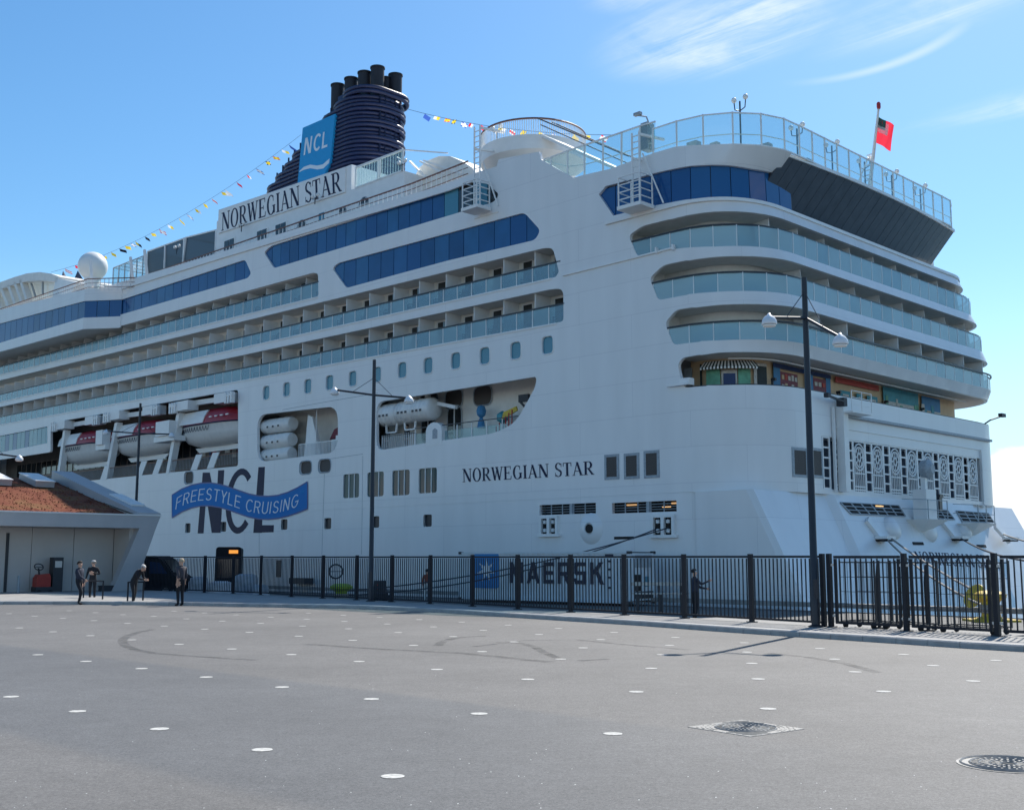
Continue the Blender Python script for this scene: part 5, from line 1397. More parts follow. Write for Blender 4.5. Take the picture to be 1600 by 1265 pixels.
# deck-edge rail along the superstructure
rr = MB(); bars = MB()
rt = QL([(0, 480), (132, 437), (215, 433), (330, 393), (500, 334), (640, 286), (728, 251)])
rt[0] = (UF, line(rt[0], rt[1])(UF))
yy = [YB + .3, YB + .3, .2, .2, .2, .2, .2]
rt[0] = (*YP(0, 481, YB),); rt[1] = (*YP(133, 435, YB),)
pts = [Vector((a[0], y, a[1])) for a, y in zip(rt, yy)]
pts.insert(0, pts[0] + (pts[0] - pts[1]).normalized() * 12)
for a, b in zip(pts[:-1], pts[1:]):
    rr.bar(a, b, .09, .09); rr.bar(a - Vector((0, 0, .9)), b - Vector((0, 0, .9)), .05, .05); rr.bar(a - Vector((0, 0, .45)), b - Vector((0, 0, .45)), .04, .04)
    L_ = (b - a).length; n_ = int(L_ / .55)
    for k in range(n_): q = a + (b - a) * k / n_; bars.box(q - Vector((0, 0, .62)), (.05, .05, 1.25))
rr.build('sun_deck_rail', M['rail_wood'], SHIP); stuff(bars.build('sun_deck_rail_posts', M['white'], SHIP))
gp_ = MB(); a, b = pts[2], pts[3]
ed = MB()
q = QL([(190, 466 - 22), (338, 397), (500, 347), (640, 305.5), (700, 287), (738, 272.5)])
for a, b in zip(q[:-1], q[1:]): ed.bar((a[0], -.06, a[1] - .5), (b[0], -.06, b[1] - .5), .16, .2)
ed.build('deck_edge_strake', M['white'], SHIP)
for px, py, dx in ((142, 430, .5), (205, 425, .9), (227, 414, .4)):
    a = YP(px, py, -1 if px < 150 else .1); m_ = MB(); m_.bar((a[0] - .3, -1 if px < 150 else .1, a[1] + 1.6), (a[0] + .5, -1 if px < 150 else .1, a[1] - 1.3), .22); m_.build('rail_support', M['white'], SHIP)

# ---- deck house with the name board
YH_ = 4.0
hb = line(YP(338, 346, YH_), YP(549, 257, YH_)); xh0, xh1 = YP(338, 370, YH_)[0], YP(549, 270, YH_)[0]; xh2 = YP(632, 240, YH_)[0]
zlow = min(top_z(xh0), top_z(xh1)) - 1
m_ = MB(); m_.hexa([Vector(p) for p in ((xh0, YH_, zlow), (xh1, YH_, zlow), (xh1, YH_, hb(xh1)), (xh0, YH_, hb(xh0)))], [Vector(p) for p in ((xh0, 28, zlow), (xh1, 28, zlow), (xh1, 28, hb(xh1)), (xh0, 28, hb(xh0)))]); m_.build('deck_house', M['white'], SHIP)
zlo2 = YP(590, 282, YH_)[1]
m_ = MB(); m_.box(((xh1 + xh2) / 2, 16, (zlow + zlo2) / 2), (xh2 - xh1 - .01, 24, zlo2 - zlow)); m_.build('deck_house_aft', M['white'], SHIP)
# board
bt, bb = line(YP(343, 329, YH_ - .14), YP(541, 262, YH_ - .14)), line(YP(343, 364, YH_ - .14), YP(540, 299.5, YH_ - .14)); xa, xb = YP(343, 345, YH_)[0], YP(541, 280, YH_)[0]
m_ = MB(); m_.prism([(xa, YH_ - .14, bb(xa)), (xb, YH_ - .14, bb(xb)), (xb, YH_ - .14, bt(xb) + .1), (xa, YH_ - .14, bt(xa) + .1)], (0, .135, 0)); BOARD = m_.build('name_board', M['white'], SHIP)
for x0, x1, y0, y1 in ((351, 367, 375, 390), (402, 418, 360, 376), (431, 448, 350, 366), (499, 508, 333, 344)):
    a, b = YP(x0, (y0 + y1) / 2 + 2, YH_), YP(x1, (y0 + y1) / 2 - 2, YH_); h = YP(x0, y0, YH_)[1] - YP(x0, y1, YH_)[1]; zc_ = (a[1] + b[1]) / 2
    m_ = MB(); m_.box(((a[0] + b[0]) / 2, YH_ - .03, zc_), (b[0] - a[0] + .2, .08, h + .2)); fo = m_.build('window_frame', M['white'], SHIP)
    for f_ in ((.26, .74) if x0 < 490 else (.5,)):
        g_ = MB(); g_.box((a[0] + (b[0] - a[0]) * f_, YH_ - .08, zc_), ((b[0] - a[0]) * (.44 if x0 < 490 else .9), .04, h)); g_.build('pane', M['dark_glass'] if x0 < 490 else M['port'], fo)
for x0, x1, y0, y1 in ((464, 479, 344, 357), (529, 542, 322, 334), (561, 577, 311, 321)):
    a, b = YP(x0, y1, YH_), YP(x1, y1 - 3, YH_); r = (b[0] - a[0]) / 2; cx_ = (a[0] + b[0]) / 2; zc_ = (a[1] + b[1]) / 2
    m_ = MB(); m_.prism([(cx_ + r * math.cos(t), YH_ - .05, zc_ + r * math.sin(t) * .95) for t in [k * PI / 12 for k in range(13)]], (0, .045, 0)); fo = m_.build('arched_window', M['grey_trim'], SHIP)
    for k in (-1, 0, 1):
        g_ = MB(); w_ = .4; g_.prism([(cx_ + k * r * .58 - r * .24, YH_ - .08, zc_ + .1), (cx_ + k * r * .58 + r * .24, YH_ - .08, zc_ + .1), (cx_ + k * r * .58 + r * .24, YH_ - .08, zc_ + r * (.85 if k == 0 else (.42 if k > 0 else .7))), (cx_ + k * r * .58 - r * .24, YH_ - .08, zc_ + r * (.85 if k == 0 else (.7 if k > 0 else .42)))], (0, .02, 0)); g_.build('pane', M['dark_glass'], fo)
# glass rail aft of the board
ra, rb_ = YP(556, 262, YH_), YP(630, 234, YH_); lowz = zlo2
fr = MB(); fr.bar((ra[0], YH_, ra[1]), (rb_[0], YH_, rb_[1]), .15); fr.bar((ra[0], YH_, lowz + .05), (rb_[0], YH_, lowz + .05), .12)
for f_ in (0, .49, .53, 1): fr.box((ra[0] + (rb_[0] - ra[0]) * f_, YH_, (lowz + ra[1]) / 2), (.12, .12, ra[1] - lowz))
for k in range(1, 18):
    fr.box((ra[0] + (rb_[0] - ra[0]) * k / 18, YH_ + .1, (lowz + ra[1]) / 2), (.035, .035, ra[1] - lowz - .1))
fr.bar((rb_[0], YH_, rb_[1]), (rb_[0] + 3.2, YH_ + 2, lowz + 1.2), .09)
fr.build('glass_rail_frame', M['white'], SHIP)
m_ = MB(); m_.box(((ra[0] + rb_[0]) / 2, YH_ + .05, (lowz + ra[1]) / 2), (rb_[0] - ra[0] - .2, .03, ra[1] - lowz - .2)); m_.build('glass_screen', M['clear'], SHIP)
def globe_lamp(p, h=1.0, n=2):
    m_ = MB(); m_.cur = 0; p = Vector(p); m_.tube([p, p + Vector((0, 0, h))], .05, 6)
    for s in (-1, 1):
        m_.tube([p + Vector((0, 0, h * .8)), p + Vector((s * .35, 0, h * .85)), p + Vector((s * .4, 0, h))], .035, 5); 
    m_.cur = 1
    for s in (-1, 1): m_.lathe(p + Vector((s * .4, 0, h)), [(.02, -.02), (.12, .04), (.17, .16), (.12, .29), (.02, .33)], 10)
    return m_.build('globe_lamp', [M['rail_dark'], M['radome']], SHIP, smooth=60)
for px, py, y in ((276, 397, 1.2), (377, 362, 3.4), (492, 319, 3.4), (628, 267, 3.4)): a = YP(px, py, y); globe_lamp((a[0], y, a[1]), .6)
# white fairing and slide rails behind the rail
a = YP(640, 290, 6); b = YP(745, 262, 6); c = YP(690, 244, 6)
m_ = MB(); prof = [YP(*p, 6) for p in ((636, 300), (655, 262), (668, 251), (686, 244), (703, 244), (722, 252), (738, 262), (748, 285), (748, 300))]
m_.prism([(x, 6, z) for x, z in prof], (0, 14, 0)); m_.build('pool_fairing', M['cream'], SHIP)
m_ = MB()
for p, q in (((656, 252), (694, 271)), ((640, 252), (668, 280)), ((662, 251), (720, 270))):
    A_, B_ = YP(*p, 5.4), YP(*q, 5.4); m_.bar((A_[0], 5.4, A_[1]), (B_[0], 5.4, B_[1]), .14)
m_.build('slide_rails', M['white'], SHIP)

# ---- funnel
YF0, YF1 = 12.5, 19.0
prof_f = [(400, 305), (428, 268), (447, 243), (470, 214), (500, 181), (514, 164), (530, 148)]
fw = [YP(px, py, YF0) for px, py in prof_f]
ztop = YP(585, 133, YF0)[1] + .7; zbase = YP(405, 306, YF0)[1] - 1.5
xaft = YP(636, 190, YF1 - 1.2)[0]
def xf(z): 
    zs = [p[1] for p in fw]; return float(np.interp(z, zs, [p[0] for p in fw]))
def rrect(x0, x1, y0, y1, r, z, n=6, slope=0.0):
    pts = []
    for cx_, cy_, a0 in ((x1 - r, y0 + r, -PI / 2), (x1 - r, y1 - r, 0), (x0 + r, y1 - r, PI / 2), (x0 + r, y0 + r, PI)):
        for k in range(n + 1):
            a = a0 + k * PI / 2 / n; pts.append(Vector((cx_ + r * math.cos(a), cy_ + r * math.sin(a), z + slope * (cx_ - x1))))
    return pts
NR = 22; dz = (ztop - zbase) / (NR - 1)
for k in range(NR):
    z = zbase + dz * k; xx = xf(zbase + dz * (k // 2 * 2 + .5)); m_ = MB()
    m_.tube(rrect(xx, xaft - (.25 if k // 2 % 2 else 0), YF0, YF1, min(3.0, (xaft - xx) * .45), z), .20, 8, closed=True)
    if k % 2 == 0:
        for y in (YF0 + 1.6, YF0 + 3.25, YF1 - 1.6):
            m_.tube([(xx + (.5 if y != YF0 + 3.25 else 0), y, z), (xx - .12 + (.5 if y != YF0 + 3.25 else 0), y, z + dz * .5), (xx + (.5 if y != YF0 + 3.25 else 0), y, z + dz)], .19, 7)
    m_.build('funnel_ring', M['funnel'], SHIP, smooth=60)
xcore = YP(522, 220, YF0)[0]
m_ = MB(); ra_ = rrect(xcore, xaft - 2.4, YF0 + .12, YF1 - .12, 2.2, zbase); rb2 = rrect(xcore + .4, xaft - 2.4, YF0 + .12, YF1 - .12, 2.2, ztop - .1); m_.hexa(ra_, rb2); m_.build('funnel_casing', M['funnel'], SHIP, smooth=40)
m_ = MB()
for k in range(12):
    f = k / 11; x = xf(zbase) + 3.6 + (xaft - 7.4 - xf(zbase)) * f
    z1_ = ztop if x > xf(ztop) + .5 else float(np.interp(x, [p[0] for p in fw], [p[1] for p in fw])) - .3
    for y in (YF0 + .25, YF1 - .25): m_.tube([(x, y, zbase), (x, y, z1_)], .10, 6)
for k in range(5):
    for sgn in (0, 1):
        y = YF0 + 2 + (YF1 - YF0 - 4) * k / 4; m_.tube([(xaft - .15, y, zbase), (xaft - .15, y, ztop)], .09, 6)
m_.build('funnel_frame', M['funnel'], SHIP)
for px, py, y in ((528, 134, 13.8), (549, 124, 14.2), (570, 114.5, 14.6), (590, 106.5, 15.0), (603, 124, 16.8), (618, 118, 17.4), (537, 138, 17)):
    a = YP(px, py, y); m_ = MB(); r = .68; m_.lathe((a[0], y, ztop - 2.5), [(r, 0), (r, a[1] - ztop + 2.4), (r + .07, a[1] - ztop + 2.4), (r + .07, a[1] - ztop + 2.55), (r - .1, a[1] - ztop + 2.55), (r - .12, a[1] - ztop + 1.5)], 18)
    o = m_.build('exhaust_pipe', M['soot'], SHIP, smooth=40)
def yp3(px, py, y): a = YP(px, py, y); return Vector((a[0], y, a[1]))
YS = YF0 - .38
q = [yp3(473, 200, YS), yp3(523.5, 178, YS), yp3(516, 252, YS), yp3(512, 262, YS), yp3(500, 272, YS), yp3(464, 284, YS)]
q[5] = q[5] + Vector((0, 0, -1.2)); q[4] += Vector((0, 0, -1.0))
m_ = MB(); m_.prism(q, (0, .3, 0)); FSIGN = m_.build('funnel_sign', M['sign_blue'], SHIP)
FQ = (q[0], q[1], yp3(515.5, 255, YS), yp3(464, 284, YS))

# ---- forward deck furniture: sports court cage, radome, arched lido roof
ya = 5.0
a, b, c, d = YP(230, 415, ya), YP(337, 385, ya), YP(336, 378, ya), YP(231, 394, ya)
p1 = YP(292, 371, ya)
m_ = MB(); cg = MB(); x0c, x1c = a[0], YP(337, 380, ya)[0]; zt1, zlo = YP(231, 393, ya)[1], top_z(x0c) - .4; zt2 = p1[1]
poly = [(x0c, ya, zlo), (x1c, ya, zlo), (x1c, ya, zt2 - .4), (p1[0], ya, zt2), (x0c, ya, zt1)]
m_.prism(poly, (0, 12, 0)); m_.build('court_netting', M['net'], SHIP)
for i in range(len(poly)):
    p, q = Vector(poly[i]), Vector(poly[(i + 1) % 5]); cg.bar(p, q, .14); cg.bar(p + Vector((0, 12, 0)), q + Vector((0, 12, 0)), .14); cg.bar(p, p + Vector((0, 12, 0)), .12)
for f_ in (.28, .56): x = x0c + (x1c - x0c) * f_; cg.bar((x, ya - .05, zlo), (x, ya - .05, zt1 + (zt2 - zt1) * min(1, f_ / .58)), .16)
cg.bar((p1[0] - .9, ya - .1, zlo), (p1[0], ya - .1, zt2), .14)
cg.build('court_frame', M['white'], SHIP)
m_ = MB(); x0g = YP(172, 430, ya)[0]; zg0 = YP(172, 418, ya)[1]
m_.prism([(x0g, ya + .4, zlo), (x0c - .3, ya + .4, zlo), (x0c - .3, ya + .4, zt1 - .1), (x0g, ya + .4, zg0)], (0, 9, 0)); m_.build('lido_glass', M['clear'], SHIP)
gf = MB()
for k in range(7):
    f = k / 6; x = x0g + (x0c - .3 - x0g) * f; z = zg0 + (zt1 - .1 - zg0) * f; gf.bar((x, ya + .35, zlo), (x, ya + .35, z), .09); gf.bar((x, ya + .35, z), (x, ya + 9.4, z), .07)
gf.bar((x0g, ya + .35, zg0), (x0c - .3, ya + .35, zt1 - .1), .09); gf.build('lido_glass_frame', M['grey_trim'], SHIP)
yr = 2.4; a = YP(145, 416, yr); rr_ = YP(167, 416, yr)[0] - a[0]; rr_ = (YP(145, 396, yr)[1] - YP(145, 439, yr)[1]) / 2
m_ = MB(); m_.lathe((a[0], yr, a[1]), [(rr_ * math.cos(t), rr_ * math.sin(t)) for t in [-PI / 2 + .02 + k * (PI - .04) / 16 for k in range(17)]], 28); m_.build('radome', M['radome'], SHIP, smooth=80)
m_ = MB(); m_.lathe((a[0], yr, a[1] - rr_ - 1.2), [(rr_ * .45, 0), (rr_ * .55, 1.5)], 16); m_.build('radome_base', M['white'], SHIP)
# arched lido roof at the left edge
yl = 3.2
up_ = [YP(*p, yl) for p in ((-40, 470), (0, 441), (22, 433), (42, 427), (62, 425), (80, 427.5), (92, 432))]; lo_ = [YP(*p, yl) for p in ((-40, 484), (0, 452), (22, 444), (42, 439.5), (62, 438), (80, 439.5), (88, 441))]
m_ = MB()
for i in range(6):
    m_.hexa([Vector((up_[i][0], yl, up_[i][1])), Vector((up_[i + 1][0], yl, up_[i + 1][1])), Vector((lo_[i + 1][0], yl, lo_[i + 1][1])), Vector((lo_[i][0], yl, lo_[i][1]))],
            [Vector((up_[i][0], yl + 8, up_[i][1])), Vector((up_[i + 1][0], yl + 8, up_[i + 1][1])), Vector((lo_[i + 1][0], yl + 8, lo_[i + 1][1])), Vector((lo_[i][0], yl + 8, lo_[i][1]))])
m_.build('lido_arch', M['cream'], SHIP)
q = [yp3(87, 434, yl), yp3(120, 441, yl), yp3(110, 460, yl), yp3(82, 464, yl)]; m_ = MB(); m_.prism(q, (0, 8, 0)); m_.build('lido_arch_foot', M['white'], SHIP)
for k, (px0, py0, px1, py1) in enumerate(((-8, 468, 10, 484), (6, 462, 22, 481), (17, 456, 32, 476), (27, 452, 42, 472), (36, 448, 50, 469))):
    p_, q_ = yp3(px0, py0 - 14 + 4, yl + .4), yp3(px1 - 4, py1, yl + .4); m_ = MB(); m_.bar(p_, q_, .8, .5); m_.build('arch_column', M['cream'], SHIP)
m_ = MB(); m_.face([yp3(-40, 495, yl + 1.2), yp3(84, 462, yl + 1.2), yp3(86, 440, yl + 1.2), yp3(40, 440, yl + 1.2), yp3(-40, 482, yl + 1.2)]); m_.build('lido_window', M['clear'], SHIP)
m_ = MB(); m_.bar(yp3(67, 440, yl + .9), yp3(67, 461, yl + .9), .2); m_.bar(yp3(48, 440, yl + .9), yp3(56, 464, yl + .9), .18); m_.build('window_mullions', M['grey_trim'], SHIP)
for px, py, w in ((121, 431, 5), (98, 431, 2)):
    a = yp3(px, py, 9); m_ = MB(); m_.add([a + Vector((-w * .3, 0, -.8)), a + Vector((w * .35, 0, -.8)), a + Vector((0, 0, .7)), a + Vector((0, 1, -.8))], [(0, 1, 2), (0, 3, 2), (1, 3, 2), (0, 1, 3)]); m_.build('parasol_top', M['navy'], SHIP)
# ================================================================== STERN DETAILS
# ---- top deck glass screens: from the notch round the stern
def pz(px, py): q = uv(px, py); return q
zs_t = (uv(1134, 178.5)[1] + uv(1096, 176)[1]) / 2; zs_b = zt_aft
zb_us = [(-40, 0)]
uS0 = uv(1019, 240)[0]
pan = [uS0]; u = uS0
while u < U2 + 1.2: u += 1.75; pan.append(u)
sfr = MB(); gtop = line(uv(1025, 189), uv(1096, 176)); gbot = line(uv(1019, 240), uv(1096, 227))
def zst(u): return min(zs_t, gtop(u)) if u < -4 else zs_t
def zsb(u): return min(zs_b, gbot(u)) if u < -4 else zs_b
def cross(px, u_hint=None): pass
for a, b in zip(pan[:-1], pan[1:]):
    dd = .12; qa, qb = P(a, zsb(a) + .02, dd), P(b, zsb(b) + .02, dd); ta, tb = P(a, zst(a), dd), P(b, zst(b), dd)
    ta = Vector((qa[0], qa[1], ta[2])); tb = Vector((qb[0], qb[1], tb[2]))
    n_ = nrm((a + b) / 2); m_ = MB(); g = (qb - qa).normalized() * .05
    m_.hexa([qa + g, qb - g, tb - g, ta + g], [v - n_ * .025 for v in (qa + g, qb - g, tb - g, ta + g)]); m_.build('wind_screen', M['clear'], SHIP)
    sfr.bar(qa, ta + Vector((0, 0, .06)), .075, .075); sfr.bar(ta, tb, .07, .07); sfr.bar(qa + Vector((0, 0, .05)), qb + Vector((0, 0, .05)), .08, .08)
    h_ = (ta.z - qa.z) * .36; sfr.bar(qa + Vector((0, 0, h_)) - n_ * .08, qb + Vector((0, 0, h_)) - n_ * .08, .045, .045)
sfr.build('wind_screen_frame', M['white'], SHIP)
# stern-end screens over the notch, stepping down to the round platform
nt = [((845.5, 241), (845.5, 249)), ((859, 237), (859, 258)), ((886, 228), (886, 274)), ((912, 220), (912, 274)), ((941, 211), (941, 265)), ((970, 202), (970, 256)), ((1000, 195), (1000, 246)), ((1022, 190), (1019, 240))]
nt = [((848, 249), (848, 251)), ((859, 245), (859, 258)), ((885, 235), (885, 274)), ((911, 226), (911, 274)), ((940, 216), (940, 267)), ((969, 206), (969, 258)), ((998, 196), (998, 247)), ((1022, 189), (1019, 240))]
nfr = MB()
for (t0, b0), (t1_, b1_) in zip(nt[:-1], nt[1:]):
    q = [sv(*b0), sv(*b1_), sv(*t1_), sv(*t0)]; y = .14
    m_ = MB(); m_.prism([(x, y, z) for x, z in q], (0, .025, 0)); m_.build('wind_screen', M['clear'], SHIP)
    nfr.bar((q[0][0], y, q[0][1]), (q[3][0], y, q[3][1]), .09, .09); nfr.bar((q[3][0], y, q[3][1]), (q[2][0], y, q[2][1]), .09, .09)
    f = .38; nfr.bar((q[0][0], y + .08, q[0][1] + (q[3][1] - q[0][1]) * f), (q[1][0], y + .08, q[1][1] + (q[2][1] - q[1][1]) * f), .05)
nfr.build('wind_screen_frame', M['white'], SHIP)
# round lookout platform with a rail
yc = 4.6
zpl = sv(776, 252)[1] + .5
cpt = YP(838, 215, yc); rC = (YP(905, 215, yc)[0] - YP(776, 215, yc)[0]) / 2 * .92
xc_ = (YP(776, 225, yc)[0] + rC)
m_ = MB(); zA = YP(800, 242, yc - 3)[1]; zB = YP(790, 222, yc - 3)[1]
m_.lathe((xc_, yc, 0), [(rC * .35, zA - 1.6), (rC * .80, zA - .5), (rC, zA + .1), (rC + .05, zB), (rC - .1, zB), (rC - .12, zB - .25)], 40); m_.build('lookout_platform', M['white'], SHIP, smooth=35)
rr = MB(); bars = MB(); zT = zB + 1.15
pts = [(xc_ + rC * math.cos(t), yc + rC * math.sin(t), zT) for t in [k * 2 * PI / 48 for k in range(48)]]
rr.tube(pts, .07, 6, closed=True); rr.build('lookout_hand_rail', M['rail_wood'], SHIP)
for k in range(150):
    t = k * 2 * PI / 150; bars.box((xc_ + rC * math.cos(t), yc + rC * math.sin(t), (zB + zT) / 2), (.035, .035, zT - zB))
stuff(bars.build('lookout_rail_bars', M['white'], SHIP))
m_ = MB(); a = Vector((xc_ + rC * .75, yc - rC * .66, zT)); b = yp3(982, 244, 1.6); c_ = yp3(1012, 240, 1.6)
m_.bar(a, b, .09); m_.bar(a + Vector((.2, .1, -.5)), b + Vector((0, .1, -.5)), .07); m_.bar(a + Vector((.2, 1.2, 0)), b + Vector((0, 1.2, 0)), .08); m_.build('stair_hand_rail', M['rail_dark'], SHIP)
m_ = MB(); m_.bar(a + Vector((.3, .6, -1.3)), b + Vector((0, .6, -1.2)), 1.0, .18); m_.build('stair_flight', M['white'], SHIP)
for px, py, y in ((776, 215, 2.0),): a = yp3(px, py, y); globe_lamp(a - Vector((0, 0, .2)), .8)
# deck clutter seen through the glass
random.seed(21)
m_ = MB()
for k in range(40):
    u = random.uniform(-12, U2); q = P(u, zs_b, random.uniform(1.5, 3.5)); s = random.uniform(.25, .55); m_.box(q + Vector((0, 0, s)), (s * 1.4, s, s * 2))
stuff(m_.build('deck_clutter', M['grey_trim'], SHIP))
for px in (1163, 1265, 1322, 1373, 1412, 1450):
    py = np.interp(px, [1140, 1220, 1314, 1362, 1475], [226, 236, 271, 292, 356]); q = uv(px, py)
    if q: p_ = P(q[0], zs_b, .9); globe_lamp(p_, 3.0 if px < 1200 else 2.3)
# ---- black panelled wall leaning out over the stern
def onx(px, py, x): y, z = XP(px, py, x); return Vector((x, y, z))
xT, xB = -.15, -1.6
zTb = zs_b - .12
yR = onx(1497, 373, xT).y; zBb = zring + .1
yL = P(u217, zTb)[1] - .2
tops = []; n_ = 25
for k in range(n_ + 1):
    f = k / n_; y = yL + (yR - yL) * f; tops.append(Vector((xT + .25 - .55 * (2 * f - 1) ** 2, y, zTb)))
bots = [Vector((xB - .55 * (2 * (k / n_) - 1) ** 2, yL - .9 + (yR - 1.1 - yL + .9) * k / n_, zBb)) for k in range(n_ + 1)]
for k in range(n_):
    m_ = MB(); a, b, c, d = bots[k], bots[k + 1], tops[k + 1], tops[k]; g = .018
    a2, b2, c2, d2 = a + (b - a) * g, b + (a - b) * g, c + (d - c) * g, d + (c - d) * g; e = Vector((-.12, 0, 0))
    j = Vector((random.uniform(0, .012), 0, 0)); m_.hexa([v + j for v in (a2, b2, c2, d2)], [v + e for v in (a2, b2, c2, d2)]); m_.build('wall_panel', M['black_wall'], SHIP)
m_ = MB()
for k in range(n_):
    m_.hexa([bots[k] + Vector((-.13, 0, 0)), bots[k + 1] + Vector((-.13, 0, 0)), tops[k + 1] + Vector((-.13, 0, 0)), tops[k] + Vector((-.13, 0, 0))], [v + Vector((-.3, 0, 0)) for v in (bots[k], bots[k + 1], tops[k + 1], tops[k])])
m_.face([bots[0] + Vector((-.02, 0, 0)), tops[0] + Vector((-.02, 0, 0)), Vector((-5, tops[0].y + 3, zTb)), Vector((-5, bots[0].y + 3, zBb))])
m_.face([bots[-1], tops[-1], Vector((-7, yR - 2, zTb)), Vector((-7, yR - 3, zBb))])
m_.build('wall_backing', M['frame_dark'], SHIP)
m_ = MB()
for k in range(n_):
    a, b = tops[k], tops[k + 1]; m_.hexa([a + Vector((.1, 0, .004)), b + Vector((.1, 0, .004)), b + Vector((-.6, 0, .004)), a + Vector((-.6, 0, .004))], [a + Vector((.1, 0, .2)), b + Vector((.1, 0, .2)), b + Vector((-.6, 0, .2)), a + Vector((-.6, 0, .2))])
m_.build('screen_kerb', M['white'], SHIP)
# ---- window-cleaning gantries
def gantry(px0, px1, py_top, py_plat, y0=-.9):
    a, b = YP(px0, py_plat, y0), YP(px1, py_plat, y0); zt_ = YP(px0, py_top, y0)[1]; z0_ = (a[1] + b[1]) / 2; x0, x1 = a[0], b[0]; m_ = MB()
    m_.box(((x0 + x1) / 2, y0 + .1, z0_), (x1 - x0 + .2, 1.3, .22))
    m_.bar((x0 - .3, y0 + .9, z0_ - .25), (x1 + .7, y0 + .9, z0_ - .25), .1)
    for x in (x0, x1):
        for y in (y0 - .5, y0 + .7): m_.bar((x, y, z0_), (x, y, z0_ + 1.9), .07)
    for h in (.5, .95, 1.4, 1.9):
        m_.bar((x0, y0 - .5, z0_ + h), (x1, y0 - .5, z0_ + h), .06); m_.bar((x1, y0 - .5, z0_ + h), (x1, y0 + .7, z0_ + h), .06); m_.bar((x0, y0 - .5, z0_ + h), (x0, y0 + .7, z0_ + h), .06)
    xm = (x0 + x1) / 2
    for dx in (-.28, .28): m_.bar((xm + dx, y0 + .2, z0_), (xm + dx, y0 + .2, zt_), .09)
    z = z0_ + .3
    while z < zt_: m_.bar((xm - .28, y0 + .2, z), (xm + .28, y0 + .2, z), .05); z += .38
    m_.bar((x1 + .75, y0 + .8, z0_ + .1), (xm + .28, y0 + .5, z0_ + 3.4), .08)
    m_.bar((xm + .28, y0 + .2, zt_ - .2), (xm + .6, y0 + 2.2, zt_ - .1), .14); m_.bar((xm - .28, y0 + .2, zt_ - 1.6), (xm + .2, y0 + 2.2, zt_ - 1.4), .14)
    return m_.build('cleaning_gantry', M['white'], SHIP)
gantry(731, 753, 200, 327); gantry(975, 1008, 210, 324)
m_ = MB(); p_ = yp3(1016, 235, .4); m_.tube([p_, p_ + Vector((.1, 0, 1.3)), p_ + Vector((-.1, -.2, 2.1)), p_ + Vector((-.7, -.4, 2.3))], .05, 6); m_.box(p_ + Vector((-.6, -.4, 2.35)), (.5, .25, .18)); m_.build('deck_camera', M['grey_trim'], SHIP)
m_ = MB(); p_ = yp3(1012, 232, .5); m_.box(p_ + Vector((0, 0, .7)), (.5, .7, 1.7)); m_.build('deck_locker', M['grey_trim'], SHIP)
# ---- stern flagstaff, and the ensign as a thing that hangs from it
yfs = XP(1357, 290, -1.0)[0]; fb = Vector((-1.0, yfs, zs_b + .2)); ft = onx(1373, 168, .9)
m_ = MB(); m_.cur = 0; m_.tube([fb, ft], [.15, .07], 10); m_.tube([fb + (ft - fb) * .45 + Vector((-.35, 0, 0)), fb + (ft - fb) * .02 + Vector((-1.2, 0, 0))], .05, 6)
for k in range(7): q = fb + (ft - fb) * (.12 + .06 * k); m_.bar(q, q + Vector((-.5, 0, -.02)), .06)
m_.cur = 1; m_.lathe(ft - Vector((0, 0, .1)), [(.10, 0), (.13, .1), (.13, .36), (.08, .45)], 10); m_.build('flagstaff', [M['white'], M['red']], SHIP)
FLAG_DIR = None
def ensign():
    top = toworld(ft + (fb - ft) * .10); t = thing('ensign', 'small red ensign flying from the staff at the stern rail', 'flag', top, 0)
    dn = (Vector(toworld(fb)) - Vector(toworld(ft))).normalized(); H_, L_ = 1.5, 1.1
    out = Vector((.80, -.15, -.55)).normalized()
    def pt(a, b): w = .20 * math.sin(a * 6.5 + b * 2.2) * (0.3 + a); return dn * (b * H_) + out * (a * L_) + Vector((.12, .9, .2)) * w
    def part(nm, a0, a1, b0, b1, mt, off=0):
        m_ = MB(); na, nb = 8, 4; g = []
        for j in range(nb + 1):
            for i in range(na + 1): g.append(pt(a0 + (a1 - a0) * i / na, b0 + (b1 - b0) * j / nb) + Vector((0, -1, 0)) * off)
        m_.add(g, [(j * (na + 1) + i, j * (na + 1) + i + 1, (j + 1) * (na + 1) + i + 1, (j + 1) * (na + 1) + i) for j in range(nb) for i in range(na)]); m_.build(nm, mt, t, smooth=80)
    part('red_field', 0, 1, 0, 1, M['f_red']); part('dark_canton', 0, .5, 0, .40, M['f_green'], .02); part('white_patch', .0, .62, .30, .56, M['f_white'], .03); part('white_patch', .5, .66, .12, .56, M['f_white'], .025)
ensign()
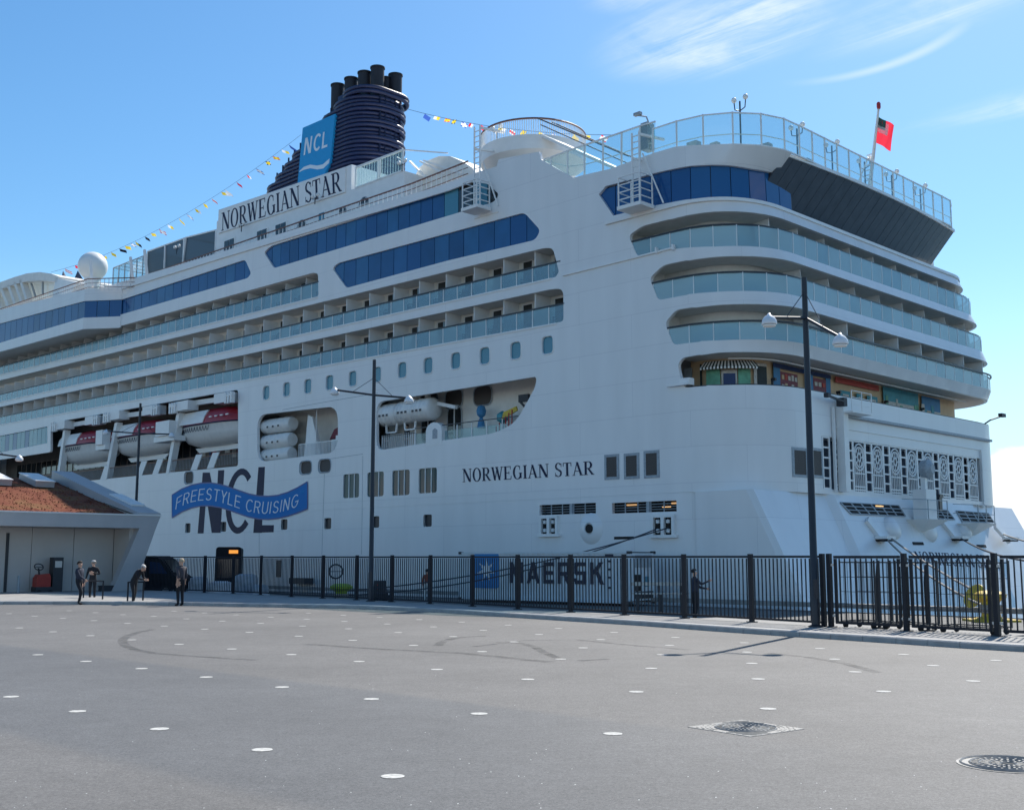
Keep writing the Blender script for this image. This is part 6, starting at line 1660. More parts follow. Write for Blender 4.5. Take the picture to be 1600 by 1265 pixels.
# ---- transom lattice: alternating narrow ladders and pierced panels, dark behind
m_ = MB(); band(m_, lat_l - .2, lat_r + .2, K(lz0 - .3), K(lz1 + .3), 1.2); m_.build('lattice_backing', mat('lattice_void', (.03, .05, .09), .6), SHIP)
m_ = MB(); slab(m_, lat_l - .2, lat_r + .2, K(lz0 + .02), .03, 1.2, .06); slab(m_, lat_l - .2, lat_r + .2, K(lz1 + .04), .03, 1.2, .06); m_.build('lattice_reveal', M['white'], SHIP)
H_ = lz1 - lz0
ctr = [uv(px, py)[0] for px, py in ((1343.5, 715), (1521, 735))]; PIT = (ctr[1] - ctr[0]) / 7
def lattice_mesh():
    m_ = MB(); w = PIT; t = .06; hw = w * .30
    X = (Vector((1, 0, 0)), Vector((0, 1, 0)), Vector((0, 0, 1)))
    for x in (-hw, hw): m_.box((x, 0, H_ / 2), (.10, t, H_))
    for z in (.12, H_ * .10, H_ * .36, H_ - .05): m_.box((0, 0, z), (2 * hw, t, .08))
    for k in range(1, 6): x = -hw + 2 * hw * k / 6; m_.box((x, 0, H_ * .24), (.05, t * .8, H_ * .48))
    cz = H_ * .68; a_, b_ = hw * .95, H_ * .26
    ell = lambda f, n=28: [(a_ * f * math.cos(k * 2 * PI / n), 0, cz + b_ * f * math.sin(k * 2 * PI / n)) for k in range(n)]
    m_.tube(ell(1.0), .055, 5, closed=True); m_.tube(ell(.76), .045, 5, closed=True); m_.tube(ell(.28, 12), .045, 5, closed=True)
    for k in range(8):
        t_ = k * PI / 4 + PI / 8; c = (a_ * .52 * math.cos(t_), 0, cz + b_ * .52 * math.sin(t_)); r = hw * .20
        m_.tube([(c[0] + r * math.cos(q * PI / 5), 0, c[2] + r * 1.15 * math.sin(q * PI / 5)) for q in range(10)], .035, 4, closed=True)
    for s in (-1, 1): m_.bar((s * hw, 0, cz), (s * a_ * .5, 0, cz), .05, .05)
    return m_.mesh('lattice_panel', M['white'])
LAT = lattice_mesh()
def ladder_mesh():
    m_ = MB(); hw = PIT * .165
    for x in (-hw, hw): m_.box((x, 0, H_ / 2), (.12, .07, H_))
    for k in range(6): m_.box((0, 0, .05 + (H_ - .1) * k / 5), (2 * hw, .06, .10))
    return m_.mesh('lattice_ladder', M['white'])
LAD = ladder_mesh()
for k in range(-1, 8):
    u = ctr[0] + PIT * k; pf_ = P(u, lz0, .06)
    if lat_l < u - PIT * .3 or k == -1: link('lattice_panel', LAT, SHIP, pf_, rz_of(u))
    u2 = u - PIT / 2 if k > -1 else None
    if u2 and u2 > lat_l: link('lattice_ladder', LAD, SHIP, P(u2, lz0, .06), rz_of(u2))
link('lattice_ladder', LAD, SHIP, P(lat_l + .55, lz0, .06), rz_of(lat_l + .5))
m_ = MB(); m_.bar(P(lat_r + .05, lz0 - .4, -.03), P(lat_r + .05, lz1 + .6, -.03), .3, .2); a, b = uv(1320, 662), (lat_r + .05, lz1 + .6)
m_.bar(P(lat_l + 1.5, lz1 + .62, -.02), P(lat_r + .2, lz1 + .62, -.02), .08, .08); m_.build('lattice_frame', M['white'], SHIP)
# fender strip across the transom, box column with small working platform
m_ = MB(); q = uv(1330, 652); q2 = uv(1520, 684); zf_ = (q[1] + q2[1]) / 2
m_.bar(P(q[0] - .9, zf_, -.12), P(U2 + 1.0, zf_, -.12), .3, .16); m_.build('fender_strip', M['grey_trim'], SHIP)
cu0 = uv(1311, 700)[0]; zc0, zc1 = lz0 - .1, uv(1311, 638)[1]
m_ = MB(); m_.bar(P(cu0, zc0, -.28), P(cu0, zc1, -.28), .55, .5); m_.bar(P(cu0 - .75, zc0, -.12), P(cu0 - .75, zc1, -.12), .14, .14); m_.build('box_column', M['white'], SHIP)
m_ = MB(); q = uv(1325, 648); qa, qb = P(cu0 - .2, q[1], -.6), P(cu0 + 2.2, q[1], -.6); m_.bar(qa, qb, 1.0, .1)
for s in (0, .5, 1):
    v = qa + (qb - qa) * s + Vector((.45, 0, 0)); m_.bar(v, v + Vector((0, 0, 1.25)), .04)
for h in (.45, .85, 1.25): m_.bar(qa + Vector((.45, 0, h)), qb + Vector((.45, 0, h)), .035)
m_.build('working_platform', M['white'], SHIP)
m_ = MB(); v = P(cu0 - .2, q[1] + .6, -.4); m_.box(v, (.5, .4, .5)); m_.bar(v + Vector((.2, -.1, 0)), v + Vector((.2, -2.0, .2)), .12); m_.box(v + Vector((.2, -2.0, .2)), (.3, .3, .25)); m_.build('searchlight', M['grey_dark'], SHIP)
v0 = P(U2 + .4, zbM, .1); m_ = MB(); m_.tube([v0, v0 + Vector((.4, .2, .3)), v0 + Vector((.5, 1.9, .7))], .06, 6); m_.box(v0 + Vector((.5, 2.1, .8)), (.3, .7, .25)); m_.build('stern_floodlight', M['grey_dark'], SHIP)
m_ = MB(); v0 = P(uM + .5, zbM + .1, .1); m_.box(v0 + Vector((0, .0, .25)), (.7, .5, .4)); m_.bar(v0 + Vector((-1.2, -.3, .1)), v0 + Vector((.3, -.3, .1)), .12); m_.build('deck_floodlight', M['white'], SHIP)
# ---- sloping transom: window slots with bars, fairleads, platforms, lamps, name
cxa, xta, cya = low_plan(ZK); cxb, xtb, cyb = low_plan(0.0)
A0, A1 = Vector((xta, 0, ZK)), Vector((xtb, 0, 0)); SLD = (A1 - A0).normalized(); SLN = Vector((-SLD.z, 0, SLD.x))   # down-slope, outward normal
if SLN.x < 0: SLN = -SLN
def TP(px, py):                            # bearing met with the sloping transom -> point
    r = Vector(rl(px, py)); c = Vector(CL); t = (A0 - c).dot(SLN) / r.dot(SLN); return c + r * t
for q, nb in (((1312, 785), (1403, 790), (1414, 807), (1329, 803)), 6), (((1441, 793), (1479, 797), (1491, 812), (1448, 809)), 3), (((1493, 798), (1543, 802), (1553, 817), (1503, 815)), 4):
    Q_ = [TP(*p) for p in q]; m_ = MB(); m_.prism([p + SLN * .01 for p in Q_], SLN * .02); o = m_.build('mooring_window', M['iron_dark'], SHIP)
    b_ = MB()
    for k in range(nb + 1): f = k / nb; b_.bar(Q_[0] + (Q_[1] - Q_[0]) * f + SLN * .05, Q_[3] + (Q_[2] - Q_[3]) * f + SLN * .05, .09, .05, SLN)
    for f in (0, .33, .66, 1): b_.bar(Q_[0] + (Q_[3] - Q_[0]) * f + SLN * .06, Q_[1] + (Q_[2] - Q_[1]) * f + SLN * .06, .05, .04, SLN)
    b_.build('window_bars', M['grey_trim'], o)
for px, py in ((1373, 791), (1453, 796)): p_ = TP(px, py); m_ = MB(); m_.box(p_ + SLN * .05, (.06, .9, .07)); m_.build('deck_light', M['tube_lit'], SHIP)
for px, py, w in ((1433, 812, 3.3), (1510, 818, 3.2)):
    p_ = TP(px, py); m_ = MB(); m_.hexa([p_ + Vector((-.4, -w / 2, 0)), p_ + Vector((1.5, -w / 2 + .3, 0)), p_ + Vector((1.5, w / 2 - .3, 0)), p_ + Vector((-.4, w / 2, 0))], [p_ + Vector((-.2, -.5, -1.0)), p_ + Vector((.5, -.5, -.7)), p_ + Vector((.5, .5, -.7)), p_ + Vector((-.2, .5, -1.0))]); m_.build('transom_platform', M['white'], SHIP)
    r_ = MB()
    for y in (-w / 2 + .3, 0, w / 2 - .3): r_.bar(p_ + Vector((1.4, y, 0)), p_ + Vector((1.4, y, 1.2)), .05)
    for h in (.6, 1.2): r_.bar(p_ + Vector((1.4, -w / 2 + .3, h)), p_ + Vector((1.4, w / 2 - .3, h)), .04); r_.bar(p_ + Vector((1.4, -w / 2 + .3, h)), p_ + Vector((-.3, -w / 2 + .3, h + .1)), .04)
    r_.build('platform_rail', M['grey_trim'], SHIP)
p_ = TP(1432, 812); m_ = MB(); m_.box(p_ + Vector((.6, 0, .95)), (.9, 1.4, 1.9)); m_.box(p_ + Vector((.6, 0, 2.6)), (.3, .3, 1.4)); m_.build('winch_housing', M['white'], SHIP)
m_ = MB(); m_.lathe(p_ + Vector((.5, 0, 3.2)), [(.1, 0), (.55, .05), (.6, .5), (.3, .75)], 16, (Vector((0, 1, 0)), Vector((0, 0, 1)), Vector((1, 0, 0)))); m_.build('searchlight', M['grey_trim'], SHIP)
p_ = TP(1455, 788); m_ = MB(); m_.box(p_ + Vector((.5, 0, 0)), (.35, .4, .9)); m_.box(p_ + Vector((.5, 0, .55)), (.5, .5, .2)); m_.build('stern_lamp', M['rail_dark'], SHIP)
for px, py, r in ((1393, 825, .75), (1450, 830, .75), (1506, 830, .6)):
    p_ = TP(px, py); X = (Vector((0, 1, 0)), SLD, SLN); m_ = MB(); m_.lathe(p_, [(r, 0), (r * .95, .16), (r * .75, .32), (r * .35, .42)], 20, X); m_.build('transom_boss', M['hull'], SHIP, smooth=60)
for q in ((1352, 812, 1378, 846), (1470, 815, 1495, 845), (1552, 822, 1574, 846)):
    a, b = TP(q[0], q[1]), TP(q[2], q[3]); m_ = MB(); m_.bar(a + SLN * .12, b + SLN * .12, .5, .22, SLN); m_.box(b + SLN * .35 + Vector((0, -.2, .1)), (.8, 1.1, .16)); o = m_.build('fairlead_trunk', M['white'], SHIP)
    m_ = MB(); m_.box(b + SLN * .32 + Vector((0, -.2, -.06)), (.7, 1.0, .1)); m_.build('fairlead_lip', M['iron_dark'], o)
for px, py in ((1434, 849), (1533, 853)): p_ = TP(px, py); m_ = MB(); m_.bar(p_ + SLN * .03 + Vector((0, -.7, 0)), p_ + SLN * .03 + Vector((0, .7, 0)), .18, .05, SLN); m_.build('drain_slot', M['iron_dark'], SHIP)
# chamfer shading line
# ================================================================== LETTERING
def union_mesh(polys, pf, th, name, mt, parent):
    vs, es, fs = [], [], []
    for p in polys:
        b = len(vs); vs += [Vector(q) for q in p]; fs.append(list(range(b, b + len(p))))
    V, Ed, Fc, ov, oe, of = delaunay_2d_cdt(vs, [], fs, 0, 1e-5)
    mb = MB(); keep = [tuple(f) for f in Fc if any(inside(p, sum(V[i].x for i in f) / len(f), sum(V[i].y for i in f) / len(f)) for p in polys)]
    mb.add([pf(p.x, p.y, th) for p in V], keep)
    cnt = {}
    for f in keep:
        for i in range(len(f)): cnt.setdefault(tuple(sorted((f[i], f[(i + 1) % len(f)]))), []).append((f[i], f[(i + 1) % len(f)]))
    for k, e in cnt.items():
        if len(e) == 1:
            a, b = e[0]; mb.face([pf(V[a].x, V[a].y, 0), pf(V[b].x, V[b].y, 0), pf(V[b].x, V[b].y, th), pf(V[a].x, V[a].y, th)])
    return mb.build(name, mt, parent)
def st(a, b, w, w2=None):                  # stroke a->b, horizontal width w
    w2 = w2 or w; return [(a[0] - w / 2, a[1]), (a[0] + w / 2, a[1]), (b[0] + w2 / 2, b[1]), (b[0] - w2 / 2, b[1])]
def bx(x0, y0, x1, y1): return [(x0, y0), (x1, y0), (x1, y1), (x0, y1)]
def arc(cx, cy, rx, ry, a0, a1, wx, wy, n=14):   # stroke along an ellipse: thick wx at the sides, thin wy at top and bottom
    out = []
    for k in range(n):
        t0, t1_ = math.radians(a0 + (a1 - a0) * k / n), math.radians(a0 + (a1 - a0) * (k + 1) / n)
        e = lambda t, s: (cx + (rx - s * wx) * math.cos(t), cy + (ry - s * wy) * math.sin(t))
        out.append([e(t0, 0), e(t1_, 0), e(t1_, 1), e(t0, 1)])
    return out
TK, TN, SF = .17, .055, .045               # roman letters: thick, thin, serif
def roman(ch):
    s = lambda x, y, w=.26: bx(x - w / 2, y, x + w / 2, y + SF)
    if ch == 'N': return [st((.16, 0), (.16, 1), TN), st((.84, 0), (.84, 1), TN), st((.18, 1), (.80, 0), TK * 1.25), s(.14, 0), s(.10, 1 - SF, .2), s(.84, 1 - SF)], 1.0
    if ch == 'O': return arc(.47, .5, .43, .53, 0, 360, TK, .05, 28), .94
    if ch == 'R': return [st((.2, 0), (.2, 1), TK), s(.2, 0, .36), s(.12, 1 - SF, .2), bx(.2, 1 - .05, .48, 1), bx(.2, .46, .48, .51)] + arc(.46, .73, .30, .27, -90, 90, TK, .05, 12) + [st((.42, .49), (.80, 0), TK), s(.82, 0, .22)], .92
    if ch == 'W': return [st((.12, 1), (.36, 0), TK), st((.36, 0), (.60, 1), TN), st((.54, 1), (.82, 0), TK), st((.82, 0), (1.06, 1), TN), s(.1, 1 - SF), s(.56, 1 - SF, .3), s(1.06, 1 - SF, .22)], 1.16
    if ch == 'E': return [st((.2, 0), (.2, 1), TK), s(.13, 0, .2), s(.13, 1 - SF, .2), bx(.2, .95, .72, 1), bx(.2, 0, .74, .05), bx(.2, .48, .54, .53), [(.72, 1), (.67, 1), (.70, .76), (.72, .76)], [(.74, 0), (.69, 0), (.76, .26), (.79, .26)], bx(.53, .40, .565, .61)], .84
    if ch == 'G': return arc(.48, .5, .43, .53, 52, 318, TK, .05, 22) + [st((.78, .05), (.78, .42), TK), s(.78, .42, .3), bx(.70, .68, .73, .97), [(.72, .14), (.74, .06), (.70, .02), (.66, .04)]], .96
    if ch == 'I': return [st((.2, 0), (.2, 1), TK), s(.2, 0, .36), s(.2, 1 - SF, .36)], .42
    if ch == 'A': return [st((.12, 0), (.44, 1), TN), st((.42, 1), (.78, 0), TK), bx(.24, .30, .66, .345), s(.12, 0, .24), s(.80, 0, .30)], .92
    if ch == 'S': return arc(.36, .75, .29, .28, 30, 270, TK * .8, .055, 14) + arc(.36, .25, .31, .28, 90, -150, TK * .8, .055, 14) + [[(.24, .62), (.34, .52), (.50, .38), (.40, .48)], [(.12, .60), (.22, .66), (.62, .40), (.50, .34)], bx(.60, .72, .63, .98), bx(.07, .02, .10, .30)], .70
    if ch == 'T': return [st((.4, 0), (.4, 1), TK), s(.4, 0, .36), bx(.04, .95, .76, 1), [(.04, 1), (.08, 1), (.06, .72), (.03, .72)], [(.76, 1), (.72, 1), (.74, .72), (.77, .72)]], .80
    return [], .4
def block(ch):                             # bold square capitals
    w = .2
    if ch == 'M': return [bx(0, 0, w, 1), bx(.72, 0, .92, 1), [(0, 1), (.24, 1), (.56, .3), (.36, .3)], [(.92, 1), (.68, 1), (.36, .3), (.56, .3)]], 1.06
    if ch == 'A': return [[(0, 0), (.21, 0), (.56, 1), (.32, 1)], [(.88, 0), (.67, 0), (.32, 1), (.56, 1)], bx(.22, .2, .66, .37)], 1.0
    if ch == 'E': return [bx(0, 0, w, 1), bx(0, .82, .72, 1), bx(0, .41, .66, .59), bx(0, 0, .72, .18)], .84
    if ch == 'R': return [bx(0, 0, w, 1), bx(0, .82, .6, 1), bx(0, .38, .6, .56), bx(.58, .42, .78, .96), [(.36, .4), (.58, .4), (.84, 0), (.60, 0)], [(.58, .96), (.6, 1), (.7, 1), (.78, .96)]], .94
    if ch == 'S': return [bx(.04, .82, .76, 1), bx(.02, .46, .22, .96), bx(.06, .42, .74, .59), bx(.58, .04, .78, .55), bx(.04, 0, .74, .18), bx(.0, .1, .2, .27)], .90
    if ch == 'K': return [bx(0, 0, w, 1), [(.18, .42), (.40, .55), (.84, 1), (.58, 1), (.18, .62)], [(.30, .56), (.52, .60), (.88, 0), (.62, 0)]], .94
    if ch == 'N': return [bx(0, 0, .17, 1), bx(.66, 0, .83, 1), [(0, 1), (.24, 1), (.83, 0), (.59, 0)]], 1.0
    if ch == 'C': return arc(.45, .5, .45, .52, 45, 315, .17, .15, 20), .9
    if ch == 'L': return [bx(0, 0, .17, 1), bx(0, 0, .62, .15)], .74
    return [], .4
def layout(txt, glyph, space=.05, word=.45):
    x = 0; polys = []
    for ch in txt:
        if ch == ' ': x += word; continue
        g, w = glyph(ch); polys.append([[(px_ + x, py_) for px_, py_ in p] for p in g]); x += w + space
    return polys, x - space
def letters(txt, glyph, quad, name, mt, parent, n_out, th=.02, off=.004, space=.05, word=.45):
    # quad: lower left, lower right, upper right, upper left (ship space); one mesh per letter
    polys, L_ = layout(txt, glyph, space, word); a, b, c, d = [Vector(q) for q in quad]
    n_out = Vector(n_out)
    def pf(x, y, h): f = x / L_; lo = a + (b - a) * f; hi = d + (c - d) * f; return lo + (hi - lo) * y + n_out * (h + off)
    for g in polys: union_mesh(g, pf, th, name, mt, parent)
T3 = lambda px, py: Vector((sv(px, py)[0], 0, sv(px, py)[1]))
PORT_N = (0, -1, 0)
letters('NORWEGIAN STAR', roman, (T3(723, 753), T3(928.5, 741), T3(928, 720), T3(722.5, 732.5)), 'hull_letter', M['navy'], SHIP, PORT_N, space=.06)
bq = lambda px, py: yp3(px, py, YH_ - .14)
letters('NORWEGIAN STAR', roman, (bq(346, 361), bq(534, 298.5), bq(532.5, 267), bq(346.5, 333)), 'board_letter', M['navy'], BOARD, PORT_N, space=.05)
fq = lambda px, py: yp3(px, py, YS)
letters('NCL', block, (fq(474.5, 243), fq(513, 229), fq(515, 203.5), fq(477.5, 216)), 'funnel_letter', M['lettering'], FSIGN, PORT_N, space=.1)
# white swoosh on the funnel sign
m_ = MB(); up_ = [fq(*p) for p in ((468, 268), (475, 261), (485, 257.5), (496, 259), (505, 257), (515, 248))]; lo_ = [fq(*p) for p in ((468, 269), (475, 265.5), (485, 263), (496, 265), (505, 263.5), (514, 255))]
for i in range(5): m_.hexa([v + Vector((0, -.004, 0)) for v in (lo_[i], lo_[i + 1], up_[i + 1], up_[i])], [v + Vector((0, -.03, 0)) for v in (lo_[i], lo_[i + 1], up_[i + 1], up_[i])])
m_.build('swoosh', M['lettering'], FSIGN)
# big N.C.L. behind a blue ribbon
def big(name, polys_px):
    polys = [[sv(*q) for q in p] for p in polys_px]
    return union_mesh(polys, lambda x, y, h: Vector((x, -.005 - h, y)), .012, name, M['navy'], SHIP)
big('big_letter', [[(317, 738), (325, 738), (318, 833), (309, 833)], [(317, 738), (328, 738), (345, 832), (331, 832)], [(341, 734.5), (350.5, 734), (344.5, 832), (336, 832)]])
cpx = []
for k in range(22):
    t0, t1_ = math.radians(48 + 268 * k / 22), math.radians(48 + 268 * (k + 1) / 22)
    e = lambda t, f: (375 + (22 if f else 14) * math.cos(t) + (782 - (782 - (50 if f else 41) * math.sin(t))) * .075, 782.5 - (51 if f else 41) * math.sin(t))
    cpx.append([e(t0, 1), e(t1_, 1), e(t1_, 0), e(t0, 0)])
big('big_letter', cpx)
big('big_letter', [[(404, 729.5), (414, 729), (409, 832), (396, 832)], [(397, 820), (428, 820), (427.5, 831), (396, 832)]])
for px, py in ((293.5, 824.5), (349, 822.5), (444, 819)):
    pass
rib_t = [(269.5, 773), (285, 763.5), (300, 757.5), (315, 754.5), (330, 754), (345, 756.5), (360, 761), (375, 766.5), (390, 771.5), (405, 774.5), (420, 775), (435, 773.5), (450, 769), (465, 762), (481, 752.5)]
rib_b = [(269.5, 808.5), (285, 799), (300, 793), (315, 790), (330, 790), (345, 792.5), (360, 797), (375, 802.5), (390, 807.5), (405, 810.5), (420, 811), (435, 809.5), (450, 806), (465, 801), (481, 794.5)]
m_ = MB()
RT, RBt = [Vector((sv(*p)[0], -.03, sv(*p)[1])) for p in rib_t], [Vector((sv(*p)[0], -.03, sv(*p)[1])) for p in rib_b]
for i in range(len(RT) - 1): m_.hexa([RBt[i], RBt[i + 1], RT[i + 1], RT[i]], [v - Vector((0, .012, 0)) for v in (RBt[i], RBt[i + 1], RT[i + 1], RT[i])])
RIB = m_.build('ribbon', M['ribbon_blue'], SHIP)
m_ = MB()
loop = RT + RBt[::-1]
for a, b in zip(loop, loop[1:] + loop[:1]): m_.bar(a + Vector((0, -.018, 0)), b + Vector((0, -.018, 0)), .11, .016, (0, 1, 0))
m_.build('ribbon_edge', M['ribbon_edge'], RIB)
# FREESTYLE CRUISING along the ribbon, thin capitals
def thin(ch):
    w = .085
    h = lambda x0, y, x1: bx(x0, y, x1, y + w * .9)
    if ch == 'F': return [bx(0, 0, w, 1), h(0, 1 - w * .9, .5), h(0, .48, .44)], .54
    if ch == 'R': return [bx(0, 0, w, 1), h(0, 1 - w * .9, .32), h(0, .46, .32)] + arc(.30, .73, .24, .275, -90, 90, w, w, 10) + [st((.30, .48), (.50, 0), w * 1.1)], .60
    if ch == 'E': return [bx(0, 0, w, 1), h(0, 1 - w * .9, .5), h(0, .48, .44), h(0, 0, .5)], .56
    if ch == 'S': return arc(.27, .74, .24, .27, 20, 270, w, w, 12) + arc(.27, .26, .26, .27, 90, -160, w, w, 12), .58
    if ch == 'T': return [bx(.22, 0, .22 + w, 1), h(0, 1 - w * .9, .52)], .54
    if ch == 'Y': return [st((.04, 1), (.26, .45), w * 1.1), st((.48, 1), (.26, .45), w * 1.1), bx(.26 - w / 2, 0, .26 + w / 2, .5)], .54
    if ch == 'L': return [bx(0, 0, w, 1), h(0, 0, .45)], .50
    if ch == 'C': return arc(.34, .5, .33, .52, 45, 315, w, w, 18), .64
    if ch == 'U': return [bx(0, .3, w, 1), bx(.46, .3, .46 + w, 1)] + arc(.273, .3, .273, .32, 180, 360, w, w, 12), .60
    if ch == 'I': return [bx(0, 0, w, 1)], .14
    if ch == 'N': return [bx(0, 0, w, 1), bx(.46, 0, .46 + w, 1), [(0, 1), (w * 1.2, 1), (.46 + w, 0), (.46 - w * .2, 0)]], .60
    if ch == 'G': return arc(.34, .5, .33, .52, 45, 350, w, w, 18) + [bx(.36, .40, .67, .48)], .70
    if ch == 'M': return [bx(0, 0, w, 1), bx(.6, 0, .6 + w, 1), st((.05, 1), (.33, .2), w), st((.63, 1), (.33, .2), w)], .74
    return [], .3
polys, L_ = layout('FREESTYLE CRUISING', thin, .13, .34)
xs_t = [p[0] for p in rib_t]
def ribpt(x, y, h):
    px = 276 + (468 - 276) * x / L_ * 1.0; f0, f1 = .76, .24
    yt, yb = float(np.interp(px, xs_t, [p[1] for p in rib_t])), float(np.interp(px, xs_t, [p[1] for p in rib_b]))
    py = yb + (yt - yb) * (f1 + (f0 - f1) * y); q = sv(px + 2.5 * (y - .5), py); return Vector((q[0], -.046 - h, q[1]))
for g in polys: union_mesh(g, ribpt, .012, 'ribbon_letter', M['lettering'], RIB)
polys, L2 = layout('SM', thin, .13)
def smpt(x, y, h): q = sv(469 + 7 * x / L2, 771.5 - 2.5 * x / L2 - 4 * y); return Vector((q[0], -.046 - h, q[1]))
for g in polys: union_mesh(g, smpt, .01, 'ribbon_letter', M['sign_blue'], RIB)
# name on the sloping transom
ta, tb_ = TP(1432, 880), TP(1562, 888); tc_, td = TP(1556, 868), TP(1427, 861)
letters('NORWEGIAN STAR', roman, (ta, tb_, tc_, td), 'transom_letter', M['navy'], SHIP, SLN, space=.07)
# ================================================================== QUAYSIDE THINGS
# ---- fence: posts, rails, upright bars
FH = 1.88
FN = thing('security_fence', 'long dark steel bar fence along the pavement in front of the ship', 'fence', FENCE[0])
o0 = FENCE[0]
pm = MB(); pm.box((0, 0, FH / 2 + .02), (.115, .115, FH + .06)); pm.box((0, 0, .012), (.26, .2, .024)); POSTM = pm.mesh('post', M['fence'])
bm_ = MB(); bm_.box((0, 0, (FH - .16) / 2 + .1), (.028, .028, FH - .2)); BARM = bm_.mesh('bar', M['fence'])
bar_list = []; wide = {15}
GATES = {15, 16, 17}                    # panels that are gate leaves, counted from the left
gate_span = []
for i, (p, q) in enumerate(zip(FENCE[:-1], FENCE[1:])):
    d = (q - p); L_ = d.length; d.normalize(); rz = math.atan2(d.y, d.x)
    if i not in (0,): pass
    link('post', POSTM, FN, p - o0, rz)
    if i == 15: link('post', POSTM, FN, p - o0 + d * .22, rz)
    s0 = p + d * (.10 if i != 15 else .32); s1 = q - d * .10
    if i in GATES: gate_span.append((s0 + d * .06, s1 - d * .02)); continue
    m_ = MB()
    for z in (FH - .03, .11): m_ = MB(); m_.bar(s0 - o0 + Vector((0, 0, z)), s1 - o0 + Vector((0, 0, z)), .05, .06); m_.build('rail', M['fence'], FN)
    if L_ > 3.0:
        mid = (s0 + s1) / 2
        if i in (1, 9, 10): link('post', POSTM, FN, mid - o0, rz)
    n = max(2, int(L_ / .145))
    for k in range(1, n): bar_list.append((p + d * (L_ * k / n) - o0, rz))
link('post', POSTM, FN, FENCE[-1] - o0, 0)
bar_list.sort(key=lambda b: (b[0] + o0).length)
for pos, rz in bar_list[:295]: link('bar', BARM, FN, pos, rz)
mb = MB()
for pos, rz in bar_list[295:]:
    mb.box(pos + Vector((0, 0, FH / 2)), (.028, .028, FH - .2), (Vector((math.cos(rz), math.sin(rz), 0)), Vector((-math.sin(rz), math.cos(rz), 0)), Vector((0, 0, 1))))
if mb.v: stuff(mb.build('bars', M['fence'], FN))
GL = ['dark steel gate leaf beside the right lamp post, wire trolleys behind it', 'dark steel gate leaf in front of the yellow bollard', 'dark steel gate leaf cut off by the right edge of the photo']
for (s0, s1), lab in zip(gate_span, GL):
    d = s1 - s0; L_ = d.length; rz = math.atan2(d.y, d.x)
    t = thing('gate_leaf', lab, 'gate', s0, rz, 'gate leaves in the fence')
    m_ = MB()
    for z in (FH - .04, .13): m_.box((L_ / 2, 0, z), (L_, .06, .07))
    for x in (.035, L_ - .035): m_.box((x, 0, FH / 2 + .04), (.07, .06, FH - .25))
    m_.build('frame', M['fence'], t)
    h = MB()
    for z in (.3, FH - .25): h.box((-.05, 0, z), (.1, .05, .06)); h.box((L_ + .05, 0, z), (.1, .05, .06))
    stuff(h.build('hinges', M['galv'], t))
    n = int(L_ / .155)
    for k in range(1, n): link('bar', BARM, t, (L_ * k / n, 0, 0))
# ---- street lamps
def lamp(base, H_, arm_h, arms, label, rzz=0.0):
    t = thing('street_lamp', label, 'street lamp', base, 0, 'double-armed quay lamps')
    m_ = MB(); m_.tube([(0, 0, 0), (0, 0, 1.2), (0, 0, 1.22), (0, 0, H_)], [.115, .11, .10, .075], 14); m_.lathe((0, 0, 0), [(.2, 0), (.2, .03), (.12, .06)], 14); m_.build('pole', M['post'], t, smooth=50)
    m_ = MB(); m_.box((.0, -.105, 1.0), (.11, .03, .5)); m_.build('service_hatch', M['post'], t)
    for v in arms:
        v = Vector(v); tip = Vector((v.x, v.y, arm_h + v.z))
        m_ = MB(); m_.tube([(0, 0, arm_h), tip], .045, 8); m_.build('arm', M['galv'] if False else M['post'], t, smooth=50)
        s = MB(); s.tube([(0, 0, arm_h + .75), Vector((0, 0, arm_h)) + Vector((v.x, v.y, v.z)) * .55], .012, 5); s.build('stay', M['post'], t)
        h = MB(); h.lathe(tip - Vector((0, 0, .14)), [(.20, -.05), (.21, -.02), (.19, .07), (.13, .16), (.06, .21), (.03, .26)], 18); hd = h.build('lamp_head', M['lamp_white'], t, smooth=60)
        l = MB(); l.lathe(tip - Vector((0, 0, .24)), [(.17, 0), (.17, .035)], 18); l.build('lens', M['radome'], hd)
    return t
def lamp_at(px, py, pxt, pyt, z, heads, armpx, label):
    b = G(px, py, z); Y = b.y; top = AT(pxt, pyt, Y); ah = AT(armpx[0], armpx[1], Y).z - b.z
    arms = []
    for hx, hy, dy in heads:
        p = AT(hx, hy, Y + dy); arms.append((p.x - b.x, dy, p.z - b.z - ah + .12))
    return lamp(b, top.z - b.z, ah, arms, label)
lamp_at(1275, 979, 1258, 434, PZ, [(1202, 503, -.9), (1313, 534, -1.5)], (1260, 497), 'tall dark street lamp with two white heads, in front of the stern')
LC = lamp_at(579, 939, 583.5, 562, PZ, [(523, 613, .9), (639, 626, -.9)], (582, 617), 'tall dark street lamp with two white heads, in front of the promenade opening')
bl = AT(211, 786, 73.0)
def lamp_far(Y, pxb, pxt, pyt, heads, armpx, label):
    b = AT(pxb, 900, Y); b.z = 0.0; top = AT(pxt, pyt, Y); ah = AT(*armpx, Y).z
    arms = [(AT(hx, hy, Y + dy).x - b.x, dy, AT(hx, hy, Y + dy).z - ah + .12) for hx, hy, dy in heads]
    return lamp(b, top.z, ah, arms, label)
lamp_far(75.0, 208, 218, 630, [(268, 681, -.5), (166, 676, 1.2)], (216, 677), 'tall dark street lamp standing behind the terminal roof, before the lifeboats')
lamp_far(62.0, -36, -28, 640, [(30, 717, .3), (-92, 700, .6)], (-30, 706), 'street lamp at the left edge of the photo, only one arm in view')

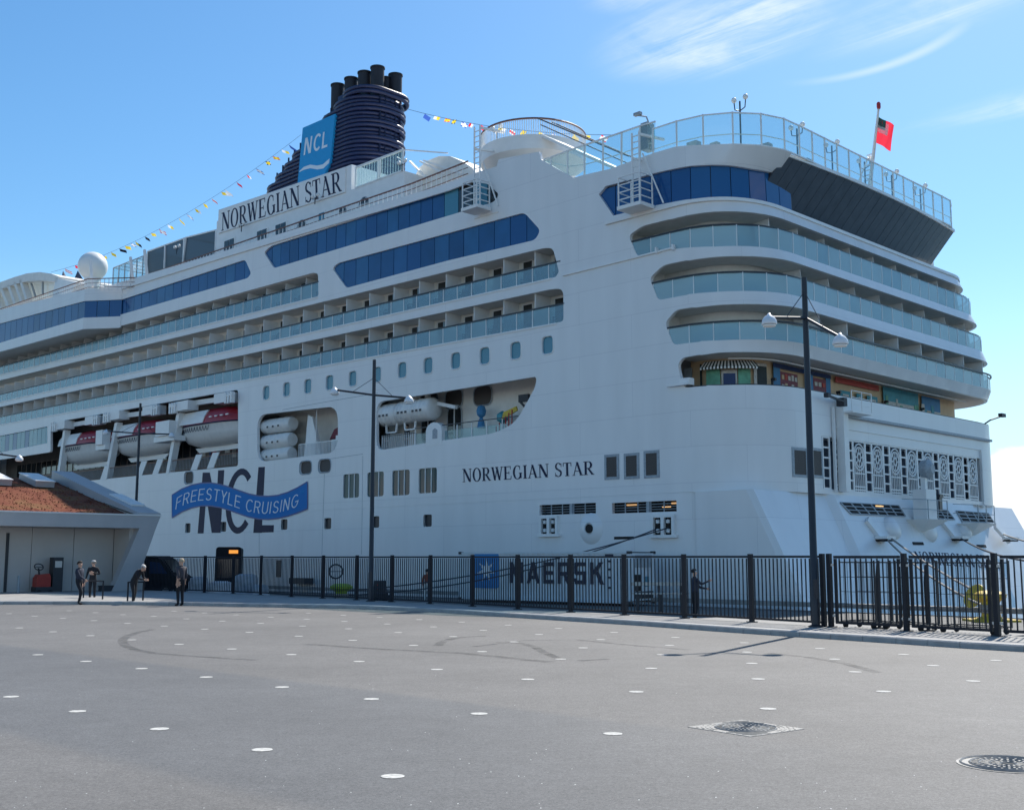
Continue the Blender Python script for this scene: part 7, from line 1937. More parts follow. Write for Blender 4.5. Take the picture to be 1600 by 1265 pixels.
# ---- shipping container with refrigeration end
def container():
    a = AT(985, 900, 57.0); a.z = QZ
    d = Vector((-.78, .626, 0)).normalized(); L_, H_, Wd = 11.2, 2.68, 2.35
    rz = math.atan2(-d.y, -d.x); t = thing('shipping_container', 'grey refrigerated shipping container with dark lettering and a blue star emblem', 'container', a, rz)
    # local: x from far left (-L) to the reefer end (0), y = away from the camera
    z0 = .15
    m_ = MB()
    for y in (.06, Wd - .06):
        m_.box((-L_ / 2, y, z0 + .08), (L_, .12, .16)); m_.box((-L_ / 2, y, H_ - .05), (L_, .12, .1))
    for x in (-.08, -L_ + .08):
        for y in (.08, Wd - .08): m_.box((x, y, (H_ + z0) / 2), (.16, .16, H_ - z0))
    m_.build('frame', M['cont'], t)
    c = MB(); n = 0; x = -L_ + .16; prof = []
    while x < -.2:
        for dx, dy in ((0, .03), (.12, .03), (.16, .075), (.28, .075)): prof.append((x + dx, dy))
        x += .32
    prof = [p for p in prof if p[0] < -.16]
    for (xa, ya), (xb, yb) in zip(prof[:-1], prof[1:]): c.face([(xa, ya, z0 + .16), (xb, yb, z0 + .16), (xb, yb, H_ - .1), (xa, ya, H_ - .1)])
    c.face([(-L_ + .1, .1, H_ - .02), (-.1, .1, H_ - .02), (-.1, Wd - .1, H_ - .02), (-L_ + .1, Wd - .1, H_ - .02)])
    c.face([(-L_ + .03, .1, z0), (-L_ + .03, Wd - .1, z0), (-L_ + .03, Wd - .1, H_), (-L_ + .03, .1, H_)]); c.face([(-L_, Wd - .05, z0), (0, Wd - .05, z0), (0, Wd - .05, H_), (-L_, Wd - .05, H_)])
    c.build('corrugated_side', M['cont'], t)
    cc = MB(); cc.box((0, 0, 0), (.2, .2, .14)); cm = cc.mesh('corner_casting', M['grey_dark'])
    for x in (-.1, -L_ + .1):
        for y in (.08, Wd - .08):
            for z in (z0 + .02, H_ - .05): link('corner_casting', cm, t, (x, y, z))
    e = MB(); e.box((-.04, Wd / 2, H_ / 2 + .1), (.06, Wd - .3, H_ - .35)); e.build('reefer_panel', M['cont'], t)
    for y, z, w, h, nm, mt in ((.62, 1.15, .55, .8, 'compressor_bay', M['iron_dark']), (1.45, 1.2, .42, .5, 'control_box', M['port']), (1.2, 2.2, 1.5, .6, 'fan_grille', M['grey_trim']), (1.2, .55, 1.7, .35, 'condenser_grille', M['grey_dark'])):
        m_ = MB(); m_.box((.0, y, z), (.06, w, h)); m_.build(nm, mt, t)
    # emblem and lettering on the side, seven-pointed star
    x0 = -L_ + 1.1; m_ = MB(); pts = rounded([(x0, .75), (x0 + 1.75, .75), (x0 + 1.75, 2.62), (x0, 2.62)], .18)
    m_.prism([(x, .024, z) for x, z in pts], (0, -.012, 0)); EM = m_.build('emblem', M['cont_blue'], t)
    cx_, cz_ = x0 + .875, 1.69; s = MB()
    for k in range(7):
        an = PI / 2 + k * 2 * PI / 7; r = .66; u_ = Vector((math.cos(an), 0, math.sin(an))); v_ = Vector((-math.sin(an), 0, math.cos(an))); c0 = Vector((cx_, .006 - .0005 * k, cz_))
        s.face([c0 + v_ * .13 + u_ * .12, c0 + u_ * r, c0 - v_ * .13 + u_ * .12, c0])
    s.build('star', M['lettering'], EM)
    letters('MAERSK', block, ((x0 + 2.5, .02, 1.05), (x0 + 8.6, .02, 1.05), (x0 + 8.6, .02, 2.15), (x0 + 2.5, .02, 2.15)), 'container_letter', M['cont_ink'], t, (0, -1, 0), .008, .003, space=.13)
    m_ = MB()
    for z, w in ((2.5, .5), (2.2, .25), (1.8, .25), (1.4, .25), (.9, .22)): m_.box((-1.25, .02, z), (w, .01, .1))
    stuff(m_.build('small_marks', M['cont_ink'], t))
container()
# ---- bollard with mooring ropes, rat guard
def bollard(c, s, mt, label, nm='mooring_bollard'):
    t = thing(nm, label, 'bollard', c); m_ = MB(); m_.lathe((0, 0, 0), [(.62 * s, 0), (.62 * s, .10 * s), (.34 * s, .16 * s), (.28 * s, .55 * s), (.34 * s, .72 * s), (.55 * s, .84 * s), (.56 * s, .96 * s), (.40 * s, 1.06 * s), (.1 * s, 1.1 * s)], 22); m_.build('drum', mt, t, smooth=40)
    m_ = MB(); m_.box((0, 0, .04 * s), (1.6 * s, 1.3 * s, .08 * s)); m_.build('base_plate', mt, t)
    m_ = MB()
    for k in range(3): m_.tube([(.36 * s * math.cos(q * PI / 8), .36 * s * math.sin(q * PI / 8), (.34 + .1 * k) * s) for q in range(16)], .05 * s, 5, closed=True)
    m_.build('rope_turns', M['rope'], t)
    return t
bc = AT(1549, 969, 44.0); bc.z = QZ
bollard(bc, 1.05, M['yellow'], 'yellow mooring bollard on the quay edge under the stern')
b2 = AT(533, 925, 58.5); b2.z = QZ
bollard(b2, 1.0, M['lime'], 'yellow green mooring bollard on the quay left of the centre lamp post')
def rope(a, b, sag, r, mt, label, nm='mooring_rope'):
    a, b = Vector(a), Vector(b); m_ = MB(); n = 24
    m_.tube([a + (b - a) * (k / n) - Vector((0, 0, sag * 4 * (k / n) * (1 - k / n))) for k in range(n + 1)], r, 6); tag(m_.build(nm, mt, None, smooth=80), label, 'rope', 'mooring ropes of the ship')
f1 = toworld(TP(1376, 846) + SLN * .4)
ctp = bc + Vector((0, 0, .55))
rope(f1, ctp + Vector((-.2, 0, 0)), .35, .05, M['rope'], 'pale mooring rope from the stern to the yellow bollard, lower of the pair')
rope(f1 + Vector((.25, 0, .05)), ctp + Vector((.15, .1, .25)), .18, .05, M['rope'], 'pale mooring rope from the stern to the yellow bollard, upper of the pair')
f2 = toworld(TP(1492, 844) + SLN * .4)
fe = AT(1720, 878, 34.0)
rope(f2, fe, .5, .045, M['rope_dark'], 'dark mooring rope running out to the right edge of the photo, lower one')
f3 = toworld(TP(1560, 838) + SLN * .4)
rope(f3, AT(1720, 848, 52), .35, .05, M['rope'], 'pale mooring rope running out to the right edge of the photo, higher one')
sp1 = toworld(Vector((*[uv(1047, 824)[0], -.15, uv(1047, 824)[1]],))); sp0 = toworld(Vector((*[uv(1029, 826)[0], -.15, uv(1029, 826)[1]],)))
rope(sp1, b2 + Vector((0, 0, .7)), .5, .035, M['rope_dark'], 'dark spring rope along the ship side from the right fairlead, upper of the pair')
rope(sp0, b2 + Vector((.2, .1, .5)), .7, .035, M['rope_dark'], 'dark spring rope along the ship side from the right fairlead, lower of the pair')
rg = Vector(ctp) + (Vector(f1) - Vector(ctp)) * .115 + Vector((0, 0, .0)); rgd = (Vector(f1) - Vector(ctp)).normalized()
vw = (Vector((0, 0, HC)) - rg).normalized(); ax = (rgd * .5 + vw * .6).normalized(); sx = ax.cross(Vector((0, 0, 1))).normalized(); sy = sx.cross(ax)
m_ = MB(); m_.lathe(rg, [(.06, -.02), (.50, -.02), (.52, 0), (.50, .02), (.06, .02)], 26, (sx, sy, ax)); tag(m_.build('rat_guard', M['yellow']), 'round yellow rat guard disc on the rope by the bollard', 'rat guard')
# ---- wire trolleys behind the gate
def trolley(c, rz, L_, label):
    t = thing('wire_trolley', label, 'trolley', c, rz, 'wire trolleys behind the gate'); Wd, H_ = .75, 1.72
    m_ = MB()
    for x in (0, L_):
        for y in (0, Wd): m_.box((x, y, H_ / 2 + .1), (.035, .035, H_ - .1))
    for z in (.18, H_): 
        for y in (0, Wd): m_.box((L_ / 2, y, z), (L_, .03, .03))
        for x in (0, L_): m_.box((x, Wd / 2, z), (.03, Wd, .03))
    m_.build('frame', M['grey_dark'], t)
    w = MB()
    for y in (0, Wd):
        for k in range(1, 4): w.box((L_ / 2, y, .18 + (H_ - .18) * k / 4), (L_, .012, .014))
        n = int(L_ / .11)
        for k in range(1, n): w.box((L_ * k / n, y, H_ / 2 + .1), (.01, .01, H_ - .2))
    stuff(w.build('wire_mesh', M['grey_dark'], t))
    for x in (.1, L_ - .1):
        for y in (.06, Wd - .06):
            ww = MB(); ww.lathe((x, y - .02, .075), [(.02, -.02), (.075, -.02), (.075, .02), (.02, .02)], 12, (Vector((1, 0, 0)), Vector((0, 0, 1)), Vector((0, 1, 0)))); ww.box((x, y, .15), (.05, .06, .07)); ww.build('castor', M['rubber'], t)
    return t
gd = (FENCE[16] - FENCE[15]).normalized(); grz = math.atan2(gd.y, gd.x); gn = Vector((-gd.y, gd.x, 0))
m_ = MB()
for k in range(18): pass
tp = FENCE[15] + gd * .35 + gn * .28
# a paved strip carries the trolleys behind the gate
m_ = MB(); A_, B_ = FENCE[13] + gn * .3, FENCE[17] + gn * .3
m_.hexa([A_ + Vector((0, 0, -.02)), B_ + Vector((0, 0, -.02)), B_ + gn * 1.6 + Vector((0, 0, -.02)), A_ + gn * 1.6 + Vector((0, 0, -.02))], [A_ + Vector((0, 0, -.7)), B_ + Vector((0, 0, -.7)), B_ + gn * 1.6 + Vector((0, 0, -.7)), A_ + gn * 1.6 + Vector((0, 0, -.7))]); struct(m_.build('pavement_ledge', M['concrete']))
zt_ = Vector((0, 0, -.02))
trolley(tp + zt_, grz, 1.05, 'wire mesh trolley on castors behind the gate, the one nearest the right lamp post')
trolley(tp + gd * 1.2 + zt_, grz, 1.2, 'wire mesh trolley on castors behind the gate, second from the right lamp post')
trolley(tp + gd * 2.75 + gn * .1 + zt_, grz, 1.5, 'wire mesh trolley on castors behind the gate, the one nearest the yellow bollard')
for k, (f, lab) in enumerate(((.95, 'dark padded upright between the wire trolleys, left one'), (2.35, 'dark padded upright between the wire trolleys, right one'))):
    m_ = MB(); c = tp + gd * f + gn * .3; m_.tube([c + Vector((0, 0, .02)), c + Vector((0, 0, .3)), c + Vector((0, 0, 1.2)), c + Vector((.02, 0, 1.65))], [.045, .06, .065, .04], 10); m_.lathe(c - Vector((0, 0, .01)), [(.16, 0), (.16, .04)], 12)
    tag(m_.build('folded_parasol', M['grey_dark'], None, smooth=60), lab, 'parasol')
# ---- white slatted barrier / bench behind the fence
def bench(px0, px1, py, Y, label):
    a, b = AT(px0, py, Y), AT(px1, py, Y); a.z = b.z = QZ; t = thing('slatted_bench', label, 'bench', a, math.atan2(b.y - a.y, b.x - a.x)); L_ = (b - a).length
    for nm, y, z, w, h in (('seat_slat', 0, .85, .3, .06), ('back_slat', .45, 1.25, .08, .16), ('seat_slat', .34, .85, .3, .06)):
        m_ = MB(); m_.box((L_ / 2, y, z), (L_, w, h)); m_.build(nm, M['timber'], t)
    for x in (.25, L_ / 2, L_ - .25):
        m_ = MB(); m_.box((x, .15, .42), (.1, .55, .8)); m_.box((x, .5, .95), (.1, .06, .8)); m_.build('leg', M['grey_dark'], t)
bench(988, 1076, 940, 50.0, 'long pale slatted bench behind the fence beside the container end')
# ---- dark van and bus behind the fence, left
def van():
    c = Vector((-21.7, 69.0, QZ + .1)); t = thing('dark_van', 'dark van parked behind the fence next to the slanted fin', 'van', c, math.radians(-10))
    pr = [(-2.6, .35), (1.35, .35), (2.05, .5), (2.12, 1.05), (1.65, 1.35), (.95, 2.15), (.5, 2.38), (-2.5, 2.38), (-2.65, 2.0)]
    m_ = MB(); m_.prism([(x, 0, z) for x, z in pr], (0, 1.95, 0)); m_.build('body', M['black_body'], t, smooth=30)
    for q in (((.2, 1.35), (1.35, 1.35), (.85, 2.0), (.2, 2.05)), ((-1.2, 1.35), (.05, 1.35), (.05, 2.05), (-1.2, 2.05))):
        w = MB(); w.prism([(x, -.012, z) for x, z in q], (0, .03, 0)); w.build('side_window', M['blue_c'], t)
    w = MB(); w.hexa([Vector(p) for p in ((1.64, .15, 1.39), (1.64, 1.8, 1.39), (1.0, 1.7, 2.12), (1.0, .25, 2.12))], [Vector(p) + Vector((.03, 0, .03)) for p in ((1.64, .15, 1.39), (1.64, 1.8, 1.39), (1.0, 1.7, 2.12), (1.0, .25, 2.12))]); w.build('windscreen', M['dark_glass'], t)
    X = (Vector((1, 0, 0)), Vector((0, 0, 1)), Vector((0, 1, 0)))
    for x in (-1.7, 1.3):
        for y in (-.02, 1.75):
            w = MB(); w.lathe((x, y, .33), [(.2, 0), (.34, .0), (.34, .22), (.2, .22)], 20, X); wo = w.build('wheel', M['rubber'], t); r = MB(); r.lathe((x, y - .01, .33), [(.05, 0), (.2, .0), (.2, .04)], 16, X); r.build('rim', M['galv'], wo)
    w = MB(); w.box((2.1, .3, .85), (.08, .35, .18)); w.build('headlight', M['radome'], t); w = MB(); w.box((2.1, 1.65, .85), (.08, .35, .18)); w.build('headlight', M['radome'], t)
van()
def bus():
    c = AT(356, 900, 68); c.z = QZ; t = thing('dark_bus', 'dark bus end with a lit orange sign showing above the fence', 'bus', c, math.radians(12))
    m_ = MB(); pr = rounded([(-.72, .35), (.72, .35), (.72, 3.0), (-.72, 3.0)], .18)
    m_.prism([(x, 0, z) for x, z in pr], (0, 7, 0)); m_.build('body', M['black_body'], t, smooth=30)
    w = MB(); w.box((0, -.02, 1.75), (1.2, .04, 1.1)); w.build('window', M['dark_glass'], t)
    w = MB(); w.box((.28, -.03, 2.72), (.52, .05, .2)); w.build('lit_sign', M['orange_lit'], t)
    w = MB(); w.box((0, -.03, .55), (1.36, .06, .18)); w.build('bumper', M['grey_dark'], t)
    for s in (-.5, .5):
        w = MB(); w.box((s, -.03, .85), (.16, .05, .14)); w.build('tail_light', M['red'], t); w = MB(); w.lathe((s * 1.1, .6, .36), [(.1, -.12), (.36, -.12), (.36, .12), (.1, .12)], 16, (Vector((0, 1, 0)), Vector((0, 0, 1)), Vector((1, 0, 0)))); w.build('wheel', M['rubber'], t)
bus()
# wrapped pallet loads behind the fence
def pallet(px, Y, w, h, lab):
    c = AT(px, 900, Y); c.z = QZ; t = thing('pallet_load', lab, 'pallet', c, random.uniform(-.4, .4), 'wrapped pallet loads behind the fence'); m_ = MB()
    for k in (-1, 0, 1): m_.box((k * w * .42, 0, .05), (.1, .8, .1))
    for k in range(5): m_.box((0, -.34 + k * .17, .12), (w, .12, .03))
    stuff(m_.build('pallet', M['timber'], t))
    m_ = MB(); n = 10; rings = []
    for j, (f, s) in enumerate(((0, 1), (.3, 1.03), (.7, .98), (.93, .86), (1, .5))):
        rings.append([Vector((w * .5 * s * math.copysign(abs(math.cos(a)) ** .45, math.cos(a)) * random.uniform(.94, 1.04), .42 * s * math.copysign(abs(math.sin(a)) ** .45, math.sin(a)) * random.uniform(.94, 1.04), .14 + h * f)) for a in [q * 2 * PI / 16 for q in range(16)]])
    for a, b in zip(rings[:-1], rings[1:]):
        m_.add(a + b, [(i, (i + 1) % 16, 16 + (i + 1) % 16, 16 + i) for i in range(16)])
    m_.face(rings[-1]); m_.build('wrapped_goods', M['wrap'], t, smooth=50)
pallet(311, 64, 1.0, 1.2, 'pale wrapped pallet load left of the dark bus'); pallet(345, 62, 1.3, 1.0, 'pale wrapped pallet load right in front of the dark bus'); pallet(385, 64, 1.3, 1.35, 'pale wrapped pallet load right of the dark bus'); pallet(408, 63, .9, .8, 'low wrapped pallet load, rightmost of the row')
# small dark tow tractor with lights
def tractor():
    c = AT(594, 900, 60); c.z = QZ; t = thing('tow_tractor', 'small dark tow tractor behind the fence right of the centre lamp post', 'tractor', c, math.radians(-20)); t.scale = (.55, .55, .75)
    m_ = MB(); m_.prism([(-.7, 0, .25), (.8, 0, .25), (.8, 0, .8), (.2, 0, .9), (.1, 0, 1.6), (-.65, 0, 1.6), (-.7, 0, .9)], (0, 1.1, 0)); m_.build('body', M['grey_dark'], t)
    for y in (.2, .9): w = MB(); w.box((.82, y, .7), (.05, .18, .12)); w.build('headlight', M['radome'], t)
    for y in (.3, .8): w = MB(); w.box((-.3, -.02, .9 + .5 * y), (.12, .03, .08)); w.build('marker_light', M['red'], t)
    X = (Vector((1, 0, 0)), Vector((0, 0, 1)), Vector((0, 1, 0)))
    for x in (-.4, .5):
        for y in (-.03, 1.0): w = MB(); w.lathe((x, y, .25), [(.08, 0), (.25, 0), (.25, .14), (.08, .14)], 14, X); w.build('wheel', M['rubber'], t)
tractor()
# hoop sign on a stem above the green bollard
def hoop():
    c = b2 + Vector((-.15, -.9, 0)); t = thing('lifebuoy_stand', 'round hoop on a thin stem beside the yellow green bollard', 'stand', c); m_ = MB(); m_.tube([(0, 0, 0), (0, 0, 1.35)], .03, 6); m_.build('stem', M['grey_dark'], t)
    m_ = MB(); m_.tube([(.34 * math.cos(k * PI / 10), 0, 1.7 + .34 * math.sin(k * PI / 10)) for k in range(20)], .045, 6, closed=True); m_.bar((-.34, 0, 1.7), (.34, 0, 1.7), .03); m_.bar((0, 0, 1.36), (0, 0, 2.04), .03); m_.build('hoop', M['grey_dark'], t)
hoop()
# ---- things by the terminal wall
def jack():
    x_, z_ = blf(66, 925, 1.9); c = toworld((0, 0, 0)); p = AT(67, 905, 1); 
    f0 = BLD.location; e1, e2 = Vector((.7071, .7071, 0)), Vector((-.7071, .7071, 0)); c = f0 + e1 * x_ + e2 * 1.7; c.z = 0
    t = thing('pallet_truck', 'red and black powered pallet truck parked by the terminal wall', 'pallet truck', c, PI / 4)
    m_ = MB(); m_.box((-.15, 0, .62), (.75, .6, .55)); m_.prism([(-.5, -.3, .88), (.22, -.3, .88), (.15, -.3, 1.1), (-.4, -.3, 1.05)], (0, .6, 0)); m_.build('battery_case', M['red_body'], t)
    m_ = MB(); m_.box((-.12, 0, .25), (.9, .66, .3)); m_.build('chassis', M['grey_dark'], t)
    m_ = MB(); m_.box((.62, 0, 1.0), (.55, .5, 1.95)); m_.build('mast', M['grey_dark'], t)
    m_ = MB(); m_.box((.62, -.26, 1.6), (.38, .02, .35)); m_.build('panel', M['galv'], t)
    m_ = MB(); m_.tube([(-.3, 0, 1.05), (-.36, 0, 1.4)], .045, 6); m_.build('steering_column', M['grey_dark'], t)
    m_ = MB(); m_.tube([(-.36 + .24 * math.cos(k * PI / 8), .1 * math.sin(k * PI / 8) - .04, 1.46 + .17 * math.sin(k * PI / 8)) for k in range(16)], .03, 6, closed=True); m_.bar((-.6, 0, 1.46), (-.12, 0, 1.46), .04); m_.build('tiller', M['grey_dark'], t)
    for x in (-.4, .2): w = MB(); w.lathe((x, -.3, .12), [(.03, -.05), (.12, -.05), (.12, .05), (.03, .05)], 12, (Vector((1, 0, 0)), Vector((0, 0, 1)), Vector((0, 1, 0)))); w.build('wheel', M['rubber'], t)
jack()
x_, z_ = blf(27, 924, 1.5); f0 = BLD.location; e1, e2 = Vector((.7071, .7071, 0)), Vector((-.7071, .7071, 0))
c = f0 + e1 * x_ + e2 * 1.4; t = thing('thin_bollard', 'thin grey bollard post in front of the terminal wall', 'bollard', (c.x, c.y, 0)); m_ = MB(); m_.tube([(0, 0, 0), (0, 0, .98)], .075, 10); m_.lathe((0, 0, .98), [(.075, 0), (.06, .04), (.02, .05)], 10); m_.build('post', M['grey_trim'], t, smooth=50)
x_, z_ = blf(165, 922, .4); c = f0 + e1 * x_ + e2 * .3; t = thing('low_box', 'low dark utility box at the foot of the slanted fin', 'box', (c.x, c.y, 0), PI / 4); m_ = MB(); m_.box((0, 0, .2), (.75, .4, .4)); m_.build('case', M['grey_dark'], t); m_ = MB(); m_.box((0, 0, .42), (.8, .45, .05)); m_.build('lid', M['grey_dark'], t)
# ---- queue barriers
def barrier(a, b, label):
    a, b = Vector(a), Vector(b); d = b - a; t = thing('queue_barrier', label, 'barrier', a, math.atan2(d.y, d.x), 'dark queue barriers on the asphalt'); L_ = d.length
    for x in (0, L_):
        m_ = MB(); m_.tube([(x, 0, 0), (x, 0, .95)], .035, 8); m_.build('post', M['fence'], t); f = MB(); f.lathe((x, 0, 0), [(.2, 0), (.2, .02), (.05, .05)], 14); f.build('foot', M['fence'], t)
    m_ = MB(); m_.box((L_ / 2, 0, .92), (L_, .03, .06)); m_.build('belt', M['fence'], t)
barrier(G(130, 938), G(160, 940.5), 'dark queue barrier between the two men at the left')
barrier(G(199, 943.5), G(223, 942.5), 'dark queue barrier beside the stooping man')
t = None
# ---- people
def person(loc, rz, J, pal, label, height=1.0, held=None, hair='short'):
    """J: joints (x right, y forward is -y towards the viewer, z up)."""
    t = thing('person', label, 'person', loc, rz)
    vs, es, rs, tagv = [], [], [], []
    def v(p, r, g): vs.append(Vector(p) * height); rs.append(r * height); tagv.append(g); return len(vs) - 1
    def e(a, b): es.append((a, b))
    pel = v(J['pelvis'], (.15), 'leg'); wa = v(J['waist'], .135, 'top'); ch = v(J['chest'], .165, 'top'); nk = v(J['neckb'], .085, 'top'); n2 = v(J['neck'], .058, 'skin'); hd = v(J['head'], .098, 'skin'); ht = v(J['crown'], .082, 'skin')
    fc = v(Vector(J['head']) + Vector(J['face']) * .05 + Vector((0, 0, -.045)), .066, 'skin'); ns = v(Vector(J['head']) + Vector(J['face']) * .115 + Vector((0, 0, -.02)), .017, 'skin')
    e(pel, wa); e(wa, ch); e(ch, nk); e(nk, n2); e(n2, hd); e(hd, ht); e(hd, fc); e(fc, ns)
    for s in ('l', 'r'):
        hip, kn, an, to = J['hip' + s], J['knee' + s], J['ankle' + s], J['toe' + s]
        a = v(hip, .105, 'leg'); am = v((Vector(hip) + Vector(kn)) / 2, .088, 'leg'); b = v(kn, .066, 'leg'); bm2 = v(Vector(kn) * .62 + Vector(an) * .38, .062, 'leg'); c = v(an, .048, 'leg'); d = v((Vector(an) + Vector(to)) / 2 - Vector((0, 0, .03)), .046, 'shoe'); f = v(to, .036, 'shoe')
        e(pel, a); e(a, am); e(am, b); e(b, bm2); e(bm2, c); e(c, d); e(d, f)
        sh, el, wr, hn = J['sh' + s], J['elb' + s], J['wri' + s], J['hand' + s]
        a = v(sh, .075, 'top'); b = v(el, .05, pal.get('fore_top', 'top')); c = v(wr, .031, pal.get('fore', 'top')); d = v((Vector(wr) + Vector(hn)) / 2, .034, 'skin')
        e(ch, a); e(a, b); e(b, c); e(c, d)
        hv = (Vector(hn) - Vector(wr)); L_ = max(hv.length, .05); hv.normalize(); sd_ = hv.cross(Vector((0, 1, .2))).normalized()
        for q, ln in ((-1.5, .062), (-.5, .078), (.5, .082), (1.5, .070)):
            k0 = v(Vector(hn) + sd_ * .018 * q - hv * .01, .0095, 'skin'); cur = hv.cross(sd_); k1 = v(Vector(hn) + sd_ * .019 * q + hv * ln * .55 + cur * .008, .0085, 'skin'); k2 = v(Vector(hn) + sd_ * .019 * q + hv * ln * .9 + cur * .03, .007, 'skin'); e(d, k0); e(k0, k1); e(k1, k2)
        k0 = v((Vector(wr) + Vector(hn)) / 2 + sd_ * .035, .011, 'skin'); k1 = v(Vector(hn) + sd_ * .058, .009, 'skin'); e(d, k0); e(k0, k1)
    me = bpy.data.meshes.new('body'); me.from_pydata(vs, es, []); o = bpy.data.objects.new('body', me); COL.objects.link(o)
    sk = o.modifiers.new('skin', 'SKIN'); sk.use_smooth_shade = True
    for i, d in enumerate(me.skin_vertices[0].data): d.radius = (rs[i], rs[i]); d.use_root = (i == 0)
    ss = o.modifiers.new('sub', 'SUBSURF'); ss.levels = 1; ss.render_levels = 1
    dg = bpy.context.evaluated_depsgraph_get(); m2 = bpy.data.meshes.new_from_object(o.evaluated_get(dg)); bpy.data.objects.remove(o); m2.name = 'body'
    m2.materials.clear()
    order = ['leg', 'top', 'skin', 'shoe']
    for k in order: m2.materials.append(M[pal[k]])
    P0 = np.array([list(x) for x in vs])
    for p in m2.polygons:
        c = np.array(p.center); k = int(((P0 - c) ** 2).sum(1).argmin()); p.material_index = order.index(tagv[k]); p.use_smooth = True
    body = link('body', m2, t)
    hb = MB(); h0 = Vector(J['head']) * height; up = (Vector(J['crown']) - Vector(J['head'])).normalized(); fv = Vector(J['face']); rt = fv.cross(up).normalized()
    rings = []
    for j in range(6):
        th_ = j / 5 * PI * .58; rings.append([h0 + up * (.052 + .105 * math.cos(th_)) + (rt * math.cos(a) * .112 + fv * math.sin(a) * .118 - fv * .018) * math.sin(th_) + (up * (-.03 if math.sin(a) < 0 else .045) * (j / 5) ** 2) for a in [q * 2 * PI / 14 for q in range(14)]])
    for a, b in zip(rings[:-1], rings[1:]): hb.add(a + b, [(i, (i + 1) % 14, 14 + (i + 1) % 14, 14 + i) for i in range(14)])
    hb.build('hair', M[pal['hair']], t, smooth=80)
    fm = MB()
    for s in (-1, 1): fm.lathe(h0 + fv * .098 + rt * (s * .034) + up * .012, [(.002, -.01), (.011, -.004), (.011, .004), (.002, .01)], 8)
    fm.build('eyes', M['iron_dark'], t)
    fm = MB()
    for s in (-1, 1): fm.box(h0 + rt * (s * .1) + up * -.005, (.02, .03, .055))
    fm.bar(h0 + fv * .102 - up * .065 - rt * .022, h0 + fv * .102 - up * .065 + rt * .022, .01, .008); fm.build('ears_and_mouth', M['skin'], t)
    return t
def stand(face=(0, -1, 0), lean=0.0, arms=None, legs=None):
    f = Vector(face); J = dict(pelvis=(0, 0, .94), waist=(0, 0, 1.10), chest=(0, 0, 1.33), neckb=(0, 0, 1.48), neck=(0, 0, 1.54), head=(0, 0, 1.645), crown=(0, 0, 1.715), face=face)
    r = f.cross(Vector((0, 0, 1))); 
    for s, k in (('l', -1), ('r', 1)):
        R_ = r * k
        J['hip' + s] = R_ * .09 + Vector((0, 0, .89)); J['knee' + s] = R_ * .10 + Vector((0, 0, .49)) + f * .02; J['ankle' + s] = R_ * .10 + Vector((0, 0, .085)) - f * .02; J['toe' + s] = R_ * .12 + Vector((0, 0, .035)) + f * .15
        J['sh' + s] = R_ * .19 + Vector((0, 0, 1.42)); J['elb' + s] = R_ * .24 + Vector((0, 0, 1.13)) - f * .03; J['wri' + s] = R_ * .23 + Vector((0, 0, .88)) + f * .05; J['hand' + s] = R_ * .22 + Vector((0, 0, .80)) + f * .07
    for d in (arms or {}), (legs or {}):
        for k, v_ in d.items(): J[k] = Vector(v_)
    return J
def on(px, py): return G(px, py)
def hgt(px, py, top): p = G(px, py); return (AT(px, top, p.y).z) / 1.73
N1 = dict(leg='cloth_black', top='cloth_navy', skin='skin', shoe='iron_dark', hair='hair_dark', fore='top', fore_top='top')
f_ = (.95, -.3, 0); J = stand((.95, -.3, 0), legs=dict(kneer=(.16, -.12, .50), ankler=(.06, -.14, .09), toer=(.24, -.20, .04)), arms=dict(elbr=(.10, -.24, 1.16), wrir=(.30, -.22, 1.02), handr=(.38, -.22, .98)))
person(on(122, 944), 0, J, N1, 'man in a dark navy jacket in profile at the left, hands before him', hgt(122, 944, 878))
J = stand((.1, -1, 0), arms=dict(elbl=(.30, .02, 1.16), wril=(.12, -.22, 1.22), handl=(.04, -.26, 1.26), elbr=(-.27, 0, 1.14), wrir=(-.32, -.02, .90), handr=(-.33, -.03, .82)))
person(on(143.5, 937), 0, J, dict(N1, top='cloth_black', hair='hair_grey'), 'man in black facing the camera, one arm folded, by the terminal wall', hgt(143.5, 937, 877))
# stooping man
f = Vector((.95, -.3, 0)); r = f.cross(Vector((0, 0, 1)))
J = stand((.8, -.25, -.5))
J.update(pelvis=(-.05, 0, .93), waist=Vector((0, 0, 1.08)) + f * .03, chest=Vector((0, 0, 1.26)) + f * .18, neckb=Vector((0, 0, 1.38)) + f * .28, neck=Vector((0, 0, 1.41)) + f * .33, head=Vector((0, 0, 1.46)) + f * .40, crown=Vector((0, 0, 1.53)) + f * .41)
for s, k in (('l', -1), ('r', 1)):
    R_ = r * k; fb_ = Vector((.95, -.3, 0)); J['hip' + s] = R_ * .09 + Vector((-.05, 0, .88)); J['knee' + s] = R_ * .1 + Vector((0, 0, .48)) + fb_ * (.04 if k > 0 else -.03); J['ankle' + s] = R_ * .1 + Vector((0, 0, .085)) + fb_ * (.02 if k > 0 else -.10); J['toe' + s] = Vector(J['ankle' + s]) + fb_ * .17 + Vector((0, 0, -.05))
    J['sh' + s] = R_ * .18 + Vector((0, 0, 1.33)) + f * .22; J['elb' + s] = R_ * .2 + Vector((0, 0, 1.06)) + f * .28; J['wri' + s] = R_ * .12 + Vector((0, 0, 1.0)) + f * .50; J['hand' + s] = R_ * .08 + Vector((0, 0, .98)) + f * .58
person(on(209, 943.5), 0, J, dict(N1, top='cloth_black', hair='hair_grey'), 'white-haired man in dark clothes stooping over the queue barrier', hgt(212, 943.5, 883) * 1.10)
J = stand((-.75, .6, 0), arms=dict(elbl=(-.02, -.25, 1.14), wril=(-.08, -.20, .9), handl=(-.09, -.19, .82)))
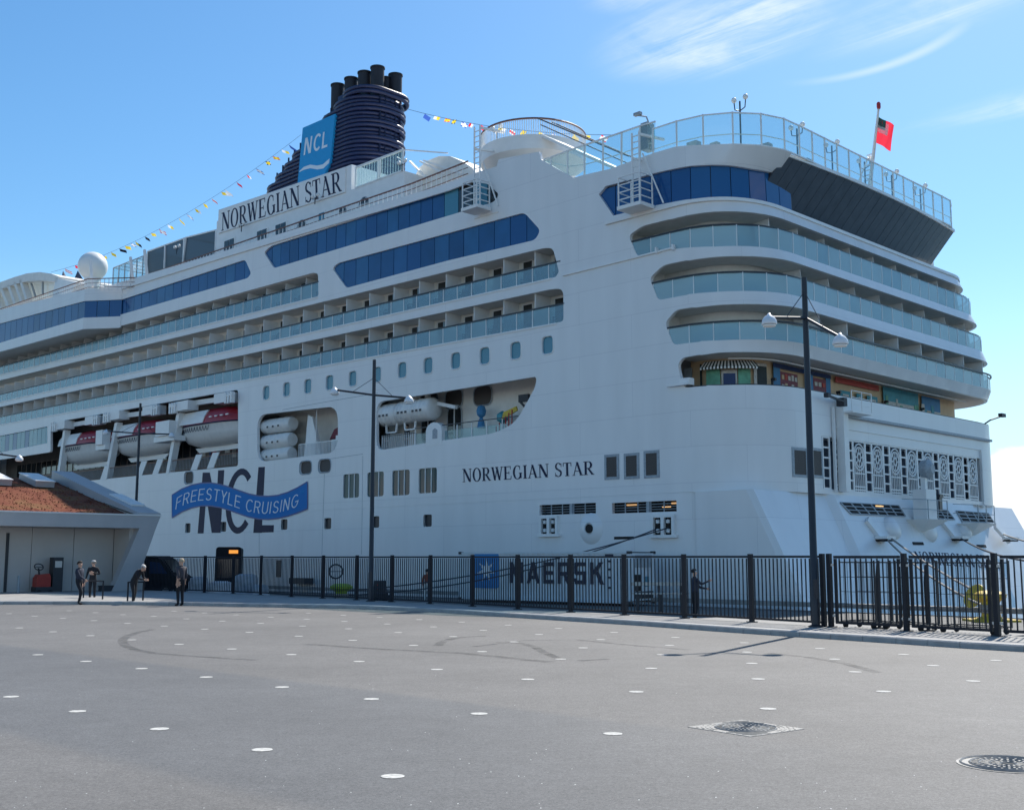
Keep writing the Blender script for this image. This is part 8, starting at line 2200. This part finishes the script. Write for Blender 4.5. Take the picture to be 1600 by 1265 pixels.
person(on(281, 946), 0, J, dict(N1, top='cloth_grey', hair='hair_fair', fore='skin', fore_top='top'), 'man with fair hair and rolled sleeves standing alone before the dark van', hgt(281, 946, 874))
# figures beyond the fence
J = stand((.9, .2, 0), arms=dict(elbr=(.2, -.16, 1.25), wrir=(.42, -.14, 1.34), handr=(.5, -.14, 1.38), elbl=(.2, .14, 1.14), wril=(.42, .12, 1.10), handl=(.5, .12, 1.08)))
p5 = AT(1086, 950, 44.0); p5.z = QZ
person(p5, 0, J, dict(N1, top='cloth_navy', hair='hair_dark'), 'person in dark clothes behind the fence holding both arms out', hgt(281, 946, 874) * 1.02)
J = stand((0, 1, 0)); p6 = AT(667, 930, 64.0); p6.z = QZ
person(p6, 0, J, dict(N1, leg='cloth_white', top='cloth_hi', hair='hair_dark'), 'person in a dark red top and pale trousers behind the fence near the container', .98)
for px, py, lab, pal in ((605, 664, 'person in dark clothes at the promenade rail left of the slung rafts', 'cloth_black'), (636, 670, 'person in dark green clothes at the promenade rail under the slung rafts', 'grey_dark')):
    a = YP(px, py, 1.2); J = stand((0, -1, 0)); person(toworld((a[0], 1.2, zf3 - .1)), -PI / 4, J, dict(N1, top=pal), lab, .98)

# ---- dressing lines of signal flags
FC = [M['f_red'], M['f_yellow'], M['f_white'], M['f_white'], M['f_blue'], M['f_yellow'], M['f_red'], M['f_black']]
def bunting(a, b, sag, ts, label, w0=.55):
    a, b = Vector(a), Vector(b); t = thing('signal_flag_line', label, 'bunting', toworld(a), 0); T0 = Vector(toworld(a))
    f = lambda k: Vector(toworld(a + (b - a) * k)) - Vector((0, 0, sag * 4 * k * (1 - k))) - T0
    m_ = MB(); m_.tube([f(k / 30) for k in range(31)], .018, 4); m_.build('line', M['rope_dark'], t)
    d = (f(1) - f(0)).normalized(); rnd = random.Random(5)
    for k in ts:
        p = f(k); c1, c2 = rnd.sample(FC, 2); kind = rnd.choice(['half', 'cross', 'plain', 'stripe', 'half']); w, h = rnd.uniform(.8, 1.25) * w0 * 1.5, rnd.uniform(.8, 1.1) * w0
        out = (Vector((.80, -.25, -.30)) + Vector((rnd.uniform(-.2, .2), rnd.uniform(-.4, .4), rnd.uniform(-.35, .15)))).normalized(); ph = rnd.uniform(0, 6)
        m_ = MB(); nx, nz = 6, 4; g = []
        dn = (d * -.55 + Vector((0, 0, -.75))).normalized()
        for j in range(nz + 1):
            for i in range(nx + 1):
                u_, v_ = i / nx, j / nz; q = p + out * (u_ * w) + dn * (v_ * h) + Vector((.2, .9, .3)) * (.10 * w0 * math.sin(u_ * 5 + ph + v_) * (.4 + u_)); g.append(q)
        b_ = 0
        for j in range(nz):
            for i in range(nx):
                m_.cur = (1 if ((kind == 'half' and i >= nx / 2) or (kind == 'cross' and (i in (2, 3) or j in (1, 2))) or (kind == 'stripe' and j in (1, 2))) else 0)
                q = [g[j * (nx + 1) + i], g[j * (nx + 1) + i + 1], g[(j + 1) * (nx + 1) + i + 1], g[(j + 1) * (nx + 1) + i]]; m_.face(q)
        m_.build('signal_flag', [c1, c2], t)
Q3 = lambda px, py, y: yp3(px, py, y)
A_, B_ = Q3(470, 211, 16), Q3(80, 425, 16)
def ts_from(pxs, y, A, B):
    out = []
    for px, py in pxs: q = Q3(px, py, y); out.append((q[0] - A[0]) / (B[0] - A[0]))
    return out
fwd = [(451, 219), (440, 227), (426, 232), (415, 240), (400, 250), (386, 258), (370, 266), (352, 282), (346, 287), (331, 296), (318, 303), (305, 309), (292, 319), (280, 325), (262, 333), (249, 338), (237, 342), (227, 347), (212, 355), (205, 360), (196, 367), (187, 372), (174, 378), (161, 386), (150, 394), (117, 410), (101, 417)]
bunting(A_, B_, 2.0, ts_from(fwd, 16, A_, B_), 'long string of small signal flags from the funnel down to the bow end', .55)
A2, B2 = Q3(638, 171, 16), Q3(962, 211, 16)
aft = [(664, 173), (679, 176), (696, 181), (708, 182), (722, 184), (734, 186), (752, 189), (768, 190), (780, 190), (798, 193), (816, 194), (843, 201), (864, 205), (897, 207), (912, 209), (940, 209)]
bunting(A2, B2, .6, ts_from(aft, 16, A2, B2), 'short string of signal flags running aft from the funnel to the pool deck', .36)
